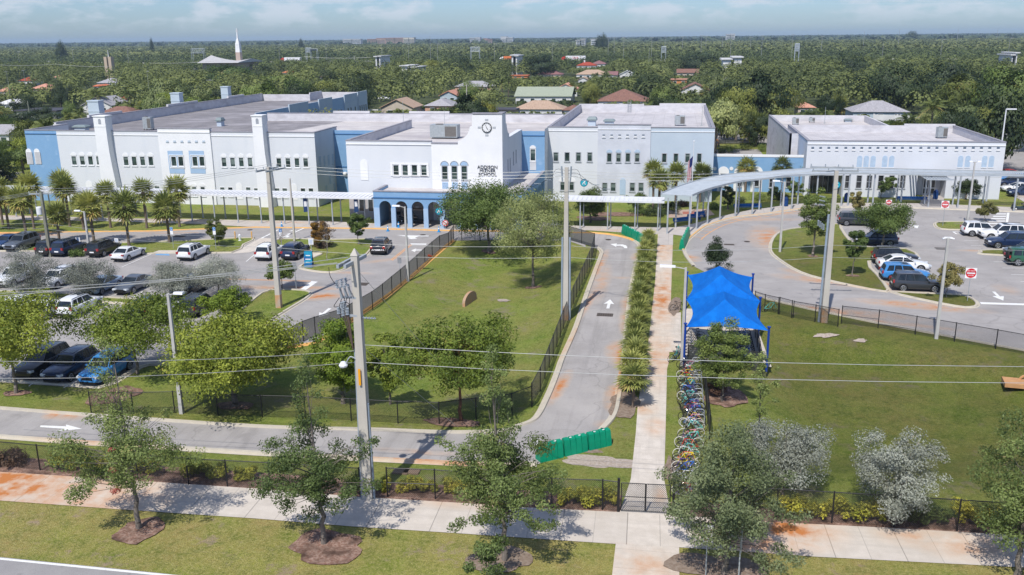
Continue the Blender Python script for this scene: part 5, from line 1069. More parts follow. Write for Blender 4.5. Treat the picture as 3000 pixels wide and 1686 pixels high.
bicycle(Z(13,1660,1400),1.3,'turquoise',False,1.1,'teal scooter-like bicycle alone left of the lamp post','bicycles by the lamp post'); bicycle(Z(17,1655,340),.6,'navy',False,1.,'navy bicycle leaning by the lamp post','bicycles by the lamp post'); bicycle(Z(14,20,940),.3,'turquoise',False,1.1,'pale green bicycle at the fence gate by the right loop road','bicycles by the right loop road'); bicycle(Z(13,1670,930),.4,'black',False,1.,'dark bicycle at the corner of the concrete pad left of the shelter','bicycles by the lamp post')
def rack(p,n,lab,st=.9):
    o=thing('bicycle_rack',lab,'bicycle rack',p,0)
    for k in range(n): MB().path([(0,-k*st,0),(0,-k*st,.75),(.1,-k*st,.85),(.5,-k*st,.85),(.6,-k*st,.75),(.6,-k*st,0)],.025,5).build('hoop',GALV,o)
rack(Vector((pa.x+.35,pa.y,0)),13,'row of steel hoops of the outdoor bicycle rack')
# ---- green barriers ----
GRN=pm('green_plastic',lin(0,140,105),lin(0,128,98),1.5,.45)
def barrier(p,q,lab,grp,slope=.28,h=1.05):
    L=(q-p).length; a=math.atan2(q.y-p.y,q.x-p.x); o=thing('water_barrier',lab,'barrier',p,a,grp); m=MB(); n=max(2,round(L/.42))
    for i in range(n):
        x0=L*i/n+.01; x1_=L*(i+1)/n-.01; d=.33; m.loft([[(x0,-d,0),(x1_,-d,0),(x1_,d,0),(x0,d,0)],[(x0,-d*.8,h*.5),(x1_,-d*.8,h*.5),(x1_,d*.8,h*.5),(x0,d*.8,h*.5)],[(x0+.02,-d*.55,h*.93),(x1_-.02,-d*.55,h*.93),(x1_-.02,d*.5,h*.93),(x0+.02,d*.5,h*.93)],[(x0+.04,-d*.4,h),(x1_-.04,-d*.4,h),(x1_-.04,d*.4,h),(x0+.04,d*.4,h)]])
    m.build('barrier_body',GRN,o)
    for i in (0.3,.7): MB().box(L*i-.07,L*i+.07,-.1,-.05,h+.001,h+.04).build('latch',WSIGN,o)
b0_,b1_=Z(17,255,1345),Z(17,985,1165); dv_=(b1_-b0_)/3
for i,l in enumerate(('leftmost green barrier across the foot of the lane','middle green barrier across the foot of the lane','rightmost green barrier across the foot of the lane')): barrier(b0_+dv_*(i+.02),b0_+dv_*(i+.96),l,'green barriers at the foot of the lane')
u0,u1=Z(13,1120,150),Z(13,1330,265)
for i,l in enumerate(('far','second','third','near')): barrier(u0.lerp(u1,i/4+.01),u0.lerp(u1,(i+.93)/4),'%s green barrier in the row at the top of the palm row'%l,'green barriers at the top of the palm row',h=1.15)
u0,u1=Z(13,1770,180),Z(13,1705,320)
for i,l in enumerate(('far','middle','near')): barrier(u0.lerp(u1,i/3+.01),u0.lerp(u1,(i+.93)/3),'%s green barrier between the path top and the loop road'%l,'green barriers beside the loop road',h=1.2)
# ---- lamp posts ----
LENS=pm('lamp_lens',(.75,.76,.78,1),None,3,.3)
def lamp(r,x,y,r2,x2,y2,dirx,lab,arm=1.5,head=True,r0=.13,mat=None):
    p,h=ZH(r,x,y,r2,x2,y2); p.z=gz(p.x,p.y); o=thing('lamp_post',lab,'lamp post',p); m=MB().loft([[(-r0,-r0,0),(r0,-r0,0),(r0,r0,0),(-r0,r0,0)],[(-r0*.62,-r0*.62,h),(r0*.62,-r0*.62,h),(r0*.62,r0*.62,h),(-r0*.62,r0*.62,h)]]); m.build('pole',mat or LPOLE,o)
    for d in (dirx if isinstance(dirx,tuple) else (dirx,)):
        if not head: continue
        a=MB().tube((0,0,h-.1),(d*arm*.5,0,h+.05),.04,n=6); ao=a.build('arm',LPOLE,o)
        MB().loft([[(d*arm*.4,-.14,h+.0),(d*arm*.4,.14,h+.0),(d*arm*.4,.1,h+.14),(d*arm*.4,-.1,h+.14)],[(d*arm,-.2,h+.02),(d*arm,.2,h+.02),(d*arm,.14,h+.16),(d*arm,-.14,h+.16)]]).build('lamp_head',LENS,ao)
    return o
lamp(5,903,1370,5,850,962,-1,'lamp post among the cabbage palms behind the black car',1.2); lamp(15,1830,866,11,1712,760,1,'lamp post rising through the trees near the left basin fence',1.1); lamp(12,1530,636,6,1497,1052,-1,'lamp post on the basin slope before the arcade',1.3)
lamp(17,1708,382,13,1756,497,-1,'lamp post beside the blue shade shelter',1.9); lamp(14,118,342,8,148,800,-1,'lamp post at the left end of the big car park island',1.3); lamp(14,1690,1212,14,1810,200,1,'tall pole with two cameras on the right fence line',.5,head=False)
lamp(8,2000,1252,8,2075,602,(-1,1),'thin twin-head lamp post on the small island in the right car park',.7); lamp(6,388,1400,6,340,768,1,'bare concrete pole near the crosswalk',.5,head=False,r0=.12,mat=CPOLE)
p,h=ZH(14,1690,1212,14,1810,200); m=MB(); 
for s in (-1,1): m.tube((s*.15,0,h),(s*.45,-.1,h-.05),.08,n=8)
m.box(-.3,.3,-.05,.05,h-.02,h+.1); tag(m.build('security_camera',ALU,loc=p),'pair of white cameras on top of the right tall pole','camera')
pp_=Q(2867,395); o=thing('lamp_post','tall lamp post behind the right building','lamp post',(56,170,0)); MB().tube((0,0,0),(0,0,11.5),.14,.1,8).build('pole',ALU,o); MB().box(0,1.6,-.2,.2,11.4,11.6).build('lamp_head',ALU,o)
# ---- utility poles ----
def sq(m,p,h,r0,r1,mi=0): return m.loft([[(p[0]-r0,p[1]-r0,0),(p[0]+r0,p[1]-r0,0),(p[0]+r0,p[1]+r0,0),(p[0]-r0,p[1]+r0,0)],[(p[0]-r1,p[1]-r1,h),(p[0]+r1,p[1]-r1,h),(p[0]+r1,p[1]+r1,h),(p[0]-r1,p[1]+r1,h)]],mi)
def insul(parent,c,ax=(0,0,1),L=.35,r=.06):
    m=MB(); c=Vector(c); ax=Vector(ax).normalized(); m.tube(c,c+ax*L,r*.35,n=6)
    for k in range(5): q=c+ax*L*(k+.5)/5; m.tube(q,q+ax*.025,r,r*.7,n=8)
    m.build('insulator',INS,parent)
# big foreground pole
PB,PH=ZH(22,1135,662,12,965,372); pole2=thing('utility_pole','tall square concrete utility pole with crossarms, cutouts and conduits by the front pavement','utility pole',PB)
sq(MB(),(0,0),PH,.29,.17).build('pole',CPOLE,pole2); MB().loft([[(-.2,-.2,PH),(.2,-.2,PH),(.2,.2,PH),(-.2,.2,PH)],[(-.02,-.02,PH+.35),(.02,-.02,PH+.35),(.02,.02,PH+.35),(-.02,.02,PH+.35)]]).build('pole_cap',CPOLE,pole2)
for s in (-1,1): MB().tube((s*.36,-.1,0),(s*.27,-.05,8.6 if s<0 else 5.6),.055,n=8).build('conduit',CONDUIT,pole2)
def loc(v): return Vector(v)-PB
ends=[]
for (xa_,ya_,xb2,yb2) in ((820,488,1030,375),(893,488,1102,375)):
    a=loc(Z(12,xa_,ya_,PH-.35)); b=loc(Z(12,xb2,yb2,PH-.35)); d=(b-a).normalized(); n=Vector((-d.y,d.x,0))*.07; z=Vector((0,0,.09)); MB().loft([[a-n-z,a+n-z,a+n+z,a-n+z],[b-n-z,b+n-z,b+n+z,b-n+z]]).build('crossarm',GALV,pole2); ends.append((a,b))
ys_=PB.y
eq=lambda r,x,y,dy=-.25: Vector(W(r,x,y,ys_+dy))-PB
for k,(x,y) in enumerate(((840,690),(885,680),(925,665))):
    t=eq(12,x,y); b=eq(12,x+25,y+115); MB().tube(t,b,.07,.07,8).build('cutout',INS,pole2); insul(pole2,t+Vector((-.12,0,-.1)),(0,0,1),.45,.1); MB().tube(t+Vector((.05,-.1,-.1)),b+Vector((.12,-.1,.1)),.035,n=6).build('fuse_tube',pm('fuse_grey',(.12,.13,.15,1)),pole2)
bk=eq(12,850,800); MB().box(min(bk.x,0),0,-.2,-.1,bk.z-.05,bk.z+.05).build('bracket',GALV,pole2); bk2=eq(12,850,980); MB().box(min(bk2.x,0),0,-.2,-.1,bk2.z-.05,bk2.z+.05).build('bracket',GALV,pole2)
for k,(x,y) in enumerate(((835,965),(880,985),(920,975),(865,915),(895,905))):
    c_=eq(12,x,y); insul(pole2,c_,(0,0,1),.4,.11)
    t=eq(12,840+k*25,800); pts_=smooth2([c_+Vector((0,0,.4)),(c_+t)/2+Vector((-.25+.1*k,-.1,0)),t],4); MB().path(pts_,.018,5).build('cable',BLKM,pole2)
    pts_=smooth2([c_,c_*.6+eq(12,960,1060)*.4,Vector((-.3,-.2,8.6))],4); MB().path(pts_,.03,5).build('cable',pm('cable_brown',(.11,.075,.06,1)),pole2)
pts_=smooth2([loc(Z(12,640,500,PH-.1))*.5+loc(Z(12,820,488,PH-.35))*.5,eq(12,750,590),eq(12,825,700)],5); MB().path(pts_,.016,5).build('cable',BLKM,pole2)
aa=eq(16,1030,320); hh=eq(16,905,365); MB().path(smooth2([Vector((-.2,-.2,aa.z)),(aa+hh)/2+Vector((-.1,0,.25)),hh],5),.035,6).build('lamp_arm',GALV,pole2); MB().lathe(hh+Vector((-.15,0,-.2)),[(.0,0),(.2,.02),(.24,.12),(.12,.3),(0,.32)],12).build('lamp_head',ALU,pole2)
yt=eq(16,1045,500,-.32); MB().box(-.06,.06,-.36,-.31,yt.z-.45,yt.z+.45).build('marker_strip',pm('marker_yellow',lin(230,160,30)),pole2); st_=eq(12,1075,1003,0); insul(pole2,(.2,0,st_.z),(1,0,0),.75,.09)
def wire(pts,lab,sag=.5,r=.02,grp='overhead wires',mat=None):
    P=[]; 
    for a,b in zip(pts[:-1],pts[1:]):
        a,b=Vector(a),Vector(b); n=max(6,int((b-a).length/6)); 
        for i in range(n): t=i/n; c=a.lerp(b,t); c.z-=4*sag*t*(1-t); P.append(c)
    P.append(Vector(pts[-1])); O=P[0].copy(); m=MB(); P=[p-O for p in P]
    for a,b in zip(P[:-1],P[1:]): m.tube(a,b,r*.72,r*.72,5,cap=False)
    return tag(m.build('overhead_wire',mat or WIREM,loc=O),lab,'wire',grp)
def beyond(a,b,k=1.5): a,b=Vector(a),Vector(b); return a+(b-a)*k
for i,(y1_,y2_,src) in enumerate(((695,520,ends[0][0]),(730,545,ends[1][0]),(755,578,(ends[0][0]+ends[0][1])/2))):
    s=src+PB+Vector((0,0,.2)); e=W(11,0,y1_,ys_+1.+i*.8); wire([s,beyond(s,e,1.25)],('upper','middle','lower')[i]+' of the three bright wires running left from the tall concrete pole',.25,.024)
for r1,x1_,y1_,r2,x2_,y2_,lb in ((16,985,236,15,0,308,'upper low wire left of the tall concrete pole'),(16,990,352,15,0,482,'lower low wire left of the tall concrete pole'),(16,1080,175,18,2576,355,'upper low wire right of the tall concrete pole, over the bicycles'),(16,1080,350,18,2576,520,'lower low wire right of the tall concrete pole, over the bicycles')):
    s=W(r1,x1_,y1_,ys_); e=W(r2,x2_,y2_,ys_+.5); wire([s,beyond(s,e,1.2)],lb,.35,.02)
for (xa_,ya_,xg,yg,lb) in ((1000,500,2230,800,'long guy wire from the top of the tall concrete pole'),(1080,200,2035,1008,'short guy wire from the middle of the tall concrete pole')):
    s=W(12 if ya_==500 else 16,xa_,ya_,ys_); wire([s,ZG(16,xg,yg)],lb,0,.016)
# line along the building: wooden pole, P1, P3, P4
def armpole(base,h,lab,mat,arms,r0=.24,r1=.15,group=None,conduit=False,rust=True):
    o=thing('utility_pole',lab,'utility pole',base); sq(MB(),(0,0),h,r0,r1).build('pole',mat,o)
    if conduit:
        for s in (-1,1): MB().tube((s*(r0+.12),0,0),(s*(r0+.08),0,h*.55),.09,n=8).build('conduit',CONDUIT,o)
    if rust:
        k=1.3/h; r2=r0*(1-k)+r1*k; e=.004; MB().loft([[(-r0-e,-r0-e,0),(r0+e,-r0-e,0),(r0+e,r0+e,0),(-r0-e,r0+e,0)],[(-r2-e,-r2-e,1.3),(r2+e,-r2-e,1.3),(r2+e,r2+e,1.3),(-r2-e,r2+e,1.3)]]).build('stained_foot',RUSTB,o)
    for (ax,ay,bx_,by_) in arms:
        a=Vector(Z(*ax,h-.25))-base if isinstance(ax,tuple) else Vector((ax,ay,h-.25)); b=Vector(Z(*ay,h-.25))-base if isinstance(ay,tuple) else Vector((bx_,by_,h-.25))
        MB().obox((a+b)/2,((b-a).length,.14,.14),math.atan2(b.y-a.y,b.x-a.x)).build('crossarm',GALV,o)
        for t in (.02,.35,.65,.98): insul(o,a.lerp(b,t)+Vector((0,0,.07)),(0,0,1),.22,.06)
    return o
P1,H1=ZH(12,235,902,6,125,655); armpole(P1,H1,'concrete utility pole with twin crossarms standing on the small grass island',CPOLE,[((6,0,700),(6,212,655),0,0),((6,100,700),(6,292,660),0,0)])
P3,H3=ZH(13,540,1020,7,535,655); P3.z=gz(P3.x,P3.y); o3=armpole(P3,H3,'concrete utility pole with switches and two grey conduits by the lane fence',CPOLE,[],conduit=True)
for s in (-.55,.55):
    for dz in (0,1.): MB().tube((s*.6,-.15,H3-1.2+dz*.3),(s*.75,-.15,H3-.1+dz*.2),.07,n=8).build('cutout',INS,o3)
for s in (-1,1):
    for k in range(3): q=Vector((s*(1.3+.9*k),0,H3-1.1-.35*k)); MB().path(smooth2([(0,0,H3-.3-.3*k),(s*.9,0,H3-.2-.3*k),q],4),.015,4).build('jumper',BLKM,o3); insul(o3,q,(s,0,0),.6,.07)
P4,H4=ZH(14,560,1045,8,655,690); P4b,_=ZH(14,560,1045,8,655,690); o4=armpole(P4,H4,'leaning concrete utility pole with double crossarms in the right fence line',CPOLE,[((8,425,652),(8,862,664),0,0),((8,445,692),(8,912,696),0,0)],r0=.26); MB().tube((-.42,0,0),(-.33,0,H4*.72),.1,n=8).build('conduit',CONDUIT,o4)
for k in range(4): insul(o4,(-.7-.15*k,-.2,H4*.62+.12*k),(0,0,1),.5,.1)
for k in range(3): insul(o4,(-.75,-.2,H4*.78+.35*k),(-1,0,.2),.5,.08)
PW,HW=ZH(5,510,1420,5,400,768); o0=armpole(PW,HW,'greenish wooden utility pole with a transformer at the left car park',WOODP,[(-1.6,0,.9,.6)],r0=.17,r1=.13,rust=False)
MB().lathe((-.5,-.1,HW-2.6),[(0,0),(.3,0),(.32,.1),(.32,.8),(.28,.9),(0,.95)],14).build('transformer',ALU,o0)
tops=[PW+Vector((0,0,HW)),P1+Vector((0,0,H1)),P3+Vector((0,0,H3-.6)),P4+Vector((0,0,H4))]
far_l=tops[0]+(tops[0]-tops[1])*1.2; far_r=tops[3]+Vector((60,6,0))
for k,dx_ in enumerate((-1.2,0,1.2)):
    off=Vector((0,dx_,-.02+.1*k)); L=[far_l+off,tops[0]+off,tops[1]+off,tops[2]+off,tops[3]+off,far_r+off]
    for a,b,nm in zip(L[:-1],L[1:],('left of the wooden pole','between the wooden pole and the island pole','between the island pole and the lane pole','between the lane pole and the right pole','right of the right pole')): wire([a,b],('near','middle','far')[k]+' high wire '+nm,.5,.022)
for k,(f_) in enumerate((.52,.44)):
    L=[Vector((q.x,q.y,q.z*f_)) for q in [far_l]+tops+[far_r]]
    for a,b,nm in zip(L[:-1],L[1:],('left of the wooden pole','between the wooden pole and the island pole','between the island pole and the lane pole','between the lane pole and the right pole','right of the right pole')): wire([a,b],('upper','lower')[k]+' low cable '+nm,.45,.02)
# ---- signs ----
def post_sign(p,h,w_,hh,lab,board=None,r=.03,rz=0,post=GALV):
    o=thing('road_sign',lab,'sign',p,rz); MB().tube((0,0,0),(0,0,h),r,n=6).build('post',post,o); b=MB().box(-w_/2,w_/2,-.05,-.032,h-hh,h).build('board',board or WSIGN,o); return o,b
def dne(r,x,y,r2,x2,y2,s,lab):
    p,h=ZH(r,x,y,r2,x2,y2); o,b=post_sign(p,h,s,s,lab); c=h-s/2
    MB().loft([[(s*.46*math.cos(t*math.pi/12),-.0501-d,c+s*.46*math.sin(t*math.pi/12)) for t in range(24)] for d in (0,.008)]).build('red_disc',REDP,b); MB().box(-s*.36,s*.36,-.066,-.0585,c-s*.07,c+s*.07).build('bar',WSIGN,b)
    text_obj('lettering','DO NOT',s*.17,WSIGN,b,(0,-.062,c+s*.22),depth=.003); text_obj('lettering','ENTER',s*.17,WSIGN,b,(0,-.062,c-s*.23),depth=.003)
dne(14,2005,835,14,2038,500,.98,'red and white DO NOT ENTER sign at the tip of the parking island'); dne(8,1757,1247,8,1770,992,.95,'red and white DO NOT ENTER sign on the small island before the right building'); dne(8,1208,1080,8,1208,982,.8,'partly hidden red DO NOT ENTER sign behind the large tree')
def hc(r,x,y,r2,x2,y2,lab):
    p,h=ZH(r,x,y,r2,x2,y2); o,b=post_sign(p,h,.36,.9,lab); MB().box(-.17,.17,-.06,-.051,h-.42,h-.02).build('symbol_plate',BLUES,b); m=MB().ring((.0,-.066,h-.28),.075,.014,'y',14,4).tube((-.03,-.066,h-.08),(-.02,-.066,h-.22),.016,n=5).tube((-.02,-.066,h-.22),(.08,-.066,h-.24),.014,n=5).tube((.08,-.066,h-.24),(.1,-.066,h-.34),.014,n=5); m.build('wheelchair_symbol',WSIGN,b)
hc(5,1747,1335,5,1720,1120,'blue and white accessible parking sign left of the white SUV'); hc(5,2175,1348,5,2155,1120,'blue and white accessible parking sign beside the yellowing tree'); hc(12,263,325,6,252,1272,'blue and white accessible parking sign by the crosswalk')
for r,x,y,r2,x2,y2,w_,l in ((5,800,1345,5,788,1222,.55,'small white sign with bird drawing behind the navy car'),(5,1185,1345,5,1175,1232,.5,'small white sign behind the black car'),(12,562,357,12,556,204,.6,'white parking notice on the grass island left of the police car')):
    p,h=ZH(r,x,y,r2,x2,y2); o,b=post_sign(p,h,w_,w_*1.2,l); m=MB(); 
    for k in range(4): m.box(-w_*.34,w_*.34,-.056,-.051,h-w_*(.35+.2*k),h-w_*(.29+.2*k))
    m.build('text_lines',BLUES,b)
for r,x,y,r2,x2,y2,l in ((12,407,722,12,393,442,'thin dark post with the back of a sign by the small pole island'),(12,1455,662,12,1436,395,'thin sign post seen from behind by the windscreened fence')):
    p,h=ZH(r,x,y,r2,x2,y2); post_sign(p,h,.42,.6,l,pm('sign_back_grey',(.25,.26,.28,1),None,3,.5))
sp_=Z(23,1975,1015,2.35); o,b=post_sign(Vector((sp_.x-.02,sp_.y,0)),2.75,.46,.85,'white NO STOPPING OR PARKING sign with a red double arrow in front of the pavement')
for i,(tx,s) in enumerate((('NO',.17),('STOPPING',.085),('STANDING',.085),('OR',.085),('PARKING',.085))): text_obj('lettering',tx,s,REDP if i else BLK,b,(0,-.053,2.64-i*.125),depth=.002)
m=MB().box(-.13,.13,-.056,-.051,1.985,2.015); 
for s in (-1,1): m.face([(s*.19,-.056,2.0),(s*.11,-.056,2.05),(s*.11,-.056,1.95)])
m.build('arrow',REDP,b)
p=Z(23,2272,1443); p=Vector((p.x,p.y-.4,0)); o=thing('road_sign','grey sign post with its panel seen edge on beside the oak trunk','sign',p,R_(82)); MB().box(-.03,.03,-.03,.03,0,3.1).build('post',GALV,o); MB().box(-.3,.3,-.06,-.04,1.6,3.1).build('board',GALV,o)
# A-frame banner, blue round emblems, pennants
p=Z(12,535,492); o=thing('a_frame_banner','blue and teal sandwich board on the grass island','banner',p,.1)
for s in (-1,1): MB().loft([[(-.45,s*.35-.02,0),(.45,s*.35-.02,0),(.45,s*.35+.02,0),(-.45,s*.35+.02,0)],[(-.45,s*.04-.02,1.8),(.45,s*.04-.02,1.8),(.45,s*.04+.02,1.8),(-.45,s*.04+.02,1.8)]]).build('panel',pm('banner_navy',(.03,.07,.18,1)) if s>0 else pm('banner_blue',lin(25,75,140),lin(30,140,170),1.2,.5,stretch=(.3,.3,1),lo=.45,hi=.55),o)
for k,(wq,z_) in enumerate(((.5,1.35),(.6,.95),(.45,.6))): MB().obox((0,-.35+z_*.172-.035,z_),(wq,.01,.1)).build('print',WSIGN,o)
def emblem(c,r,lab,post=True,n=None):
    c=Vector(c); o=thing('round_emblem_sign',lab,'emblem sign',(c.x,c.y,0)); disc=lambda rr,y:[(rr*math.cos(t*math.pi/14),y,c.z+rr*math.sin(t*math.pi/14)) for t in range(28)]
    MB().loft([disc(r,0),disc(r,-.05)]).build('rim',pm('emblem_navy',(.01,.05,.14,1)),o); MB().loft([disc(r*.88,-.051),disc(r*.88,-.06)]).build('face',pm('emblem_teal',lin(20,150,175),lin(40,170,195),3),o)
    P=smooth2([(-r*.35,0,c.z-r*.45),(-r*.1,0,c.z+r*.1),(r*.3,0,c.z+r*.45),(r*.15,0,c.z+r*.0),(r*.35,0,c.z-r*.45)],4); MB().path([Vector((q.x,-.075,q.z)) for q in P],r*.12,5).build('swoosh',WSIGN,o)
    if post: MB().tube((0,.05,0),(0,.05,c.z),.04,n=6).build('post',GALV,o)
emblem(W(7,725,812,YM-3.),.58,'round teal emblem sign before the middle wing'); emblem(W(8,690,832,YB-1.2),.6,'round teal emblem sign at the right building'); emblem(W(6,1843,1095,YA-.15)+Vector((0,-.1,0)),.5,'round teal emblem on the arcade behind the tree',post=False)
c_=W(6,1905,1217,YA-.4); o=thing('prohibition_sign','round white sign with a red ring and slash at the arcade','sign',(c_.x,c_.y,0)); MB().loft([[(.42*math.cos(t*math.pi/10),d,c_.z+.42*math.sin(t*math.pi/10)) for t in range(20)] for d in (0,-.03)]).build('board',WSIGN,o); MB().ring((0,-.04,c_.z),.36,.045,'y',20,4).tube((-.25,-.05,c_.z+.25),(.25,-.05,c_.z-.25),.04,n=5).build('red_ring',REDP,o); MB().tube((0,.03,0),(0,.03,c_.z),.03,n=6).build('post',GALV,o)
for (x,l) in ((497,'left navy pennant banner hanging on a walkway post'),(1007,'right navy pennant banner hanging on a walkway post')):
    p=W(6,x,1035,yf+.35); o=thing('pennant_banner',l,'banner',p,.5); MB().box(-.28,.28,-.01,.01,-.95,.95).build('cloth',pm('banner_navy2',(.025,.06,.16,1)),o); MB().box(-.18,.18,-.02,-.011,-.2,.5).build('print',WSIGN,o)
# ---- flagpole ----
fb=Z(7,1800,1118); fh=hgt(*uv(7,1800,1118),uv(7,1816,402)[1]); o=thing('flagpole','tall white flagpole rising above the plaza by the curved canopy','flagpole',fb); MB().tube((0,0,0),(0,0,fh),.07,.04,8).build('pole',ALU,o); MB().lathe((0,0,fh),[(0,0),(.12,.08),(.12,.16),(0,.24)],10).build('finial',ALU,o)
fz=fh-1.9; FR=pm('flag_red',lin(178,40,60),None); FW=pm('flag_white',(.75,.74,.76,1),None); FB=pm('flag_blue',lin(45,55,115),None)
fl=thing('flag','limp striped American flag hanging on the flagpole','flag',fb+Vector((0,0,fz))); m=MB(); n=13; 
for i in range(n):
    for j in range(7):
        f=lambda a,b:( -.05-a/13*.62-.1*b/7, .12*math.sin(a*1.1+b*.4), -b/7*3.1-.75*a/13)
        m.face([f(i,j),f(i+1,j),f(i+1,j+1),f(i,j+1)],2 if (i<13 and j<3 and i<8) else (0 if i%2 else 1))
m.build('cloth',[FR,FW,FB],fl)
# ---- small street furniture ----
def cone(r,x,y,lab,col=lin(40,140,200),grp='traffic cones by the arcade'):
    p=Z(r,x,y); o=thing('traffic_cone',lab,'traffic cone',p+Vector((0,0,.03)),0,grp); MB().box(-.2,.2,-.2,.2,0,.05).build('base',pm('cone_'+str(int(col[2]*99)),col),o); MB().lathe((0,0,.05),[(.15,0),(.03,.72),(0,.73)],12).build('cone_body',pm('cone_'+str(int(col[2]*99)),col),o); MB().lathe((0,0,.4),[(.105,0),(.085,.14),(.0,.141)],12).build('stripe',WSIGN,o)
cone(6,1327,1300,'blue traffic cone in front of the second pier'); cone(6,1435,1262,'blue traffic cone under the third pier'); cone(6,1840,1308,'blue traffic cone nearest the tree'); cone(6,260,1258,'blue traffic cone at the crosswalk'); cone(11,253,795,'blue traffic cone among the parked cars',grp='traffic cones by the parked cars')
o=thing('traffic_cone','orange traffic cone lying by the windscreened fence','traffic cone',Z(12,1740,390)); q=MB().lathe((0,0,0),[(.16,0),(.03,.7),(0,.71)],10).build('cone_body',pm('cone_orange',lin(240,80,30)),o); q.rotation_euler=(R_(85),0,.8); q.location=(0,0,.16)
def hydrant(p):
    o=thing('fire_hydrant','grey fire hydrant beside the loop road','fire hydrant',p); MB().lathe((0,0,0),[(.2,0),(.2,.06),(.13,.1),(.13,.62),(.17,.66),(.14,.78),(.05,.86),(0,.88)],12).build('barrel',ALU,o)
    for s in (-1,1): MB().tube((0,0,.5),(s*.22,0,.5),.06,n=8).build('nozzle',ALU,o)
hydrant(Z(5,2415,1258))
for x,l in ((2369,'left yellow bollard beside the hydrant'),(2536,'right yellow bollard beside the hydrant')): p=Z(5,x,1242); tag(MB().lathe((0,0,0),[(.08,0),(.08,.95),(.05,1.02),(0,1.04)],10).build('bollard',YK,loc=p),l,'bollard','yellow bollards beside the hydrant')
def bin_(r,x,y,lab):
    p=Z(r,x,y); o=thing('litter_bin',lab,'litter bin',p,0,'blue litter bins'); MB().lathe((0,0,.03),[(.3,0),(.36,.1),(.36,.9),(.3,.95),(0,.95)],14).build('body',pm('bin_blue',lin(25,65,120)),o); MB().lathe((0,0,.98),[(.36,0),(.33,.2),(.15,.42),(0,.45)],14).build('dome_lid',pm('bin_blue2',lin(20,50,100)),o)
bin_(8,1683,975,'blue domed litter bin by the annex doors'); bin_(8,175,1048,'blue domed litter bin under the left of the curved canopy'); bin_(8,787,1005,'small blue litter bin left of the blue bench')
def bench(c,rz,lab,L=1.9):
    o=thing('bench',lab,'bench',c,rz,'blue benches under the curved canopy'); M_=pm('bench_blue',lin(25,85,150)); MB().box(-L/2,L/2,-.2,.2,.42,.47).build('seat',M_,o); b=MB().box(-L/2,L/2,-.03,.03,.5,.88).build('backrest',M_,o); b.location=(0,.24,0)
    for s in (-1,1): MB().box(s*L*.42-.03,s*L*.42+.03,-.18,.26,.03,.42).build('leg',M_,o)
bench(Z(7,1720,1225),.65,'blue bench nearest the path under the curved canopy',3); bench(Z(7,1835,1190),.55,'second blue bench under the curved canopy',2); bench(Z(7,1893,1165),.5,'third blue bench under the curved canopy',1.6); bench(Z(7,2370,1085),.2,'long blue bench under the middle of the curved canopy',4); bench(Z(8,1450,1010),0,'long blue bench before the right building',4.2)
# culvert headwalls
HW_=pm('headwall_concrete',(.33,.26,.20,1),(.45,.26,.14,1),2.5,.9,lo=.35,hi=.6); ORC=pm('headwall_orange',(.50,.28,.13,1),(.42,.22,.10,1),2,.9)
p=ZG(12,2150,850); a_,b__=ZG(12,2105,868),ZG(12,2200,800); L=1.55; o=thing('culvert_headwall','weathered rounded concrete headwall in the grassy basin','headwall',p,math.atan2(b__.y-a_.y,b__.x-a_.x)); n=10
MB().loft([[(x,y,z) for x,z in [(-L,-.3)]+[(-L*math.cos(math.pi*i/n),.35+.75*math.sin(math.pi*i/n)) for i in range(n+1)]+[(L,-.3)]] for y in (-.14,.14)]).build('wall',HW_,o)
p=ZG(24,2450,-150) if False else ZG(18,2430,600); o=thing('culvert_headwall','orange stained concrete headwall with a round pipe at the right edge','headwall',p,-.15); MB().loft([[(-1.6,y,-.2),(-1.6,y,1.25),(2.5,y,1.15),(2.5,y,-.2)] for y in (-.15,.15)]).build('wall',ORC,o); MB().ring((1.0,-.2,.35),.48,.09,'y',22,6).build('pipe_rim',ORC,o); MB().lathe((0,0,0),[(.45,0),(0,.01)],20).build('pipe_mouth',BLK,o); o.children[-1].rotation_euler=(math.pi/2,0,0); o.children[-1].location=(1.0,-.16,.35)
for x,l in ((1458,'left'),(1570,'right')): p=Z(22,x,405); tag(MB().box(-.45,.45,-.3,.3,0,.09).build('utility_box_lid',pm('lid_brown',(.24,.17,.12,1)),loc=p),l+' brown valve box lid in the grass behind the fence','valve box')
# ---- vehicles ----
def paint(name,c,rough=.28,metal=.0):
    if name in MATS: return MATS[name]
    m,t,b,o=newmat(name); b.inputs['Base Color'].default_value=c; b.inputs['Roughness'].default_value=rough; b.inputs['Metallic'].default_value=metal; b.inputs['Coat Weight'].default_value=.7; b.inputs['Coat Roughness'].default_value=.06; MATS[name]=m; return m
CC={'white':(.74,.75,.76,1),'black':(.012,.012,.014,1),'navy':(.010,.022,.065,1),'blue':(.045,.22,.52,1),'grey':(.085,.10,.125,1),'silver':(.42,.44,.46,1),'green':(.02,.09,.045,1),'red':(.35,.02,.02,1),'dark blue':(.012,.04,.12,1),'pale blue':(.30,.40,.52,1),'charcoal':(.03,.033,.04,1)}
CG=glass('car_glass',(.010,.014,.018,1),(.02,.028,.034,1)); TRIM=pm('car_trim',(.015,.015,.016,1),None,3,.5); RIMM=pm('alloy_rim',(.38,.39,.41,1),None,3,.3,.6); HL=pm('head_lamp',(.62,.66,.70,1),None,3,.15); TL=paint('tail_lamp',(.32,.01,.012,1)); CHRM=pm('car_chrome',(.55,.56,.58,1),None,3,.2,.7)
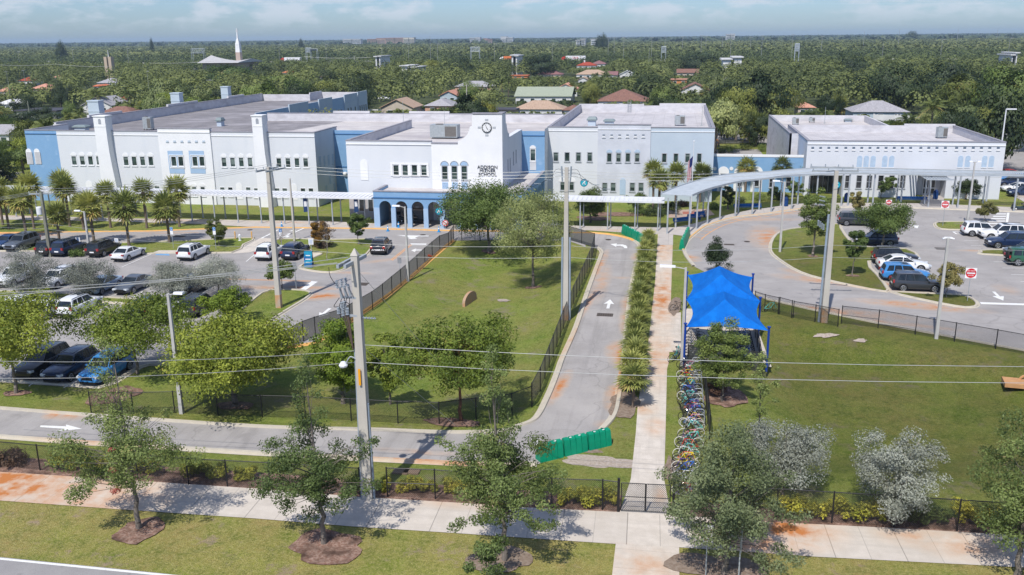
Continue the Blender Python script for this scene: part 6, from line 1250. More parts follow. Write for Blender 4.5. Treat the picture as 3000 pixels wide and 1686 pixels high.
SPEC={'suv':dict(L=4.75,W=1.92,H=1.74,hood=1.08,belt=1.1,fs=.95,ft=.25,rt=-2.0,rb=-2.26,r=.37),'sedan':dict(L=4.75,W=1.86,H=1.44,hood=.93,belt=.95,fs=1.0,ft=.1,rt=-1.05,rb=-1.95,r=.34),'jeep':dict(L=4.5,W=1.95,H=1.85,hood=1.16,belt=1.16,fs=.7,ft=.45,rt=-1.95,rb=-2.05,r=.42)}
def car_proto(kind,col):
    S=SPEC[kind]; L,W_,Hh=S['L'],S['W'],S['H']; hb,bl_=S['hood'],S['belt']; hw=W_/2; r=S['r']; P=paint('paint_'+col.replace(' ','_'),CC[col])
    o=thing('car','car','car',(0,-500,0))
    if kind=='sedan': st=[(-L/2,.42,.80,.76),(-L/2+.1,.32,.98,.86),(-1.6,.26,.99,.92),(-.4,.24,.96,.93),(.95,.24,bl_,.93),(1.5,.26,hb-.06,.92),(2.05,.28,hb-.16,.86),(L/2-.06,.34,hb-.3,.74),(L/2,.4,hb-.38,.66)]
    elif kind=='jeep': st=[(-L/2+.15,.5,1.05,.9),(-L/2+.2,.45,bl_,.94),(-1.,.42,bl_,.95),(.7,.42,bl_,.95),(1.6,.42,hb,.93),(2.1,.45,hb-.04,.92),(L/2-.02,.5,hb-.15,.88),(L/2,.55,hb-.25,.84)]
    else: st=[(-L/2,.5,.98,.80),(-L/2+.08,.40,1.10,.88),(-1.6,.30,1.12,.93),(-.4,.28,bl_,.94),(.9,.28,bl_-.01,.94),(1.5,.30,hb-.05,.93),(2.0,.32,hb-.12,.88),(L/2-.08,.4,hb-.24,.78),(L/2,.45,hb-.36,.70)]
    rings=[]
    for x,zb,zt_,w_ in st:
        w_=w_*hw/.94; zm=(zb+zt_)/2; ys=[(-w_*.88,zb),(-w_,zb+.14),(-w_*1.0,zm),(-w_*.985,zt_-.12),(-w_*.93,zt_-.03),(-w_*.84,zt_),(0,zt_+.03),(w_*.84,zt_),(w_*.93,zt_-.03),(w_*.985,zt_-.12),(w_,zm),(w_,zb+.14),(w_*.88,zb)]; rings.append([(x,y,z) for y,z in ys])
    m=MB().loft(rings)
    fs,ft,rt,rb=S['fs'],S['ft'],S['rt'],S['rb']; wb,wt=hw*.88,hw*.70; zt_=Hh-.07; z0=bl_-.04
    # roof and pillars in body colour
    rf=[]
    for x,dz in ((ft+.12,-.06),(ft-.1,.0),((ft+rt)/2,.045),(rt+.15,.0),(rt-.06,-.06)): rf.append([(x,-wt*1.03,zt_+dz-.02),(x,-wt*.9,zt_+dz+.05),(x,0,zt_+dz+.075),(x,wt*.9,zt_+dz+.05),(x,wt*1.03,zt_+dz-.02)])
    m.loft(rf)
    def pil(xb,xt,wd=.05):
        for s in (-1,1): m.loft([[(xb-wd,s*(wb+.006),z0),(xb+wd,s*(wb+.006),z0),(xb+wd,s*(wb-.05),z0),(xb-wd,s*(wb-.05),z0)],[(xt-wd,s*(wt+.01),zt_),(xt+wd,s*(wt+.01),zt_),(xt+wd,s*(wt-.05),zt_),(xt-wd,s*(wt-.05),zt_)]])
    pil(fs-.03,ft+.05,.045); pil((fs+rb)/2+.25,(ft+rt)/2+.3,.035)
    if kind=='suv': pil(rb+.12,rt+.1,.12); pil(rb+.95,rt+.75,.035)
    elif kind=='jeep': pil(rb+.08,rt+.06,.1); pil(rb+1.,rt+.95,.05)
    else: pil(rb+.12,rt+.02,.12)
    bo=m.build('body',P,o,smooth=35)
    g=MB().loft([[(fs,-wb*.97,z0),(rb,-wb*.97,z0),(rb,wb*.97,z0),(fs,wb*.97,z0)],[(ft,-wt*.98,zt_),(rt,-wt*.98,zt_),(rt,wt*.98,zt_),(ft,wt*.98,zt_)]]); g.build('windows',CG,o)
    wx=(-L*.305,L*.30); tm=MB().lathe((0,0,0),[(0,0),(r*.6,.0),(r*.95,.01),(r,.05),(r,.19),(r*.95,.23),(0,.23)],22).mesh('tyre',TYRE); rm=MB().lathe((0,0,0),[(0,.0),(r*.66,-.0),(r*.66,.03),(0,.03)],16,0)
    rm=MB()
    for k in range(5):
        t=k*2*math.pi/5; c_,s_=math.cos(t),math.sin(t); n_=(-s_*.05,c_*.05); rm.loft([[(c_*.05+n_[0],s_*.05+n_[1],z),(c_*.05-n_[0],s_*.05-n_[1],z),(c_*r*.66-n_[0],s_*r*.66-n_[1],z),(c_*r*.66+n_[0],s_*r*.66+n_[1],z)] for z in (-.015,.01)])
    rm.ring((0,0,0),r*.66,.025,'z',18,4); rm=rm.mesh('rim',RIMM)
    for x in wx:
        for s in (-1,1):
            wo_=put('wheel',tm,o,(x,s*(hw+.012),r)); wo_.rotation_euler=(s*math.pi/2,0,0); q=put('rim',rm,wo_,(0,0,-.004))
    a=MB()
    for x in wx:
        for s in (-1,1): a.loft([[(x+(r+.075)*math.cos(math.pi*k/10),s*(hw*.992+d),max(.3,r+(r+.075)*math.sin(math.pi*k/10)) ) for k in range(11)]+[(x-(r+.075),s*(hw*.992+d),.26),(x+(r+.075),s*(hw*.992+d),.26)] for d in ((0,.012) if s>0 else (.012,0))])
    a.build('wheel_arch',TRIM,bo)
    for s in (-1,1):
        MB().obox((L/2-.16,s*hw*.66,hb-.3),(.3,.42,.14),-s*.3).build('headlight',HL,o)
        MB().obox((-L/2+.05,s*hw*.76,(.98 if kind!='sedan' else .86)),(.16,.3,.26 if kind!='sedan' else .16),s*.25).build('taillight',TL,o)
        MB().obox((fs-.15,s*(hw+.06),bl_+.04),(.12,.18,.12)).build('mirror',P,o)
    MB().box(L/2-.12,L/2+.005,-hw*.45,hw*.45,hb-.52,hb-.3).build('grille',TRIM,o); MB().box(-L/2-.012,-L/2+.04,-.26,.26,.62,.76).build('number_plate',WSIGN,o); MB().box(-L/2-.03,-L/2+.3,-hw*.8,hw*.8,.32,.5).build('bumper',TRIM,o); MB().box(L/2-.3,L/2+.0,-hw*.66,hw*.66,.28,.42).build('bumper',TRIM,o)
    if kind=='suv':
        for s in (-1,1): MB().tube((rt+.1,s*wt*.92,zt_+.1),(ft-.1,s*wt*.92,zt_+.1),.022,n=5).build('roof_rail',CHRM if col not in('white','silver') else TRIM,o)
        MB().box(ft-.95,ft-.15,-wt*.62,wt*.62,zt_+.084,zt_+.095).build('sunroof',CG,o)
    if kind=='jeep': q=MB().lathe((0,0,0),[(0,0),(r*.9,0),(r*.97,.05),(r*.97,.2),(0,.22)],18).build('spare_wheel',TYRE,o); q.rotation_euler=(0,-math.pi/2,0); q.location=(-L/2+.15,0,1.0)
    return o
PROTO={}
def car(kind,col,p,head,lab,grp=None,end=None,cat=None,scale=1.):
    """end: 'front'/'rear' when p is the middle of that bumper"""
    d=Vector((math.cos(head),math.sin(head),0)); p=Vector((p[0],p[1],0)); L=SPEC[kind]['L']
    if end=='rear': p=p+d*L/2
    if end=='front': p=p-d*L/2
    k=(kind,col)
    if k not in PROTO: PROTO[k]=car_proto(kind,col); o=PROTO[k]
    else: o=copy_tree(PROTO[k])
    o.location=p+Vector((0,0,.025)); o.rotation_euler=(0,0,head); o['label']=lab; o['category']=cat or 'car'; o.scale=(scale,)*3
    if grp: o['group']=grp
    elif 'group' in o: del o['group']
    return o
U_,D_=math.pi/2,-math.pi/2
GL='cars in the left car park'
car('suv','grey',Z(11,90,345),D_-.0,'grey SUV facing the camera in the back row, behind the silvery shrub','%s'%GL,'front'); car('sedan','dark blue',Z(11,-60,330),D_,'deep blue car at the left edge of the back row',GL,'front'); car('suv','black',Z(11,420,395),U_,'black car hidden between the wooden pole and the navy SUV',GL,'rear'); car('suv','navy',Z(11,575,398),U_,'navy SUV with red tail lamps right of the wooden pole',GL,'rear'); car('suv','black',Z(11,930,405),U_,'black SUV with chrome roof rails left of the white electric sedan',GL,'rear')
car('sedan','white',Z(11,1180,450),U_,'white sedan with black glass roof in the back row',GL,'rear'); car('suv','white',Z(11,1850,440),U_,'white SUV with sunroof in the accessible bay',GL,'rear'); car('suv','white',Z(12,60,440),U_,'white SUV left of the concrete island pole',GL,'rear'); car('suv','navy',Z(12,320,435),U_,'navy SUV beside the sandwich board',GL,'rear')
pc_=car('suv','black',Z(12,1225,382),U_+.12,'dark police SUV with chevron stripes driving away along the exit lane','moving vehicles','rear',cat='police car')
m=MB()
for k in range(8):
    y0=-.8+k*.2; s=1 if k<4 else -1; m.face([(-2.408,y0,.62),(-2.408,y0+.1,.62),(-2.408,y0+.1+s*.1,.8),(-2.408,y0+s*.1,.8)])
m.build('chevron',WSIGN,pc_)
m=MB(); 
for s in (-1,1): m.box(-1.9,1.5,s*.985-.004,s*.985+.004,.78,.9)
m.build('side_stripe',pm('police_silver',(.45,.46,.48,1)),pc_)
car('suv','white',Z(11,0,710),D_,'white car at the left edge of the middle row',GL,'front'); car('suv','white',Z(11,440,735),D_,'white car facing the camera behind the second silvery shrub',GL,'front'); car('sedan','pale blue',Z(11,890,795),D_,'pale silver sedan facing the camera in the middle row',GL,'front'); car('sedan','grey',Z(11,1210,785),D_,'dark grey sedan beside the pale silver sedan',GL,'front'); car('suv','black',Z(11,1790,825),D_,'black SUV facing the camera under the silvery shrub',GL,'front')
car('suv','white',Z(11,90,1010),U_,'white SUV leftmost in the third row',GL,'rear'); car('sedan','white',Z(11,350,1045),U_,'white car with dark rear glass in the third row',GL,'rear'); car('suv','white',Z(11,650,1020),U_,'large white SUV with panoramic roof in the third row',GL,'rear'); car('suv','dark blue',Z(11,1400,1040),U_,'dark car hidden by branches in the third row',GL,'rear'); car('sedan','white',Z(11,1620,1068),U_,'white sedan left of the lamp post in the third row',GL,'rear'); car('suv','charcoal',Z(11,1880,1015),U_,'black SUV right of the lamp post in the third row',GL,'rear')
car('suv','black',Z(15,230,548),D_,'black car under the leftmost tree in the front row',GL,'front'); car('suv','navy',Z(15,520,590),D_,'navy SUV facing the camera in the front row',GL,'front'); car('suv','blue',Z(15,885,612),D_,'bright blue car facing the camera in the front row',GL,'front')
GR='cars in the right car park'
car('suv','charcoal',(Z(14,1355,738)+Z(14,1680,755))/2+Vector((0,.9,0)),0,'charcoal SUV nearest the camera in the right car park',GR); car('suv','blue',(Z(14,1230,640)+Z(14,1560,650))/2+Vector((0,.8,0)),0,'bright blue SUV between the white and charcoal SUVs',GR); car('sedan','white',(Z(14,1230,540)+Z(14,1500,545))/2+Vector((.1,1.0,0)),0,'white car behind the bright blue SUV',GR,scale=1.1); car('suv','black',(Z(14,1140,470)+Z(14,1450,480))/2+Vector((0,.9,0)),0,'dark SUV with roof racks farthest in its row',GR)
car('suv','navy',Z(14,1130,285)+Vector((-.4,.9,0)),math.pi,'navy SUV partly hidden behind the large tree',GR); car('suv','charcoal',Z(8,880,1250)+Vector((.3,.9,0)),0,'dark SUV with white roof behind the large tree',GR)
car('suv','white',Z(14,2150,190)+Vector((.3,.9,0)),0,'white SUV beyond the small island',GR); car('suv','white',Z(14,2330,225)+Vector((.5,.9,0)),math.pi,'white SUV with dark windows facing left',GR,scale=1.08); car('suv','navy',Z(14,2400,310)+Vector((.5,.9,0)),math.pi,'navy SUV facing left in front of the white ones',GR,scale=1.05); car('suv','grey',Z(14,2576,410)+Vector((.6,.9,0)),math.pi,'grey SUV half hidden behind the green off-roader',GR); car('jeep','green',Z(14,2600,488)+Vector((.5,.9,0)),0,'green off-roader with spare wheel at the right edge',GR)
GF='cars beside the right building'
car('sedan','red',Z(8,2400,700,1.)+Vector((0,0,-1)),math.pi,'red car at the end of the right building',GF); car('sedan','white',Z(8,2400,785),math.pi,'white car next in the row beside the right building',GF); car('suv','blue',Z(8,2440,812),math.pi,'teal blue SUV beside the right building',GF); car('suv','navy',Z(8,2450,850),math.pi,'dark blue SUV beside the right building',GF); car('sedan','white',Z(8,2500,900),math.pi,'white convertible-like car beside the right building',GF); car('suv','navy',Z(8,2576,950),math.pi,'navy SUV nearest in the row beside the right building',GF)
car('suv','black',Z(5,60,655),.25,'black SUV at the far left behind the palms','cars on side roads'); 
def cart(p,rz,lab):
    o=thing('golf_cart',lab,'golf cart',p,rz,'golf carts'); Bm=pm('cart_dark',(.03,.05,.06,1),None,3,.4); MB().loft([[(-1.2,-.55,.35),(-1.2,.55,.35),(-1.2,.55,.75),(-1.2,-.55,.75)],[(-.1,-.55,.3),(-.1,.55,.3),(-.1,.55,.4),(-.1,-.55,.4)],[(.6,-.55,.3),(.6,.55,.3),(.6,.55,.42),(.6,-.55,.42)],[(1.15,-.5,.35),(1.15,.5,.35),(.95,.45,.85),(.95,-.45,.85)]]).build('body',Bm,o); MB().box(-.7,-.2,-.5,.5,.75,.88).box(-.8,-.65,-.5,.5,.88,1.3).build('seat',pm('cart_seat',(.25,.22,.19,1)),o)
    MB().box(-1.0,.7,-.6,.6,1.85,1.93).build('canopy_top',pm('cart_roof',(.42,.36,.30,1)),o)
    for x,xt_ in ((-.95,-.9),(.75,.55)):
        for s in (-.52,.52): MB().tube((x,s,.7),(xt_,s,1.86),.02,n=5).build('strut',BLKM,o)
    tm=MB().lathe((0,0,0),[(0,0),(.12,0),(.22,.02),(.22,.16),(0,.18)],14).mesh('wheel',[TYRE])
    for x in (-.8,.8):
        for s in (-1,1): q=put('wheel',tm,o,(x,s*.6,.23)); q.rotation_euler=(s*math.pi/2,0,0); MB().lathe((0,0,-.012),[(0,0),(.11,0),(0,.01)],10).build('hub_cap',WSIGN,q)
cart(Z(6,1620,1232)+Vector((0,1.,.04)),.1,'golf cart standing in the fourth arcade opening'); cart(Z(6,1500,1225)+Vector((0,1.4,.04)),.2,'golf cart partly hidden by the arcade pier'); cart(Z(8,2540,1090)+Vector((.2,.6,0)),math.pi,'dark golf cart at the right end of the curved canopy')
p=W(6,1310,1160,YC-.6); o=thing('poster_stand','dark poster stand with teal print inside the arcade','poster stand',(p.x,113.6+.9,0)); MB().box(-.42,.42,-.04,.04,.1,1.7).build('frame',BLK,o); MB().box(-.35,.35,-.05,-.041,.2,1.6).build('poster',MATS['banner_blue'],o)
# ---- people by the basketball court ----
SK=pm('skin',(.36,.21,.14,1)); 
def figure(p,rz,shirt,trs,lab,grp,scale=1.,arm=.15,seed=0):
    o=thing('person',lab,'person',p,rz,grp); o.scale=(scale,)*3
    J={'pel':(0,0,.95),'spi':(0,0,1.2),'che':(0,0,1.38),'nec':(0,0,1.5),'hea':(0,-.01,1.62),'top':(0,0,1.74),'sl':(.19,0,1.42),'el':(.24+arm,-.02,1.15),'wl':(.26+arm,-.12,.93),'hl':(.26+arm,-.15,.85),'sr':(-.19,0,1.42),'er':(-.25,.02,1.15),'wr':(-.27,-.1,.92),'hr':(-.27,-.14,.84),'kl':(.11,-.03,.5),'al':(.11,.02,.08),'tl':(.12,-.13,.04),'kr':(-.11,.0,.5),'ar':(-.12,.04,.08),'tr':(-.13,-.11,.04),'hpl':(.1,0,.92),'hpr':(-.1,0,.92)}
    E=[('pel','spi'),('spi','che'),('che','nec'),('nec','hea'),('hea','top'),('che','sl'),('sl','el'),('el','wl'),('wl','hl'),('che','sr'),('sr','er'),('er','wr'),('wr','hr'),('pel','hpl'),('hpl','kl'),('kl','al'),('al','tl'),('pel','hpr'),('hpr','kr'),('kr','ar'),('ar','tr')]
    Rr={'pel':.14,'spi':.13,'che':.15,'nec':.055,'hea':.1,'top':.06,'sl':.06,'el':.045,'wl':.032,'hl':.035,'sr':.06,'er':.045,'wr':.032,'hr':.035,'kl':.065,'al':.045,'tl':.035,'kr':.065,'ar':.045,'tr':.035,'hpl':.1,'hpr':.1}
    def sk(name,names,k,mat):
        es=[e for e in E if e[0] in names and e[1] in names]; me=bpy.data.meshes.new(name); me.from_pydata([J[n] for n in names],[(names.index(a),names.index(b)) for a,b in es],[]); me.materials.append(mat)
        q=put(name,me,o); q.modifiers.new('skin','SKIN')
        for i,n in enumerate(names): v=me.skin_vertices[0].data[i]; v.radius=(Rr[n]*k,)*2; v.use_root=(i==0)
        q.modifiers.new('sub','SUBSURF').render_levels=1; return q
    sk('body',list(J),1,SK); sk('shirt',['pel','spi','che','sl','el','sr','er'],1.22,pm('cloth_'+shirt[0],shirt[1])); sk('trousers',['pel','hpl','kl','al','hpr','kr','ar'],1.2,pm('cloth_'+trs[0],trs[1])); MB().lathe((0,.02,1.62),[(0,-.04),(.1,-.02),(.115,.05),(.08,.13),(0,.15)],10).build('hair',pm('hair_dark',(.03,.02,.015,1)),o); return o
CL=[('white',(.6,.6,.6,1)),('black',(.03,.03,.035,1)),('blue',(.06,.17,.42,1)),('grey',(.2,.2,.22,1)),('orange',(.5,.16,.05,1)),('yellow',(.55,.5,.12,1)),('navy',(.02,.03,.08,1))]
pr0=random.Random(3)
for i,(x,y,sh,tr) in enumerate(((2035,1185,0,1),(2062,1200,3,6),(2090,1190,0,1),(2105,1195,1,1),(2135,1200,1,6),(2160,1198,3,1),(2172,1205,0,3),(2192,1198,1,1),(2215,1200,6,1),(2232,1210,5,3),(2300,1210,1,1),(2335,1195,2,6),(2045,1290,2,3),(2060,1285,2,1),(2078,1290,1,6),(2055,1262,4,3))):
    p=Z(3,x,y); figure(p,pr0.uniform(-2,2),CL[sh],CL[tr],'person in a %s shirt, %s'%(CL[sh][0],('%s from the left in the line at the court fence'%ordn(i)) if i<12 else ('%s of the small group on the grass below the court'%ordn(i-12))),'people by the court' if i<12 else 'people on the grass below the court',pr0.uniform(.9,1.05),pr0.choice((.05,.15,.3)))
# court hoop, low wall
o=thing('basketball_hoop','dark basketball hoop post beyond the court line','basketball hoop',Z(3,2078,1135)); MB().tube((0,0,0),(0,0,3.4),.08,n=8).build('post',BLKM,o); MB().box(-.8,.8,-1.0,-.95,2.8,3.8).build('backboard',BLKM,o); MB().ring((0,-1.3,3.0),.23,.02,'z',14,4).build('rim',REDP,o)
# ================= VEGETATION =================
LM={'oak':leafmat('leaf_oak',(.055,.09,.02,1),(.26,.325,.10,1),(.38,.27,.13,1),.35),'oakpale':leafmat('leaf_oak_pale',(.07,.10,.035,1),(.29,.33,.155,1),(.36,.30,.22,1),.3),'maho':leafmat('leaf_mahogany',(.075,.12,.014,1),(.29,.35,.05,1),(.36,.26,.07,1),.35),'silver':leafmat('leaf_silver',(.145,.155,.115,1),(.37,.39,.325,1),(.24,.17,.13,1),.2),
 'dark':leafmat('leaf_dark',(.014,.030,.012,1),(.060,.088,.028,1),None,.25),'mid':leafmat('leaf_mid',(.045,.085,.016,1),(.19,.25,.06,1),(.20,.16,.05,1),.3),'yel':leafmat('leaf_yellowgreen',(.10,.125,.022,1),(.27,.29,.065,1),(.34,.22,.07,1),.35),
 'olive':leafmat('leaf_olive',(.10,.135,.04,1),(.31,.35,.13,1),(.3,.28,.2,1),.3),'bronze':leafmat('leaf_bronze',(.10,.10,.03,1),(.33,.30,.10,1),(.42,.22,.07,1),.3),'orange':leafmat('leaf_orange',(.24,.10,.02,1),(.42,.22,.04,1),None,.3),'hedge':leafmat('leaf_hedge',(.12,.15,.015,1),(.52,.48,.06,1),(.45,.25,.06,1),.25),'brown':leafmat('leaf_brown',(.07,.04,.028,1),(.17,.10,.06,1),None,.2),
 'palm':leafmat('leaf_palm',(.08,.12,.025,1),(.42,.43,.12,1),(.40,.30,.10,1),.25),'coco':leafmat('leaf_coconut',(.045,.075,.018,1),(.21,.24,.07,1),(.40,.33,.12,1),.3),'bright':leafmat('leaf_bright',(.07,.125,.01,1),(.26,.34,.035,1),None,.35)}
BARK=pm('bark_grey',(.22,.19,.16,1),(.13,.11,.095,1),5,.9,obj=True,stretch=(1,1,.3),bump=.4); BARKR=pm('bark_red',(.24,.11,.06,1),(.16,.08,.05,1),4,.9,obj=True); PBARK=pm('palm_bark',(.20,.155,.12,1),(.13,.10,.08,1),6,.9,obj=True,stretch=(.3,.3,3)); TWIG=pm('twig_pale',(.38,.34,.30,1),(.28,.25,.22,1),4)
def quads(name,P,A,B,tint,mat,extra=None):
    """P centres, A/B half axes -> kite shaped leaves"""
    n=len(P); V=np.empty((n,4,3)); V[:,0]=P-A; V[:,1]=P+B-A*.1; V[:,2]=P+A; V[:,3]=P-B-A*.1
    me=bpy.data.meshes.new(name); vs=V.reshape(-1,3); ex=None
    nv=len(vs); nf=n
    me.vertices.add(nv); me.vertices.foreach_set('co',vs.ravel().astype(np.float32)); me.loops.add(nf*4); me.loops.foreach_set('vertex_index',np.arange(nf*4,dtype=np.int32)); me.polygons.add(nf); me.polygons.foreach_set('loop_start',np.arange(0,nf*4,4,dtype=np.int32)); me.polygons.foreach_set('loop_total',np.full(nf,4,dtype=np.int32))
    me.materials.append(mat); a=me.attributes.new('tint','FLOAT','FACE'); a.data.foreach_set('value',np.clip(tint,0,1).astype(np.float32)); me.update(calc_edges=True); me.validate(); return me
def rnd3(rg,n):
    v=rg.normal(size=(n,3)); return v/np.linalg.norm(v,axis=1)[:,None]
def leafcloud(C,Rc,n,leaf,rg,flat=.7,up=.35,asp=.5,ct=None,form=.35,rn=.75):
    """clumps C (k,3) radii Rc (k) -> leaf arrays"""
    k=len(C); w=Rc**2; idx=rg.choice(k,size=n,p=w/w.sum()); d=rnd3(rg,n); r=rg.random(n)**.45
    off=d*(r*Rc[idx])[:,None]; off[:,2]*=flat; P=C[idx]+off
    cd=P-C.mean(0); cd/=np.linalg.norm(cd,axis=1)[:,None]+1e-6; nrm=d*.6+rnd3(rg,n)*rn+cd*form; nrm[:,2]+=up; nrm/=np.linalg.norm(nrm,axis=1)[:,None]
    t=np.cross(nrm,rnd3(rg,n)); t/=np.linalg.norm(t,axis=1)[:,None]; b=np.cross(nrm,t); s=leaf*(.6+.8*rg.random(n))
    ct=rg.random(k) if ct is None else ct
    return P,t*s[:,None]*.5,b*(s*asp)[:,None]*.5,ct[idx]*.5+rg.random(n)*.5
def clumps(rg,k,rx,ry,z0,z1,cr,shape='round',lean=(0,0)):
    """clump centres over an uneven crown envelope"""
    C=[];R=[]; ph=rg.random(6)*6.28
    while len(C)<k:
        u=rnd3(rg,1)[0]; az=math.atan2(u[1],u[0]); q=rg.random()**.4
        lob=1+.18*math.sin(2*az+ph[0])+.14*math.sin(3*az+ph[1])+.1*math.sin(5*az+ph[2])
        z=u[2]*q
        if shape=='cone': zz=(z+1)/2; f=(1-zz)**.8*1.15; x,y=math.cos(az)*f*rg.random()**.5,math.sin(az)*f*rg.random()**.5; C.append((x*rx*lob+lean[0]*zz,y*ry*lob+lean[1]*zz,z0+zz*(z1-z0)))
        elif shape=='umb':
            zz=abs(z)**.8; C.append((u[0]*q*rx*lob,u[1]*q*ry*lob,z0+(z1-z0)*(zz*.9+.1*rg.random())))
        else: zz=(z+1)/2; C.append((u[0]*q*rx*lob+lean[0]*zz,u[1]*q*ry*lob+lean[1]*zz,z0+zz*(z1-z0)))
        R.append(cr*(.6+.8*rg.random()))
    return np.array(C),np.array(R)
def limbs(C,rg,h0,r0,frac=.6,n=5,twist=.2,top=None,lean=(0,0)):
    m=MB(); top=top or h0*1.6; p=Vector((0,0,-.15)); path=[(p,r0*1.25)]; k=5
    for i in range(1,k+1):
        t=i/k; path.append((Vector((rg.normal()*twist*.25,rg.normal()*twist*.25,h0*t)),r0*(1-.35*t)))
    for (a,ra),(b,rb) in zip(path[:-1],path[1:]): m.tube(a,b,ra,rb,8,cap=False)
    s=path[-1][0]; rs=path[-1][1]; ctr=Vector((rg.normal()*twist+lean[0]*.9,rg.normal()*twist+lean[1]*.9,top)); m.tube(s,ctr,rs,rs*.15,7,cap=False)
    for i in rg.permutation(len(C))[:int(len(C)*frac)]:
        c=Vector(C[i]); t=min(.95,max(0,(c.z-h0)/(max(top-h0,.1))*.6)); a=s.lerp(ctr,t); mid=a.lerp(c,.5)+Vector((rg.normal(),rg.normal(),rg.normal()+.6))*.12*(c-a).length*.6
        r=rs*(.5-.3*t); m.tube(a,mid,r*.55,r*.35,5,cap=False).tube(mid,c,r*.35,r*.08,4,cap=False)
    return m
def spreadR(u,v): 
    p=Q(u,v); return float(np.dot(np.array(p)-C0,Fv))/FPX
def tree(base,h,rx,lab,mat,n=6000,leaf=.16,k=45,z0=.3,cr=.23,shape='round',trunk=.16,seed=0,cat='tree',group=None,bark=None,flat=.75,name='tree',ry=None,h0=None,frac=.6,lean=(0,0),up=.35,hue=None,asp=.5):
    rg=np.random.default_rng(seed+17); ry=ry or rx; o=thing(name,lab,cat,base,0,group); C,R=clumps(rg,k,rx*.82,ry*.82,h*z0+rx*.12,h-rx*cr*.7,rx*cr,shape,lean)
    limbs(C,rg,h0 if h0 is not None else h*z0*.9,trunk,frac,top=h*.8).build('trunk',bark or BARK,o,smooth=60)
    P,A,B,T=leafcloud(C,R,n,leaf,rg,flat,up,asp); put('crown',quads('crown',P,A,B,T,LM[mat]),o); return o
def T(rb,xb,yb_,rt,yt,wz,lab,mat,**k):
    """tree from photo: trunk foot, crown top row, crown width (zoom pixels)"""
    p=ZG(rb,xb,yb_); u,v=uv(rb,xb,yb_); h=hgt(u,v,uv(rt,0,yt)[1]); R=wz*.29115/2*spreadR(u,v)*1.1; k['n']=int(k.get('n',6000)*1.9); k['k']=int(max(k.get('k',45)*1.5,36)); return tree(p,h-p.z,R,lab,mat,**k)
OAKG='young oaks along the front pavement'
def oak(rb,xb,yb_,rt,yt,wz,lab,seed,lead=True,n=20000,**k):
    """oak: broad dark clumpy lower crown with a thin leader above it"""
    p=ZG(rb,xb,yb_); u,v=uv(rb,xb,yb_); h=hgt(u,v,uv(rt,0,yt)[1]); R=wz*.29115/2*spreadR(u,v)*1.08; rg=np.random.default_rng(seed); o=thing('oak_tree',lab,'tree',p,0,OAKG)
    lx,ly=k.get('lean',(0,0)); hb=h*.66 if lead else h
    C,Rr=clumps(rg,54,R*.84,R*.78,h*.17,hb,R*.2,'round'); C[:,0]+=lx*.4
    if lead:
        m_=14; zz=np.linspace(.6,1,m_); C2=np.stack([lx*zz+rg.normal(size=m_)*R*.24*(1.25-zz),ly*zz+rg.normal(size=m_)*R*.24*(1.25-zz),h*zz],1); C=np.vstack([C,C2]); Rr=np.concatenate([Rr,np.full(m_,R*.16)*(1.6-zz*.8)])
    out=30; ang=np.repeat(rg.random(10)*6.28,3)+rg.normal(size=30)*.12; rad=np.tile([.75,.92,1.07],10)*R; zo=np.repeat(h*(.22+.38*rg.random(10)),3); C3=np.stack([np.cos(ang)*rad,np.sin(ang)*rad*.9,zo+rg.normal(size=30)*.15],1); C=np.vstack([C,C3]); Rr=np.concatenate([Rr,np.full(out,R*.13)])
    limbs(C,rg,h*.2,.15,.85,top=h*.9,lean=(lx,ly)).build('trunk',BARK,o,smooth=60)
    P,A,B,Tt=leafcloud(C,Rr,n,.12,rg,.8,.3,.5); put('crown',quads('crown',P,A,B,Tt,LM[k.get('mat','oak')]),o)
    if k.get('dead'):
        P,A,B,Tt=leafcloud(np.array([[.25,-R*.55,h*.42],[.35,-R*.6,h*.32],[.2,-R*.5,h*.52]]),np.array([.22,.28,.18]),260,.12,rg); put('dead_foliage',quads('dead_foliage',P,A,B,Tt,leafmat('leaf_dead',(.25,.08,.04,1),(.5,.22,.14,1))),o)
    return o
oak(21,1400,972,15,170,1150,'oak with a rusty dead leaf cluster, leftmost of the front oaks',101,dead=True,lean=(-.9,.3))
oak(22,685,1125,16,330,980,'oak in the largest oval mulch bed, left of the tall concrete pole',102,lean=(-.6,.5))
oak(22,2500,1290,16,250,1050,'dense oak on the verge just right of the tall concrete pole',103,n=27000,lean=(-.5,.3)); 
oak(23,2140,1425,17,1010,1250,'broad oak beside the no stopping sign, over the bicycles',104,n=32000,lead=False,mat='oakpale'); oak(24,2500,1443,18,880,1280,'dark oak cut by the right edge of the picture',105,n=26000,lead=False)
p=Q(1430,1735); tree(p,3.,1.5,'young shoots of an oak at the bottom edge beside the soil patch','oak',n=3200,leaf=.12,k=16,z0=.15,seed=8,group=OAKG,name='oak_tree',trunk=.05)
p=Z(17,2200,1400); oq=tree(Vector((p.x+1.6,p.y+1.5,0)),7.2,1.1,'slender pale oak with bare twigs rising behind the broad oak','oak',n=2600,leaf=.12,k=30,z0=.3,seed=9,group=OAKG,name='oak_tree',trunk=.08,ry=.9,frac=1)
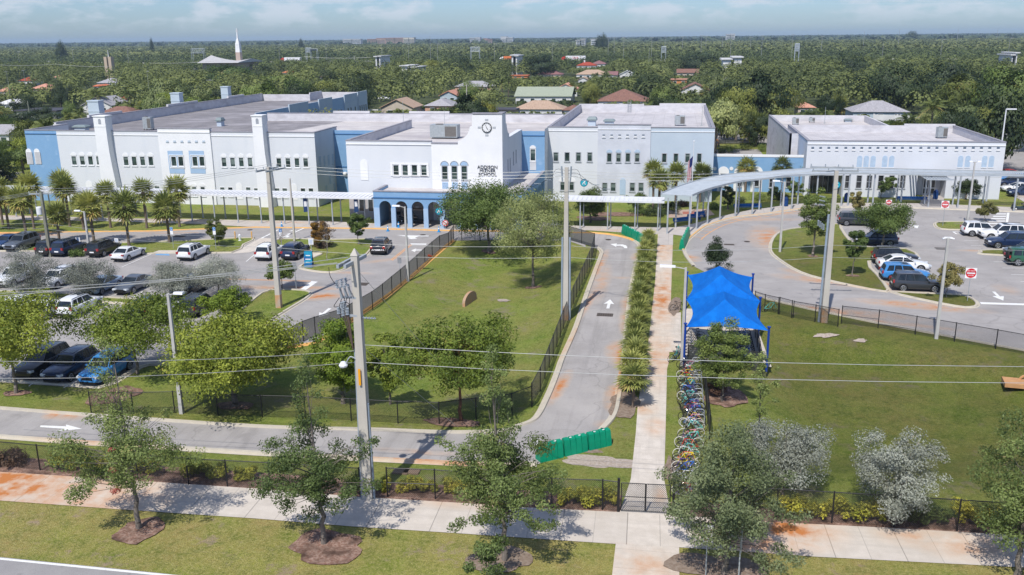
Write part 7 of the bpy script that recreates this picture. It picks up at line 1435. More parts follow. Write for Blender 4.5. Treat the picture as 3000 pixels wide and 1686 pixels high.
# silver buttonwoods
SG='silvery buttonwood trees'
sk_=dict(n=11000,leaf=.105,k=60,z0=.12,cr=.22,trunk=.09,group=SG,name='buttonwood_tree',up=.5)
T(24,1270,955,18,960,890,'silver leaved tree behind the hedge on the right lawn','silver',seed=21,**sk_); T(24,150,640,18,860,900,'silver leaved tree behind the broad oak on the right','silver',seed=22,**sk_)
T(11,330,850,11,250,620,'silver leaved tree at the left edge of the car park','silver',seed=23,**sk_); T(11,890,790,11,380,530,'silver leaved tree between the parked white cars','silver',seed=24,**sk_); T(11,1760,850,11,395,520,'silver leaved tree over the black SUV','silver',seed=25,**sk_); T(12,-380,800,11,345,600,'silver leaved tree nearest the island pole','silver',seed=26,**sk_)
# car park and basin trees
MG='leafy trees along the left car park'
T(15,165,665,11,690,1150,'yellow-green tree at the left edge, over the black car','maho',n=11000,leaf=.2,k=55,seed=31,group=MG,trunk=.14,z0=.3); T(15,1385,465,11,760,1350,'yellow-green open tree between the blue car and the lamp post','maho',n=11000,leaf=.19,k=60,seed=32,group=MG,trunk=.12,z0=.3,cr=.2)
T(15,2365,790,11,930,1350,'wide yellow-green tree with a dark trunk behind the drive fence','maho',n=19000,leaf=.2,k=80,seed=33,group=MG,trunk=.24,z0=.22); T(11,2300,1050,11,680,480,'small bright green tree at the tip of the parking island','bright',n=6000,leaf=.19,k=35,seed=34,group=MG,z0=.12,trunk=.08)
T(16,880,765,12,960,680,'deep green tree left of the tall concrete pole','bright',n=12000,leaf=.18,k=50,seed=35,group='trees along the basin fence',trunk=.16,z0=.15); T(16,2065,935,12,960,1330,'wide thinning tree with red-brown trunk behind the basin fence','maho',n=13000,leaf=.18,k=70,cr=.17,seed=36,group='trees along the basin fence',bark=BARKR,trunk=.14,z0=.28,frac=.9)
T(16,1350,770,12,1150,420,'low leafy tree right of the tall concrete pole','maho',n=6000,leaf=.18,k=35,seed=37,group='trees along the basin fence',trunk=.1,z0=.2)
T(12,2345,405,6,800,1150,'dark green spreading tree in the upper basin before the arcade','mid',n=17000,leaf=.22,k=95,cr=.18,seed=38,group='trees in the basin',trunk=.22,z0=.22); T(13,215,695,7,880,960,'pale olive tree with forked grey trunk right in the basin','olive',n=16000,leaf=.19,k=95,cr=.17,seed=39,group='trees in the basin',trunk=.17,z0=.22,frac=1,asp=.35)
T(7,790,1210,7,815,360,'rounded green tree behind the short covered walkway','mid',n=6000,leaf=.2,k=35,seed=40,z0=.1); T(7,470,930,7,790,130,'thin young tree against the middle wing','mid',n=900,leaf=.2,k=12,seed=41,z0=.3,trunk=.06); T(7,1255,1120,7,905,220,'sparse shrub tree behind the short walkway','oak',n=2200,leaf=.2,k=18,seed=42,z0=.2,trunk=.06)
T(13,2040,560,13,165,300,'small dark green tree just behind the shade shelter','dark',n=5500,leaf=.15,k=35,shape='cone',seed=43,z0=.1,trunk=.07,cr=.3); T(17,2120,745,13,990,520,'deep green tree in front of the shade shelter','mid',n=11000,leaf=.13,k=60,seed=44,z0=.12,trunk=.1)
RG_='young trees in the right car park'
T(14,450,388,8,810,370,'two-tone slender tree left of the leaning pole','mid',n=7000,leaf=.18,k=40,seed=45,z0=.18,group=RG_,ry=1.9); T(14,1145,312,8,960,540,'large spreading tree over the parked navy SUV','mid',n=11000,leaf=.18,k=55,seed=46,z0=.28,group=RG_); T(14,850,582,14,100,250,'slender tree in the middle of the big island','mid',n=4500,leaf=.18,k=28,seed=47,z0=.38,group=RG_,trunk=.07)
T(14,1790,800,14,425,330,'small brownish tree beside the tall camera pole','bronze',n=3800,leaf=.16,k=28,seed=48,z0=.3,group=RG_,trunk=.05); T(8,890,1150,8,865,170,'small bronze egg-shaped tree at the edge of the loop road','bronze',n=3200,leaf=.18,k=24,seed=49,z0=.22,group=RG_,trunk=.05); T(8,2178,1205,8,980,205,'small bronze round tree near the crosswalk','bronze',n=3200,leaf=.18,k=24,seed=50,z0=.22,group=RG_,trunk=.05)
T(8,1990,975,8,745,270,'dark round tree against the right building','dark',n=4500,leaf=.2,k=30,seed=51,z0=.2,group=RG_); T(8,1130,975,8,735,190,'crooked small tree before the tall annex windows','mid',n=2200,leaf=.2,k=16,seed=52,z0=.25,group=RG_,trunk=.07,lean=(1.6,0)); T(8,55,985,7,840,150,'small dark tree behind the curved canopy','dark',n=1800,leaf=.2,k=14,seed=53,z0=.15); T(8,270,960,8,770,150,'small green tree at the left corner of the right building','mid',n=1800,leaf=.2,k=14,seed=54,z0=.15); T(7,2170,1080,7,830,170,'dark tree behind the curved canopy near the link','dark',n=2200,leaf=.2,k=16,seed=55,z0=.15)
T(5,2205,1310,5,1020,250,'yellowing small tree by the accessible parking sign','yel',n=3600,leaf=.2,k=26,seed=56,z0=.18,trunk=.06); T(12,690,310,6,1165,200,'orange leaved small tree on the grass island','orange',n=3800,leaf=.2,k=26,seed=57,z0=.15,trunk=.06,lean=(-1.,0)); T(12,720,430,6,1120,190,'nearly bare twiggy sapling on the grass island','brown',n=420,leaf=.14,k=34,seed=58,z0=.2,trunk=.06,frac=1,bark=TWIG); T(12,1035,266,6,1100,250,'open green sapling before the arcade','mid',n=3200,leaf=.2,k=26,seed=59,z0=.2,trunk=.07,frac=.9)
T(12,265,715,12,415,340,'round dark green tree beside the island pole','mid',n=5000,leaf=.17,k=34,seed=60,z0=.3,trunk=.06); T(12,265,335,12,85,70,'thin leafless sapling near the crosswalk','brown',n=60,leaf=.12,k=10,seed=61,z0=.3,trunk=.05,frac=1,bark=TWIG)
# palms
def fan(m,c,d,L,w,rg,tint,seg=13,droop=.25,spread=1.9):
    """costapalmate leaf: stalk + fan of folded blades"""
    d=Vector(d).normalized(); s=d.cross(Vector((0,0,1))); s=s.normalized() if s.length>.05 else Vector((1,0,0)); u=s.cross(d); hub=Vector(c)+d*L
    m['st'].append((Vector(c),hub)); 
    for i in range(seg):
        a=(i/(seg-1)-.5)*2*spread; q=(d*math.cos(a)+s*math.sin(a)); ln=w*(1-.25*abs(a)/spread)*(.9+.2*rg.random()); q=q+u*(.12 if i%2 else -.05)-Vector((0,0,droop*(.4+.6*rg.random())))
        q.normalize(); A=q*ln*.5; B=q.cross(u).normalized()*ln*.075; m['P'].append(hub+A); m['A'].append(A); m['B'].append(B); m['T'].append(tint+rg.random()*.25)
def palm_mesh(seed,nf=36,L=.85,w=.95,lo=-.75,hi=1.4,dry=.2,seg=13,mat='palm'):
    rg=np.random.default_rng(seed); m={'st':[],'P':[],'A':[],'B':[],'T':[]}
    for i in range(nf):
        t=i/nf; el=hi+(lo-hi)*t**.8+rg.normal()*.1; az=i*2.399+rg.normal()*.2; d=(math.cos(az)*math.cos(el),math.sin(az)*math.cos(el),math.sin(el)); fan(m,(0,0,0),d,L*(.8+.3*rg.random()),w*(.85+.3*rg.random()),rg,(.15+.45*rg.random()) if t<1-dry else .7+.3*rg.random(),seg,.15+.35*t)
    # stalks as thin kites
    for a,b in m['st']: d=b-a; m['P'].append((a+b)/2); m['A'].append(d*.5); m['B'].append(d.cross(Vector((.3,.2,1))).normalized()*.025); m['T'].append(.75)
    return quads('crown',np.array([tuple(p) for p in m['P']]),np.array([tuple(p) for p in m['A']]),np.array([tuple(p) for p in m['B']]),np.array(m['T']),LM[mat])
def trunk_mesh(h,r,seed,bow=.15,boots=False):
    rg=np.random.default_rng(seed); n=8; pts=[]; b=rg.normal(size=2)*bow
    for i in range(n+1): t=i/n; pts.append(Vector((b[0]*t*t,b[1]*t*t,h*t-.1)))
    m=MB(); rr=[r*(1.2 if i==0 else 1)*(1+.06*rg.normal()) for i in range(n+1)]
    if boots: rr[-2:]=[r*1.35,r*1.5]
    m.path(pts,r,9,0,rr); return m.mesh('trunk',PBARK,60),pts[-1]
CAB=[palm_mesh(s,nf=38+4*s,L=.75,w=1.0) for s in (1,2,3,4)]
def cabbage(p,h,lab,grp,i,sc=1.):
    o=thing('cabbage_palm',lab,'palm tree',p,0,grp); tm,tp=trunk_mesh(h,.17,i*7+3,.12,True); put('trunk',tm,o); c=put('crown',CAB[i%4],o,tp); c.rotation_euler=(0,0,i*1.7); c.scale=(sc,sc,sc*.98); return o
PG='cabbage palms on the grass strip left of the crosswalk'
PALMS=[(90,1140,790,.95,'leftmost short cabbage palm'),(270,1225,820,1.15,'second cabbage palm from the left, near the road'),(345,1140,680,1.15,'tall cabbage palm behind the wooden pole'),(600,1272,960,.95,'short cabbage palm right of the wooden pole'),(705,1112,690,1.1,'tall cabbage palm in the back row left of the lamp post'),(660,1080,650,1.1,'cabbage palm farthest back left of the lamp post'),(950,1290,880,1.15,'cabbage palm directly behind the black car'),(1115,1125,755,1.05,'back row cabbage palm left of the white canopy start'),(1300,1312,880,1.25,'large crowned cabbage palm by the white sign'),(1480,1132,735,1.05,'back row cabbage palm touching the canopy'),(1708,1275,900,1.25,'drooping cabbage palm behind the accessible sign'),(1808,1118,720,1.15,'rightmost tall cabbage palm of the back row'),(-60,1160,760,1.1,'cabbage palm cut by the left edge'),(30,1100,700,1.,'cabbage palm just inside the left edge'),(845,1145,850,.8,'dry brown cabbage palm behind the lamp post')]
for i,(x,y,yc,sc,l) in enumerate(PALMS):
    u,v=uv(5,x,y); h=hgt(u,v,uv(5,0,yc+25)[1]); cabbage(Q(u,v),h,l,PG,i,sc*1.22)
for i,(x,y,yc,l,sc) in enumerate(((1418,1095,665,'left cabbage palm before the middle wing',1.25),(1475,1150,760,'front cabbage palm before the middle wing',1.25),(1642,1080,685,'cabbage palm left of the flagpole',1.2),(1888,1010,690,'cabbage palm right of the flagpole',1.25),(2345,905,610,'cabbage palm against the blue link',1.15),(2700,905,610,'cabbage palm at the left corner of the right building',1.15),(2885,895,605,'cabbage palm touching the right building corner',1.1))):
    r=7; u,v=1500+x*.29115,300+y*.29115; h=hgt(u,v,300+(yc+25)*.29115); cabbage(Q(u,v),h,l,'cabbage palms before the right wings',i+20,sc)
# row of thatch palms beside the path
TH=[palm_mesh(s,nf=30,L=.55,w=.72,lo=-.6,dry=.12,seg=14) for s in (11,12,13)]
q0,q1=Z(17,1200,810),Z(13,1375,290); 
for i in range(17):
    t=i/16; p=q0.lerp(q1,t); h=2.15-.9*min(1,t*3) if t<.33 else 1.25; rr=random.Random(i); p.x+=rr.uniform(-.15,.15)-(.25*math.sin(t*3.1)); o=thing('thatch_palm','bushy fan palm, %s from the bottom in the row beside the path'%ordn(i),'palm tree',p,0,'low fan palms beside the path')
    put('trunk',trunk_mesh(h,.08,i)[0],o); c=put('crown',TH[i%3],o,(0,0,h)); c.rotation_euler=(0,0,i*2.1); s=1.1+rr.uniform(-.1,.12); c.scale=(s,s,s*.9)
    if i>0 and i%3: c=put('lower_crown',TH[(i+1)%3],o,(.1,-.1,h*.5)); c.rotation_euler=(0,0,i); c.scale=(s*.85,)*3
# hedges and shrubs
def hedge(pts,w_,h,lab,mat='hedge',dens=900,leaf=.13,seed=0,name='hedge',grp='clipped hedges behind the front fence'):
    h*=1.2; w_*=1.15; rg=np.random.default_rng(seed); P=[Vector((p[0],p[1],0)) for p in pts]; Cc=[];Rr=[]
    for a,b in zip(P[:-1],P[1:]):
        L=(b-a).length; n=max(2,int(L/.28)); d=(b-a).normalized(); nn=Vector((-d.y,d.x,0))
        for i in range(n): c=a.lerp(b,(i+rg.random())/n)+nn*rg.uniform(-w_/2,w_/2)*.8; hh=h*(.45+.5*rg.random()); Cc.append((c.x-P[0].x,c.y-P[0].y,hh*.75)); Rr.append(.34*(.7+.6*rg.random())*max(.8,h)); 
        for i in range(n): c=a.lerp(b,(i+rg.random())/n)+nn*rg.uniform(-w_/2,w_/2); Cc.append((c.x-P[0].x,c.y-P[0].y,h*.3)); Rr.append(.26)
    Cc=np.array(Cc); n=int(sum((b-a).length for a,b in zip(P[:-1],P[1:]))*dens*1.3); PP,A,B,Tt=leafcloud(Cc,np.array(Rr),n,leaf,rg,.9,.5,.6); PP[:,2]=np.maximum(PP[:,2],.03)
    o=thing(name,lab,'hedge' if name=='hedge' else 'shrub',P[0],0,grp); put('foliage',quads('foliage',PP,A,B,Tt,LM[mat]),o); return o
up_=lambda r,x,y,dy=1.: Z(r,x,y)+Vector((0,dy,0))
hedge([up_(21,-300,385,.9),up_(21,120,400,.9)],1.4,1.15,'purplish brown hedge at the left edge of the front fence','brown',seed=70); hedge([up_(21,420,430),up_(21,820,450)],1.0,.9,'yellow hedge left of the rusty oak',seed=71); hedge([up_(21,850,450),up_(21,1500,500)],1.,.85,'yellow-green hedge behind the rusty oak',seed=72); hedge([up_(21,1800,520),up_(21,2180,545)],1.05,1.0,'bright hedge right of the rusty oak',seed=73); hedge([up_(21,2280,555),up_(21,2480,570)],.8,.75,'small hedge clump before the bare mulch',seed=74)
hedge([up_(22,850,650),up_(22,1060,660)],.9,.8,'green hedge left of the tall concrete pole','mid',seed=75); hedge([up_(22,1210,665),up_(22,1300,672)],.7,.7,'small hedge touching the tall concrete pole',seed=76); hedge([up_(22,1350,680,1.2),up_(22,1800,705,1.2)],1.2,.65,'low reddish yellow hedge right of the tall concrete pole',dens=600,seed=77); hedge([up_(22,1850,705),up_(22,2200,725)],1.,.75,'low hedge left of the dense oak',seed=78)
hedge([up_(23,430,790,.9),up_(23,700,795,.9)],.9,.85,'yellow hedge right of the dense oak',seed=79); hedge([up_(23,700,800,.9),up_(23,1050,812,.9)],1.05,1.05,'full green-yellow hedge touching the gate post',seed=80)
hedge([up_(24,140,915,.9),up_(24,620,945,.9)],1.,1.,'yellow hedge left of the right lawn fence post',seed=81); hedge([up_(24,680,945,.9),up_(24,1240,975,.9)],1.15,1.15,'tall yellow hedge in front of the silver tree',seed=82); hedge([up_(24,1290,975,.9),up_(24,1880,1010,.9)],1.1,1.0,'greener hedge right of the silver tree','mid',seed=83); hedge([up_(24,1950,1010,.9),up_(24,2500,1045,.9)],1.1,1.1,'orange tinged hedge under the right edge oak',seed=84)
def shrub(r,x,y,rr_,h,lab,mat,seed,n=1400,leaf=.18): p=ZG(r,x,y); return tree(p,h,rr_,lab,mat,n=n,leaf=leaf,k=18,z0=.02,cr=.35,trunk=.03,seed=seed,cat='shrub',name='shrub',h0=.1,frac=.3)
for a in ((7,850,1100,1.6,1.7,'brown-green bush behind the short walkway','brown',90),(7,1310,1130,2.2,1.4,'grassy bush behind the short walkway','mid',91),(7,1450,1150,1.8,1.5,'dark bush at the right end of the short walkway','dark',92),(7,1600,1130,1.5,2.2,'dark shrub under the first bay of the curved canopy','dark',93),(7,2040,1075,1.5,1.1,'low shrub behind the curved canopy','mid',94),(7,2240,1020,1.8,1.3,'ornamental grass behind the curved canopy','olive',95),(7,2500,990,1.8,1.2,'low shrub before the blue link','mid',96),(8,150,985,1.5,1.2,'low shrub left of the right building','dark',97),(7,1720,1040,1.6,.9,'reddish grass before the middle wing','brown',98),(12,660,300,1.1,1.0,'small twiggy bush under the orange tree','brown',99),(11,760,385,1.2,1.0,'low bush between the wooden pole and the black SUV','mid',100),(3,2180,1330,2.4,2.0,'green bush on the grass below the court','mid',102),(3,2370,1310,2.2,2.0,'second bush on the grass below the court','yel',103),(3,2520,1320,1.8,1.8,'third bush at the edge of the annex','mid',104),(3,2110,1340,1.2,1.4,'small dark bush behind the middle wing','dark',105)): shrub(*a)
T(17,2050,690,17,520,240,'reddish small shrub under the deep green tree','brown',n=900,leaf=.12,k=12,seed=106,z0=.05,name='shrub',cat='shrub',trunk=.03)
# ================= BACKGROUND =================
FLOOR=pm('forest_floor',(.045,.06,.022,1),(.08,.095,.035,1),.05,.95)
rgB=np.random.default_rng(77); HOUSES=[]; HN=[]; USED={}
def region(x,y): a=x/y; return 'far left' if a<-.62 else 'left' if a<-.42 else 'left centre' if a<-.25 else 'centre' if a<-.1 else 'right centre' if a<.06 else 'right' if a<.22 else 'far right'
def near_label(adj,kind,x,y,size):
    hx,hy,nm=min(HN,key=lambda q:(q[0]-x)**2+(q[1]-y)**2); dx_,dy_=x-hx,y-hy; rel=('right of' if dx_>0 else 'left of') if abs(dx_)>abs(dy_) else ('behind' if dy_>0 else 'in front of')
    nm=' '.join(nm.split()[-5:])
    far=math.hypot(dx_,dy_); base='%s %s %s %s%s the %s'%(size,adj,kind,'well ' if far>45 and 'of' in rel else '',rel,nm); k=USED.get(base,0); USED[base]=k+1; base=base.replace(' well','') if k>1 else base
    return base if not k else base+', '+('farther back','farther back still','beyond those nearer','in the rear','at the very back','deepest in')[min(k-1,5)]+('' if k<7 else ' '+region(x,y).split()[-1])
RFC={'red':((178,80,58),(150,66,50)),'orange':((214,130,92),(196,108,76)),'salmon':((214,160,138),(190,134,112)),'tan':((196,170,148),(166,140,120)),'brown':((150,112,98),(120,88,78)),'grey':((180,178,182),(150,148,152)),'green':((168,176,156),(150,158,140)),'white':((225,225,225),(205,205,205)),'dark':((88,88,98),(66,66,74)),'mauve':((152,112,112),(128,92,92)),'peach':((230,172,150),(210,150,130))}
def roofm(c): a,b=RFC[c]; return pm('roof_'+c,dirt(a,.85),dirt(b,.85),.9,.85,stretch=(3,1,1),lo=.3,hi=.7)
def wallm(c): return pm('house_wall_'+c,{'white':(.66,.66,.65,1),'beige':(.52,.45,.37,1),'peach':(.6,.36,.25,1),'blue':(.42,.50,.56,1),'orange':(.62,.25,.10,1)}[c],None,1,.85)
def house(r,x0,x1,ye,lab,roof='tan',wall='white',depth=11.,st=1,typ='hip',rz=0.,chim=False,clear=True):
    ev=2.9*st; a,b=Z(r,x0,ye,ev),Z(r,x1,ye,ev); w_=b.x-a.x; c=Vector(((a.x+b.x)/2,(a.y+b.y)/2+depth/2,0)); o=thing('house',lab,'house',c,rz,'houses beyond the school'); hw,hd=w_/2,depth/2; wm_=wallm(wall)
    if clear: HOUSES.append((c.x,c.y-hd,hw,ev)); HN.append((c.x,c.y-hd,(lab.split(' house')[0]+' house') if ' house' in lab else 'screened patio'))
    MB().box(-hw+.5,hw-.5,-hd+.5,hd-.5,0,ev).build('wall',wm_,o); rh=min(hd,hw)*.42; m=MB(); e=ev-.05
    if typ=='hip':
        k=min(hd,hw*.95); R1,R2=((-hw+k,0,ev+rh),(hw-k,0,ev+rh)) if hw>hd else ((0,-hd+k,ev+rh),(0,hd-k,ev+rh))
        P=[(-hw,-hd,e),(hw,-hd,e),(hw,hd,e),(-hw,hd,e)]
        if hw>hd: m.face([P[0],P[1],R2,R1]); m.face([P[1],P[2],R2]); m.face([P[2],P[3],R1,R2]); m.face([P[3],P[0],R1])
        else: m.face([P[0],P[1],R1]); m.face([P[1],P[2],R2,R1]); m.face([P[2],P[3],R2]); m.face([P[3],P[0],R1,R2])
        m.face(P[::-1])
    elif typ=='gable':      # gable end towards the camera
        m.loft([[(-hw,y,e),(0,y,ev+hw*.45),(hw,y,e),(hw,y,e+.2),(0,y,ev+hw*.45+.25),(-hw,y,e+.2)] for y in (-hd,hd)]); g=MB().face([(-hw+.5,-hd+.49,ev),(hw-.5,-hd+.49,ev),(0,-hd+.49,ev+hw*.4)]); g.build('gable_wall',wm_,o)
    elif typ=='side':
        m.loft([[(x,-hd,e),(x,0,ev+hd*.4),(x,hd,e),(x,hd,e+.2),(x,0,ev+hd*.4+.22),(x,-hd,e+.2)] for x in (-hw,hw)])
    else: m.box(-hw,hw,-hd,hd,ev,ev+.35)
    m.build('roof',roofm(roof),o)
    n=max(2,int(w_/4))
    for i in range(n):
        x=-hw+1+(w_-2)*(i+.5)/n
        for s in range(st): f=MB().box(x-.8,x+.8,-hd+.42,-hd+.499,s*2.9+.9,s*2.9+2.3).build('window',FRAME,o); MB().box(x-.7,x+.7,-hd+.39,-hd+.419,s*2.9+1.,s*2.9+2.2).build('pane',GLASS,f)
    if chim: MB().box(-hw*.3,-hw*.3+.9,-.5,.5,ev,ev+rh+1.2).build('chimney',wm_,o)
    return o
for a in ((1,175,318,608,'bright red-orange roofed house among trees at far left','red'),(1,525,602,575,'small pink roofed house left of the pale palms','salmon'),(1,-60,100,716,'salmon roofed house at the left edge','salmon','beige'),(1,285,492,692,'long dull salmon roofed house near the left edge','salmon','peach'),(1,965,1172,630,'pale grey roofed house in the left trees','grey'),(1,925,988,664,'small orange roofed house beside the pale grey one','orange'),(1,1085,1185,803,'orange roofed house above the left wing','orange'),(1,-60,125,845,'pale house low at the left edge','white'),(1,130,575,918,'wide dark flat roofed house left of the school','dark','white',12,1,'flat'),(1,805,1130,862,'white gabled house left of the school','grey','white',12,1,'gable'),(1,900,1350,958,'brown tiled house right behind the left parapet','brown','beige'),(1,-120,92,1150,'white house with grey roof at the left corner of the school','grey','white',9,1,'side'),
 (2,1235,1590,885,'tan tiled house behind the centre block','tan','beige',12,1,'gable'),(2,1680,1975,862,'grey roofed house behind the centre block','grey','peach',13),(2,1835,2032,762,'pink roofed gabled house in the centre','salmon','blue',10,1,'gable'),(2,1990,2372,668,'orange walled house with pale roof','grey','peach',11,1,'hip'),(2,2385,2620,908,'dark screened patio house behind the clock gable','dark','beige',8,1,'flat'),
 (3,20,605,768,'large pale green roofed house','green','white',15,1,'side'),(3,0,520,895,'long tan tiled house with white columns','tan','white',11),(3,500,700,905,'brown roofed house end beside the palm','brown','white',9),(3,410,665,702,'pink roofed house with twin gables','peach','white',11,1,'gable'),(3,645,850,455,'two storey house with red roof and chimney','red','white',10,2,'hip',0,True),(3,790,948,440,'two storey house with mauve roof','mauve','white',12,2),(3,640,965,545,'tan hip roofed house in the middle distance','tan','white',12),(3,960,1065,553,'small grey-brown roofed house','mauve','white',9,1,'side'),(3,1075,1238,548,'white gabled house in the middle distance','white','white',9,1,'gable'),(3,655,772,602,'small tan gabled house','tan','white',9,1,'gable'),(3,850,1372,815,'large brown tiled house behind the middle wing','brown','white',17,1,'hip'),
 (3,1690,1995,708,'terracotta roofed house with white parapet','brown','white',13,1,'gable'),(3,1580,1785,600,'house with orange walls','salmon','orange',8,1,'flat'),(3,1655,1885,530,'dull brown roofed house between the dark trees','brown','beige',10,1,'side'),(4,290,492,878,'salmon roofed house behind the annex','salmon','beige',10),(4,845,1435,922,'pale metal roofed house behind the annex','grey','blue',13),(2,250,335,530,'small orange roofed house in the left centre','orange'),(2,635,742,570,'small brown roofed house in the left centre','brown'),(3,-20,160,560,'orange house with white parapet left of the ficus','orange','orange',8,1,'flat'),(3,250,505,545,'dusky pink roofed house beside the ficus','mauve','beige',11)):
    r,x0,x1,ye,lab=a[:5]; house(r,x0,x1,ye,lab,*a[5:])
# perimeter walls, court
PW_=pm('perimeter_wall',(.66,.66,.66,1),(.56,.56,.57,1),.4,.85)
def pwall(a,b,h,lab):
    d=(b-a); L=d.length; o=thing('perimeter_wall',lab,'wall',a,math.atan2(d.y,d.x)); MB().box(0,L,-.1,.1,0,h).build('panel',PW_,o)
    for i in range(int(L/6)+1): MB().box(i*6-.2,i*6+.2,-.2,.2,0,h+.2).build('pillar',PW_,o)
pwall(Z(4,1060,1045),Z(4,1520,1062),2.6,'pale perimeter wall behind the annex'); pwall(Z(3,1990,1045),Z(3,2420,1040),2.4,'white wall beyond the basketball court'); pwall(Z(3,130,985),Z(3,500,985),2.2,'white fence wall between the centre block and the houses'); pwall(Z(4,2370,1250),Z(4,2750,1330),2.4,'white perimeter wall right of the annex'); pwall(Z(2,1130,945),Z(2,2170,945),1.6,'low white wall behind the centre roof')
sheet('parking_lot',[Z(3,1980,1235),Z(3,2650,1235),Z(3,2650,1060),Z(3,1980,1060)],.03,LOTM); fence([Z(3,2030,1245),Z(3,2260,1248),Z(3,2480,1250)],1.,'low dark fence between the lawn and the basketball court',3,FABS); sheet('ground',[Z(5,-300,620),Z(5,240,560),Z(5,245,590),Z(5,-300,700)],.03,LOTM)
sheet('pavement',[Z(4,870,760),Z(4,900,755),Z(4,1090,825),Z(4,1050,830)],.03,PAVM)
# crown library
def nlib(seed,shape='round',n=6000,leaf=.05,k=26,cr=.32,z0=.1,flat=.8):
    rg=np.random.default_rng(seed); C,R=clumps(rg,k,.8,.8,z0+.05,.92,cr,shape); R=R*.9; C2=C.copy(); P,A,B,T_=leafcloud(C2,R,n,leaf,rg,flat*.7,.5,.75,form=1.0,rn=.5); return P,A,B,T_
LIB={}
NS=[nlib(200),nlib(201,n=6500,k=34,cr=.26),nlib(202,'umb',z0=.35,k=42,cr=.22),nlib(203,k=30,cr=.3),nlib(204,'cone',k=34)]
def crown_me(i,mat):
    if (i,mat) not in LIB: P,A,B,T_=NS[i]; LIB[(i,mat)]=quads('crown',P,A,B,T_,LM[mat])
    return LIB[(i,mat)]
TRK=MB().tube((0,0,0),(0,0,.6),.03,.02,7,cap=False).mesh('trunk',BARK)
ntree=[0]
ADJ={'dark':'dark green','mid':'mid green','yel':'yellow-green','olive':'pale olive','bright':'fresh green','maho':'golden green','brown':'brownish'}
def bt(p,R,h,mat,i=0,lab=None,trunk=True):
    ntree[0]+=1; g='trees of the neighbourhood beyond the school'
    d='near' if p.y<215 else 'middle' if p.y<320 else 'distant'
    lab=lab or near_label(ADJ[mat],'tree',p.x,p.y,'small' if R<4.4 else 'large' if R>7 else 'rounded')
    if trunk: o=thing('broadleaf_tree',lab,'tree',p,0,g); put('trunk',TRK,o).scale=(R*1.6,R*1.6,h); c=put('crown',crown_me(i,mat),o)
    else: o=c=put('broadleaf_tree',crown_me(i,mat),None,p); tag(o,lab,'tree',g)
    c.scale=(R,R,h); c.rotation_euler=(0,0,ntree[0]*1.3); return o
def BT(r,x,yt,ybs,wz,mat,i,lab):
    u,v=uv(r,x,ybs); p=Q(u,v); h=hgt(u,v,uv(r,0,yt)[1]); bt(p,wz*.29115/2*spreadR(u,v)*1.2,h,mat,i,lab); SPC.append((p.x,p.y,wz*.29115/2*spreadR(u,v)))
SPC=[]
for a in ((3,2250,635,1225,520,'yel',1,'huge pale green tree behind the basketball court'),(4,90,665,1010,470,'yel',1,'pale green tree left behind the annex'),(4,1240,430,960,700,'dark',0,'broad dark tree in the middle behind the annex'),(4,1760,385,900,640,'dark',3,'tall very dark tree right behind the annex'),(4,790,320,640,400,'dark',0,'dark domed tree in the middle right distance'),(4,2300,470,900,620,'dark',1,'large dark tree at the upper right'),(4,1630,915,1075,330,'olive',3,'pale round tree by the perimeter wall'),(4,1920,820,1110,420,'olive',1,'pale olive tree right of the round one'),(4,2180,860,1160,360,'yel',0,'golden green tree behind the annex corner'),(4,2420,640,1230,460,'mid',1,'tall mid green tree at the right edge behind the annex'),(4,2620,800,1330,380,'yel',0,'yellow-green tree at the right edge'),(3,290,340,590,450,'dark',0,'dark spreading ficus left of the red roofed house'),(3,1860,310,560,450,'dark',3,'dark domed tree behind the terracotta house'),(3,790,610,880,250,'yel',0,'yellow-green tree behind the middle wing'),(3,1400,540,830,430,'dark',1,'dark grey-green tree in the right centre'),(3,1560,680,860,260,'mid',0,'rounded tree before the dark grey-green one'),(3,1470,420,700,260,'olive',3,'olive tree with pale top in the right centre'),(2,2060,360,640,360,'dark',0,'dark ficus in the centre distance'),(2,1720,385,620,340,'yel',2,'flat topped yellow-green tree in the centre'),(2,250,540,780,620,'mid',1,'wide rounded tree behind the dark roof'),(2,750,500,780,420,'dark',0,'dark tree behind the rear wing'),(2,1010,510,860,420,'dark',1,'dark tree at the corner of the rear wing'),(2,1600,830,930,420,'mid',1,'dense low tree right behind the centre roof'),(2,2150,610,900,330,'mid',0,'tree before the orange walled house'),(2,80,440,700,260,'dark',3,'dark tall tree at the left centre'),(1,200,910,1120,430,'dark',1,'very dark tree at the left behind the blue corner'),(1,450,870,1060,380,'dark',0,'dark tree above the left roof corner'),(1,720,890,1010,260,'mid',0,'bushy tree above the left parapet'),(1,120,1190,1400,330,'mid',1,'green tree at the left of the blue wall'),(1,-10,1190,1500,300,'mid',0,'green tree at the left edge beside the blue wall'),(1,1500,620,880,520,'dark',1,'large dark tree above the left roof'),(1,1850,690,850,300,'bright',0,'lime green tree between the power poles'),(1,2300,430,720,560,'mid',1,'large rounded green tree below the church'),(1,620,600,900,230,'dark',4,'tall dark tree left of the coconut palms'),(1,730,640,900,200,'dark',4,'tall dark feathery tree at the left')):
    BT(*a)
def blocked(x,y,R,h):
    if x<-74 and x>-108 and y<232: return True
    if x>=-108 and y<166+R and x<53: return True
    if -25<x<12 and y<190+R: return True
    if 12<x<42 and y<197+R: return True
    if x>=45 and x<130 and y<176 and x/y<.5 and x>50: 
        if y<178: return True
    for hx,hy,hw,ev in HOUSES:
        if hx-hw-R*.5<x<hx+hw+R*.5 and hy-2-R*.3<y<hy+13+R*.3: return True
        if y<hy:
            xx=x*hy/y
    for sx_,sy_,sr in SPC:
        if (x-sx_)**2+(y-sy_)**2<(.7*(sr+R))**2: return True
        if y<sy_ and abs(x*sy_/y-sx_)<sr*.6 and sy_-y<45 and h>7: return True
    return False
put_=[]
cand=[]
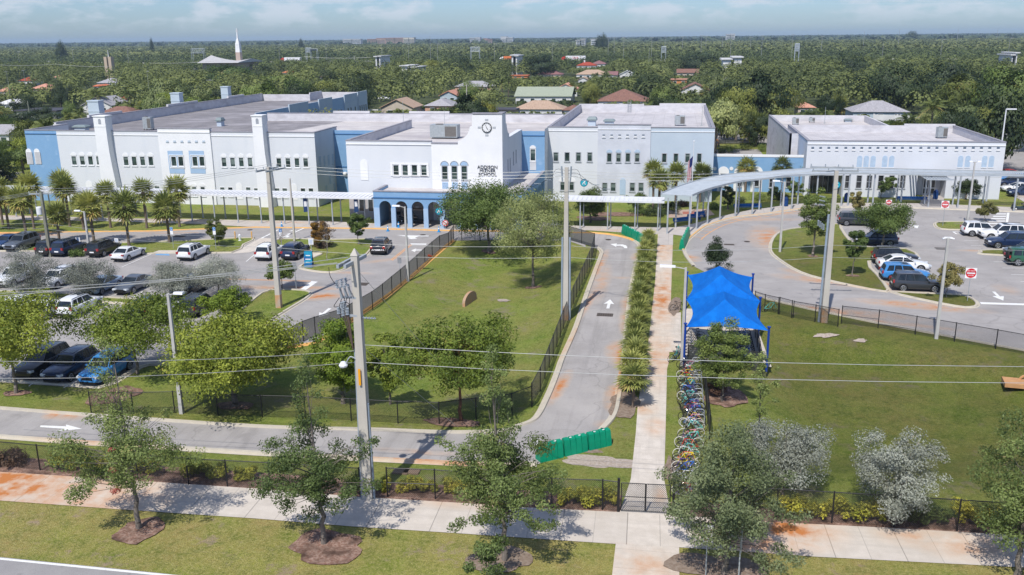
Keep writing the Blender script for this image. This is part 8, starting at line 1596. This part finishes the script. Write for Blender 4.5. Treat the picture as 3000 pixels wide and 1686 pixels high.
for _ in range(9000):
    y=math.sqrt(rgB.uniform(135**2,560**2)); a=rgB.uniform(-.86,.40); cand.append((y,a))
cand.sort()
nb_=0; NPT=0; grid={}
PALMP=[]
for y,a in cand:
    x=a*y; dark=(a>.0 and y>210); R=rgB.uniform(3.4,9.)*(1.25 if dark else 1)*(1 if y<400 else 1.1); h=R*rgB.uniform(1.1,1.55)+2.2
    if y>330: h=min(h,12)
    if blocked(x,y,R,h): continue
    for hx,hy,hw,ev in HOUSES:
        if y<hy and abs(x*hy/y-hx)<hw+R*.7: h=min(h,H-(H-ev+2.2)*y/hy)
    if h<2.2: continue
    R=min(R,h*.85)
    if any((x-q[0])**2+(y-q[1])**2<(.6*(R+q[2]))**2 for q in put_): continue
    put_.append((x,y,R))
    if rgB.random()<(.27 if a<.0 else .1) and NPT<95: PALMP.append((x,y,h)); NPT+=1; put_[-1]=(x,y,R*.55); continue
    if nb_>=262: put_.pop(); break
    nb_+=1; pk=rgB.random()
    mat=('dark' if pk<.75 else 'mid' if pk<.93 else 'yel') if dark else ('dark' if pk<.26 else 'mid' if pk<.55 else 'yel' if pk<.76 else 'olive' if pk<.88 else 'maho')
    bt(Vector((x,y,0)),R,h,mat,int(rgB.integers(0,4)),trunk=y<230)
# coconut palms
def coco(seed):
    rg=np.random.default_rng(seed); P=[];A=[];B=[];T_=[]; nf=20
    for i in range(nf):
        az=i*2.399; el=1.25-1.7*(i/nf)+rg.normal()*.1; L=3.3*(.85+.3*rg.random()); d=Vector((math.cos(az)*math.cos(el),math.sin(az)*math.cos(el),math.sin(el))); pr=Vector((0,0,0)); n=11; tn=.75+.3*rg.random() if i>nf*.82 else .1+.5*rg.random()
        for j in range(n):
            t=(j+1)/n; nx=d*L*t-Vector((0,0,1))*L*.55*t*t; sg=(nx-pr); c=(nx+pr)/2; s=sg.cross(Vector((0,0,1))).normalized(); ln=.75*math.sin(math.pi*(t*.85+.1))+.12
            for sd_ in (-1,1):
                q=(s*sd_*.75+sg.normalized()*.45-Vector((0,0,.55))).normalized()*ln*.5; P.append(c+q); A.append(q); B.append(sg.normalized()*.13); T_.append(tn+.2*rg.random())
            P.append(c);A.append(sg*.55);B.append(s*.05);T_.append(.6); pr=nx
    f=lambda l:np.array([tuple(v) for v in l]); return quads('crown',f(P),f(A),f(B),np.array(T_),LM['coco'])
COCO=[coco(s) for s in (1,2,3)]; CTR=[trunk_mesh(1.,.02,s,.0)[0] for s in (5,)]
ncp=[0]
def coconut(p,h,sc,lab=None):
    i=ncp[0]; ncp[0]+=1; o=thing('coconut_palm',lab or near_label('feathery','palm',p.x,p.y,'short' if h<6.5 else 'tall'),'palm tree',p,0,'palms of the neighbourhood'); tm=put('trunk',CTR[0],o); tm.scale=(9,9,h); c=put('crown',COCO[i%3],o,(0,0,h)); c.rotation_euler=(0,0,i*1.9); c.scale=(sc,)*3; return o
for x,y,h in PALMP: coconut(Vector((x,y,0)),max(2.5,min(rgB.uniform(6,11),h)),rgB.uniform(.8,1.25))
for r,x,ybs,yc,sc,l in ((1,990,945,740,1.5,'tall dark coconut palm above the brown roof at the left'),(2,1370,870,660,1.5,'large coconut palm right of the rear wing'),(1,270,860,720,1.3,'yellowish palm at the left'),(1,440,850,720,1.3,'yellowing palm cluster member at the left'),(2,2330,920,780,1.2,'palm with orange crownshaft behind the centre roof'),(2,1045,500,400,1.3,'slim palm below the highway truck'),(2,1490,480,370,1.4,'tall slim palm in the centre distance'),(2,700,590,490,1.3,'palm left of the rear wing trees'),(4,1230,940,740,1.9,'large fan shaped travellers palm behind the annex'),(4,1300,945,790,1.4,'orange stemmed palm behind the annex'),(4,620,620,470,1.5,'palm group in the middle right'),(4,930,950,860,1.,'palm by the metal roofed house'),(3,840,650,560,1.2,'palm in front of the tan roof'),(3,945,680,560,1.4,'tall palm right of the tan roof'),(3,1420,840,740,1.3,'wide palm before the dark grey-green tree'),(3,1810,830,740,1.2,'palm before the terracotta gable'),(2,2480,780,620,1.4,'tall palm by the orange walled house'),(2,2540,780,600,1.3,'tall palm right of the orange walled house'),(3,60,770,660,1.,'slim palm left of the pale green roof'),(3,130,760,650,1.,'second slim palm left of the pale green roof')):
    u,v=uv(r,x,ybs); coconut(Q(u,v),hgt(u,v,uv(r,0,yc)[1]),sc,l)
for r,x,ybs,yc,sc,l in ((3,385,765,700,1.3,'round cabbage palm on the lawn of the pale green house'),(3,600,770,670,1.4,'cabbage palm right of the pale green house'),(3,2455,1265,1060,2.,'full cabbage palm with yellow skirt at the court'),(3,2390,1260,1130,1.4,'smaller cabbage palm beside the one at the court'),(3,1930,780,710,1.7,'cabbage palm at the terracotta house'),(3,800,850,790,1.8,'cabbage palm close behind the middle wing'),(3,500,960,915,1.,'short palm at the white fence wall'),(3,240,975,930,1.,'short bushy palm behind the white fence wall'),(4,700,960,850,2.2,'dark palm cluster behind the annex')):
    u,v=uv(r,x,ybs); cabbage(Q(u,v),hgt(u,v,uv(r,0,yc)[1]),l,'cabbage palms behind the school',ncp[0]+int(x),sc*1.1)
# far woodland as one mass
def woods(name,y0,y1,dens,nq,qs,rr,hh,lab,seed,mats):
    rg=np.random.default_rng(seed); area=.62*(y1*y1-y0*y0); n=int(area/dens); y=np.sqrt(rg.random(n)*(y1*y1-y0*y0)+y0*y0); x=rg.uniform(-.88,.42,n)*y
    if y0<900:
        ok=np.ones(n,bool)
        for hx,hy,hw,ev in HOUSES: ok&=~((np.abs(x-hx)<hw+4)&(y>hy-5)&(y<hy+18))
        x,y=x[ok],y[ok]; n=len(x)
    R=rg.uniform(*rr,n); h=rg.uniform(*hh,n)
    if y0<900:
        for hx,hy,hw,ev in HOUSES: h=np.where((y<hy)&(np.abs(x*hy/y-hx)<hw+3),np.minimum(h,H-(H-ev+1.6)*y/hy),h)
        h=np.maximum(h,1.5)
    h=np.where((y>520)&(y<840),np.minimum(h,H-(H-5.6)*y/790+rg.uniform(-1,2.,n)),h); R=np.minimum(R,h*.8); d=rnd3(rg,n*nq); d[:,2]=np.abs(d[:,2])**.8; I=np.repeat(np.arange(n),nq); lobe=1+.25*np.sin(d[:,0]*5+I)*np.cos(d[:,1]*4+I*.7)
    P=np.stack([x[I]+d[:,0]*R[I]*lobe,y[I]+d[:,1]*R[I]*lobe,h[I]*.45+d[:,2]*h[I]*.55*lobe],1); nrm=d+rnd3(rg,n*nq)*.42; nrm[:,2]+=.3; nrm/=np.linalg.norm(nrm,axis=1)[:,None]; t=np.cross(nrm,rnd3(rg,n*nq)); t/=np.linalg.norm(t,axis=1)[:,None]; b=np.cross(nrm,t); s=qs*(.6+.8*rg.random(n*nq))*(1+0*y[I])
    tt=rg.random(n); patch=.5+.5*np.sin(x*.012+1.3*np.sin(y*.006))*np.cos(y*.009); tint=(tt*.62+patch*.25)[I]+rg.random(n*nq)*.13
    o=put(name,quads(name,P,t*s[:,None]*.5,b*s[:,None]*.38,tint,mats)); tag(o,lab,'woodland',kind='stuff'); return o
YLAST=(y if nb_>=262 else 540); print('YLAST',YLAST); HOUSES.append((W(1,2330,380,620).x,618,30,4.5))
sheet('ground',[(-6000,YLAST-15),(4500,YLAST-15),(8000,8900),(-8900,8900)],.25,FLOOR)
FW=leafmat('leaf_woodland',(.022,.042,.014,1),(.165,.20,.055,1),(.22,.20,.09,1),.25)
woods('woodland',YLAST-8,600,80,230,.85,(3.5,6.5),(6.5,11.5),'mixed green woodland directly behind the neighbourhood houses',301,FW)
woods('woodland',600,950,95,90,1.3,(3.5,6.5),(7,11.5),'mixed green woodland along the highway',304,FW)
FW2=leafmat('leaf_woodland_far',(.05,.075,.02,1),(.24,.26,.085,1),(.30,.26,.13,1),.25)
woods('woodland',950,2400,200,34,3.4,(6,10),(7.5,12),'yellow-green woodland beyond the highway',302,FW2)
woods('woodland',2400,9000,3200,12,22,(20,38),(8,14),'hazy dark woodland along the horizon',303,leafmat('leaf_far',(.03,.055,.03,1),(.10,.13,.06,1),None,.2))
# highway, trucks, gantries, lamp standards
HWM=pm('highway_concrete',(.50,.48,.45,1),(.42,.40,.38,1),.2,.85); ha,hb_=Z(2,-2600,432,6.),Z(4,3000,388,6.)
d=(hb_-ha); L=d.length; an=math.atan2(d.y,d.x); hw_=thing('highway_bridge','long pale elevated highway with concrete barriers crossing behind the neighbourhood','bridge',(ha.x,ha.y,0),an)
MB().box(0,L,0,26,4.6,5.6).build('deck',HWM,hw_); MB().box(0,L,-.3,0,4.4,6.7).build('barrier',HWM,hw_)
for i in range(int(L/40)): MB().box(i*40,i*40+2,2,22,0,4.6).build('pier',HWM,hw_)
def onhw(r,x,off=5.): u,v=uv(r,x,395); p=Q(u,v,6.); t=((p-ha).dot(d))/(L*L); q=ha+d*t; n=Vector((-d.y,d.x,0)).normalized(); return Vector((q.x,q.y,5.6))+n*off
def lorry(r,xc,L_,cab,lab,trail='white',txt=None,left=True):
    o=thing('lorry',lab,'truck',onhw(r,xc),an); MB().box(-L_/2,L_/2,-1.25,1.25,1.2,4.1).build('trailer',pm('trailer_'+trail,(.75,.75,.76,1) if trail=='white' else lin(215,120,70)),o); s=-1 if left else 1
    MB().loft([[(s*(L_/2+.4),-1.2,.6),(s*(L_/2+.4),1.2,.6),(s*(L_/2+.4),1.2,3.9),(s*(L_/2+.4),-1.2,3.9)],[(s*(L_/2+2.4),-1.2,.6),(s*(L_/2+2.4),1.2,.6),(s*(L_/2+2.4),1.1,3.3),(s*(L_/2+2.4),-1.1,3.3)],[(s*(L_/2+3.8),-1.1,.6),(s*(L_/2+3.8),1.1,.6),(s*(L_/2+3.8),1.,1.9),(s*(L_/2+3.8),-1.,1.9)]]).build('cab',cab,o)
    for x in (-L_/2+1.2,-L_/2+2.4,L_/2-1.4,s*(L_/2+2.8)):
        q=MB().lathe((0,0,0),[(0,0),(.5,0),(.5,.3),(0,.3)],12).build('wheel',TYRE,o); q.rotation_euler=(math.pi/2,0,0); q.location=(x,-1.0,.5)
    if txt: t_=text_obj('lettering',txt,2.4,REDP,o,(0,-1.27,2.6),depth=.01)
lorry(2,760,15,REDP,'white trailer truck with a red cab on the highway, left centre'); lorry(3,715,15.5,REDP,'white trailer truck with red lettering on the highway, centre',txt='SAIA'); lorry(3,85,6,WSIGN,'orange and white box truck on the highway',trail='orange')
STL=pm('lattice_steel',(.42,.47,.52,1),None,2,.5,.2)
def gantry(r,x0,x1,y0,y1,dist,lab,panel=None,leg=None):
    a=W(r,x0,y1,dist); b=W(r,x1,y0,dist); zt_=b.z; zb=W(r,x0,leg or y1,dist).z; w_=b.x-a.x; o=thing('sign_gantry',lab,'gantry',(a.x,dist,0)); m=MB()
    for x in (0,w_):
        for yy in (0,2.5): m.tube((x,yy,0),(x,yy,zt_),.15,n=5)
    m.build('leg',STL,o); m=MB(); n=5; z0=max(zt_-(zt_-a.z)*.5,a.z)
    for yy in (0,2.5):
        for z in (z0,zt_): m.tube((0,yy,z),(w_,yy,z),.12,n=5)
        for i in range(n): m.tube((w_*i/n,yy,z0),(w_*(i+1)/n,yy,zt_),.08,n=4).tube((w_*i/n,yy,zt_),(w_*(i+1)/n,yy,z0),.08,n=4)
    m.build('truss',STL,o)
    if panel: MB().box(w_*panel[0],w_*panel[1],-.6,-.3,z0,zt_).build('sign_panel',pm('sign_panel_dark',(.04,.06,.08,1)),o)
gantry(1,1930,2042,285,375,700,'grey lattice sign gantry left of the church spire'); gantry(2,503,542,277,365,700,'lattice sign gantry with dark panel above the highway',None); gantry(2,545,608,288,322,702,'dark message board beside the lattice gantry',(0,1)); gantry(2,2160,2245,270,355,690,'lattice gantry in the centre distance'); gantry(3,1502,1550,265,380,640,'tall lattice gantry in the right centre distance'); gantry(4,268,320,235,385,600,'tall square lattice tower in the right distance')
def pole_far(r,x,y0,y1,dist,lab,head='T',mat=None):
    mat=pm('far_pole_grey',(.36,.37,.38,1)); b=W(r,x,y0,dist); o=thing('lamp_standard',lab,'lamp post',(b.x,dist,0),0,'distant lamp standards'); r_=.085*dist/500; MB().tube((0,0,0),(0,0,b.z),r_,r_*.7,5).build('pole',mat,o); w_=dist*.002
    if head=='T': MB().box(-w_,w_,-.3,.3,b.z,b.z+r_*1.6).build('lamp_head',mat,o)
    elif head=='L': MB().box(0,w_*1.5,-.3,.3,b.z,b.z+r_*2).build('lamp_head',mat,o)
LPS=[(1,180,318,680,'L'),(1,725,298,690,'L'),(1,1278,285,700,'L'),(1,235,505,330,'T'),(1,65,520,320,'T'),(1,1478,515,300,'L'),(2,228,247,690,'L'),(2,700,243,690,'L'),(2,1262,228,660,'L'),(2,1530,226,620,'T'),(2,1750,155,640,''),(2,1825,240,640,'L'),(2,2398,240,650,'L'),(3,405,242,600,'L'),(3,970,178,900,'T'),(3,1030,178,850,'T'),(3,1127,176,830,'T'),(3,1408,176,800,'T'),(3,1544,152,900,''),(3,1908,155,850,'T'),(3,2207,162,820,'T'),(3,2405,172,1000,'T'),(3,2520,158,800,'T'),(3,1382,272,560,''),(4,253,145,800,'T'),(4,547,162,900,'T'),(4,972,110,1100,''),(4,1327,85,1200,''),(4,1162,230,640,''),(4,1755,195,700,'L'),(4,2438,180,620,'L'),(4,1917,80,2000,''),(4,2315,80,2000,''),(4,645,582,320,'L'),(3,1720,168,1100,'T'),(3,1955,160,1200,'T'),(3,2120,165,1150,'T')]
for i,(r,x,y,dd,hd) in enumerate(LPS): pole_far(r,x,y,0,dd,'slim %s standard, %s of the distant poles counted from the left'%({'T':'T-headed','L':'curved','':'plain'}[hd],ordn(sorted(range(len(LPS)),key=lambda j:OFF[LPS[j][0]][0]+LPS[j][1]*.29).index(i))),hd)
def upole(r,x,y0,yb_,lab,arm=1.2,mat=None):
    u,v=uv(r,x,yb_); p=Q(u,v); h=hgt(u,v,uv(r,0,y0)[1]); o=thing('utility_pole',lab,'utility pole',p,0,'utility poles of the neighbourhood'); MB().tube((0,0,0),(0,0,h),.2,.14,7).build('pole',mat or CPOLE,o)
    if arm: MB().box(-arm,arm,-.08,.08,h-.5,h-.35).build('crossarm',GALV,o)
    return p+Vector((0,0,h-.4))
up=[upole(1,1420,755,905,'utility pole with crossarm above the left roof',1.4),upole(1,1895,635,760,'utility pole with crossarm behind the second chimney',1.6),upole(1,2132,592,800,'tall utility pole with crossarm left of the third chimney',1.6),upole(1,2478,608,770,'utility pole right of the third chimney',1.)]
upole(1,315,812,1070,'leaning greenish utility pole at the left',0,WOODP); upole(2,515,360,472,'utility pole under the message board',1.2); upole(2,995,356,492,'utility pole before the highway barrier',1.2); q1_=upole(2,2125,645,932,'pale utility pole behind the centre roof',0); upole(2,2105,770,934,'short pale pole beside the pale utility pole',0); upole(1,510,408,560,'distant utility pole at the left',1.6)
for i in range(3): wire([up[i],up[i+1]],'%s span of the wire behind the left roof'%ordn(i),.8,.05,'wires behind the left roof')
wire([W(1,0,450,420),W(1,560,440,420),W(1,1090,465,420)],'white cable across the left treetops',.5,.09,'distant cables'); wire([W(1,1500,430,430),W(1,2150,410,430)],'distant cable below the church',.5,.09,'distant cables'); wire([W(2,480,365,560),W(2,1150,372,560)],'distant cable below the highway truck',.8,.09,'distant cables')
# church
cd=640.; o=thing('church','church with sweeping pale roof and a tall white spire topped by a cross','church',(W(1,2400,300,cd).x,cd,0)); OX=o.location.x
zf=lambda y:W(1,2400,y,cd).z; xf=lambda x:W(1,x,380,cd).x-OX
def ngon(r_,z,n=4,c=0): return [(c+r_*math.cos(2*math.pi*(i+.5)/n),r_*math.sin(2*math.pi*(i+.5)/n),z) for i in range(n)]
CW=pm('church_white',(.74,.74,.75,1),None,.5,.7); w1=(xf(2428)-xf(2378))*.62
MB().loft([ngon(w1,0),ngon(w1,zf(322))]).build('tower_base',pm('church_brick',(.46,.36,.30,1)),o); MB().loft([ngon(w1*.98,zf(322)),ngon(w1*.86,zf(238)),ngon(w1*.3,zf(182)),ngon(w1*.18,zf(125)),ngon(w1*.1,zf(100))]).build('spire',CW,o); MB().box(-.35,.35,-.3,.3,zf(125),zf(84)).box(-xf(2412)+xf(2398),xf(2412)-xf(2398),-.3,.3,zf(112),zf(106)).build('cross',CW,o)
CR=pm('church_roof',(.50,.49,.48,1),(.42,.41,.41,1),.3,.8); x0=xf(2128);x1_=xf(2530);zr=lambda y:max(.5,W(1,2300,y,cd-20).z)
m=MB(); n=10
for i in range(n):
    def row(t): x=x0+(x1_-x0)*t; zt_=zr(355)+(zr(390)-zr(355))*math.sin(math.pi*t/2)-2.*math.sin(math.pi*t); return [(x,-22,zr(428)),(x,-20,zr(428)+.4),(x,0,zt_),(x,22,zr(428))]
    m.loft([row(i/n),row((i+1)/n)])
m.build('roof',CR,o); MB().box(x0+2,x1_-2,-18,18,0,zr(432)).build('wall',pm('church_brick2',(.45,.35,.28,1)),o)
tw_=thing('bell_tower','small tan tower rising from the left treetops','tower',(W(1,1095,400,500).x,500,0)); z_=W(1,1095,368,500).z
for s in (-1,1): MB().box(s*1.4-.9,s*1.4+.9,-1.5,1.5,0,z_).build('shaft',pm('tower_tan',(.50,.40,.30,1)),tw_)
MB().tube((0,0,z_-1),(0,0,W(1,1090,300,500).z),.3,.1,6).build('finial',ALU,tw_)
# horizon apartments and far roofs
def block(r,x0,x1,y0,y1,dist,lab,col,grp='pale buildings on the horizon',nf=4):
    a=W(r,x0,y1,dist); b=W(r,x1,y0,dist); w_=b.x-a.x; zt_=b.z; o=thing('apartment_building',lab,'building',((a.x+b.x)/2,dist,0),0,grp); k=max(2,int(w_/28)); mt=pm('block_'+col,{'white':(.72,.72,.73,1),'pink':(.62,.42,.34,1),'cream':(.66,.6,.5,1)}[col],None,.1); rr=random.Random(int(x0))
    for i in range(k): z=zt_*(.82+.18*rr.random()); q=MB().box(-w_/2+w_*i/k+.8,-w_/2+w_*(i+1)/k-.8,0,20,0,z).build('wing',mt,o); MB().box(-w_/2+w_*i/k-.2,-w_/2+w_*(i+1)/k+.2,-1,21,z,z+max(.4,zt_*.04)).build('roof',pm('block_roof_'+col,(.5,.26,.2,1) if col=='pink' else (.6,.6,.6,1),None,.1),q)
    for f in range(nf if dist>1400 else 0): z=zt_*(.35+.5*(f+.5)/nf); MB().box(-w_/2+1.5,w_/2-1.5,-.5,-.1,z-zt_*.03,z+zt_*.03).build('window_band',GLASS,o)
for a in ((2,872,1052,182,215,2600,'white cluster of blocks left of the pink blocks on the horizon','white'),(2,1118,1300,178,215,2600,'pink and orange blocks on the horizon, left part','pink'),(2,1300,1480,168,212,2600,'pink and orange blocks on the horizon, highest middle part','pink'),(2,1480,1592,174,210,2600,'pale pink blocks on the horizon, right part','cream'),(2,2150,2256,168,205,2600,'white stepped building on the horizon right of the clock','white'),(2,2285,2372,182,200,2600,'low pinkish roofs on the horizon','pink'),(2,2460,2585,166,200,2500,'second white stepped building on the horizon','white'),(3,2150,2248,130,165,2500,'large white building on the right horizon','white'),(3,640,742,178,196,1500,'low white warehouse before the horizon','white'),(3,790,915,184,200,1500,'small white roofs before the horizon','white'),(3,2110,2330,352,400,500,'pale roof behind the right trees','white'),(2,2560,2640,355,395,560,'white roofed building by the highway','white'),(4,2440,2530,328,362,520,'white roof at the far right','white'),(2,1190,1260,345,400,560,'white roof left of the slim palm','white'),(2,1450,1620,445,490,480,'white patch roof in the centre','white')): block(*a)
# tall pines on the skyline
for r,x,y0,dist,w_,l in ((1,600,208,900,9,'tall dark pine on the left skyline'),(1,1517,180,1300,6,'thin dark pine on the skyline left of the church'),(3,925,132,1500,11,'tall dark pine on the centre skyline'),(3,885,150,1300,14,'broad dark tree beside the tall pine on the skyline'),(2,450,185,1600,8,'small pine on the left centre skyline'),(4,1455,108,2600,30,'dark tree clump on the right skyline')):
    b=W(r,x,y0,dist); bt(Vector((b.x,dist,0)),w_,b.z,'dark',4,l)
# residential cars
car('sedan','white',Z(2,1290,800),0,'white car by the tan tiled house','cars in the neighbourhood'); car('suv','white',Z(3,922,708),1.2,'white van-like car in the driveway of the centre houses','cars in the neighbourhood'); car('sedan','red',Z(2,2065,925),.3,'red car by the pale utility pole','cars in the neighbourhood'); car('sedan','navy',Z(4,830,775),.6,'dark car on the side street behind the annex','cars in the neighbourhood')
# ---- haze ----
hz=MB().box(-9050,9050,-150,9050,-3,50); ho=hz.build('haze',newmat('haze')[0]); tag(ho,kind='stuff'); t=ho.data.materials[0].node_tree; t.nodes.clear(); pv=N(t,'ShaderNodeVolumePrincipled'); pv.inputs['Density'].default_value=.00011; pv.inputs['Color'].default_value=(.62,.80,1.0,1); pv.inputs['Anisotropy'].default_value=.1; ov=N(t,'ShaderNodeOutputMaterial'); t.links.new(pv.outputs[0],ov.inputs['Volume'])
tag(ho,'thin pale haze softening the far trees','haze')
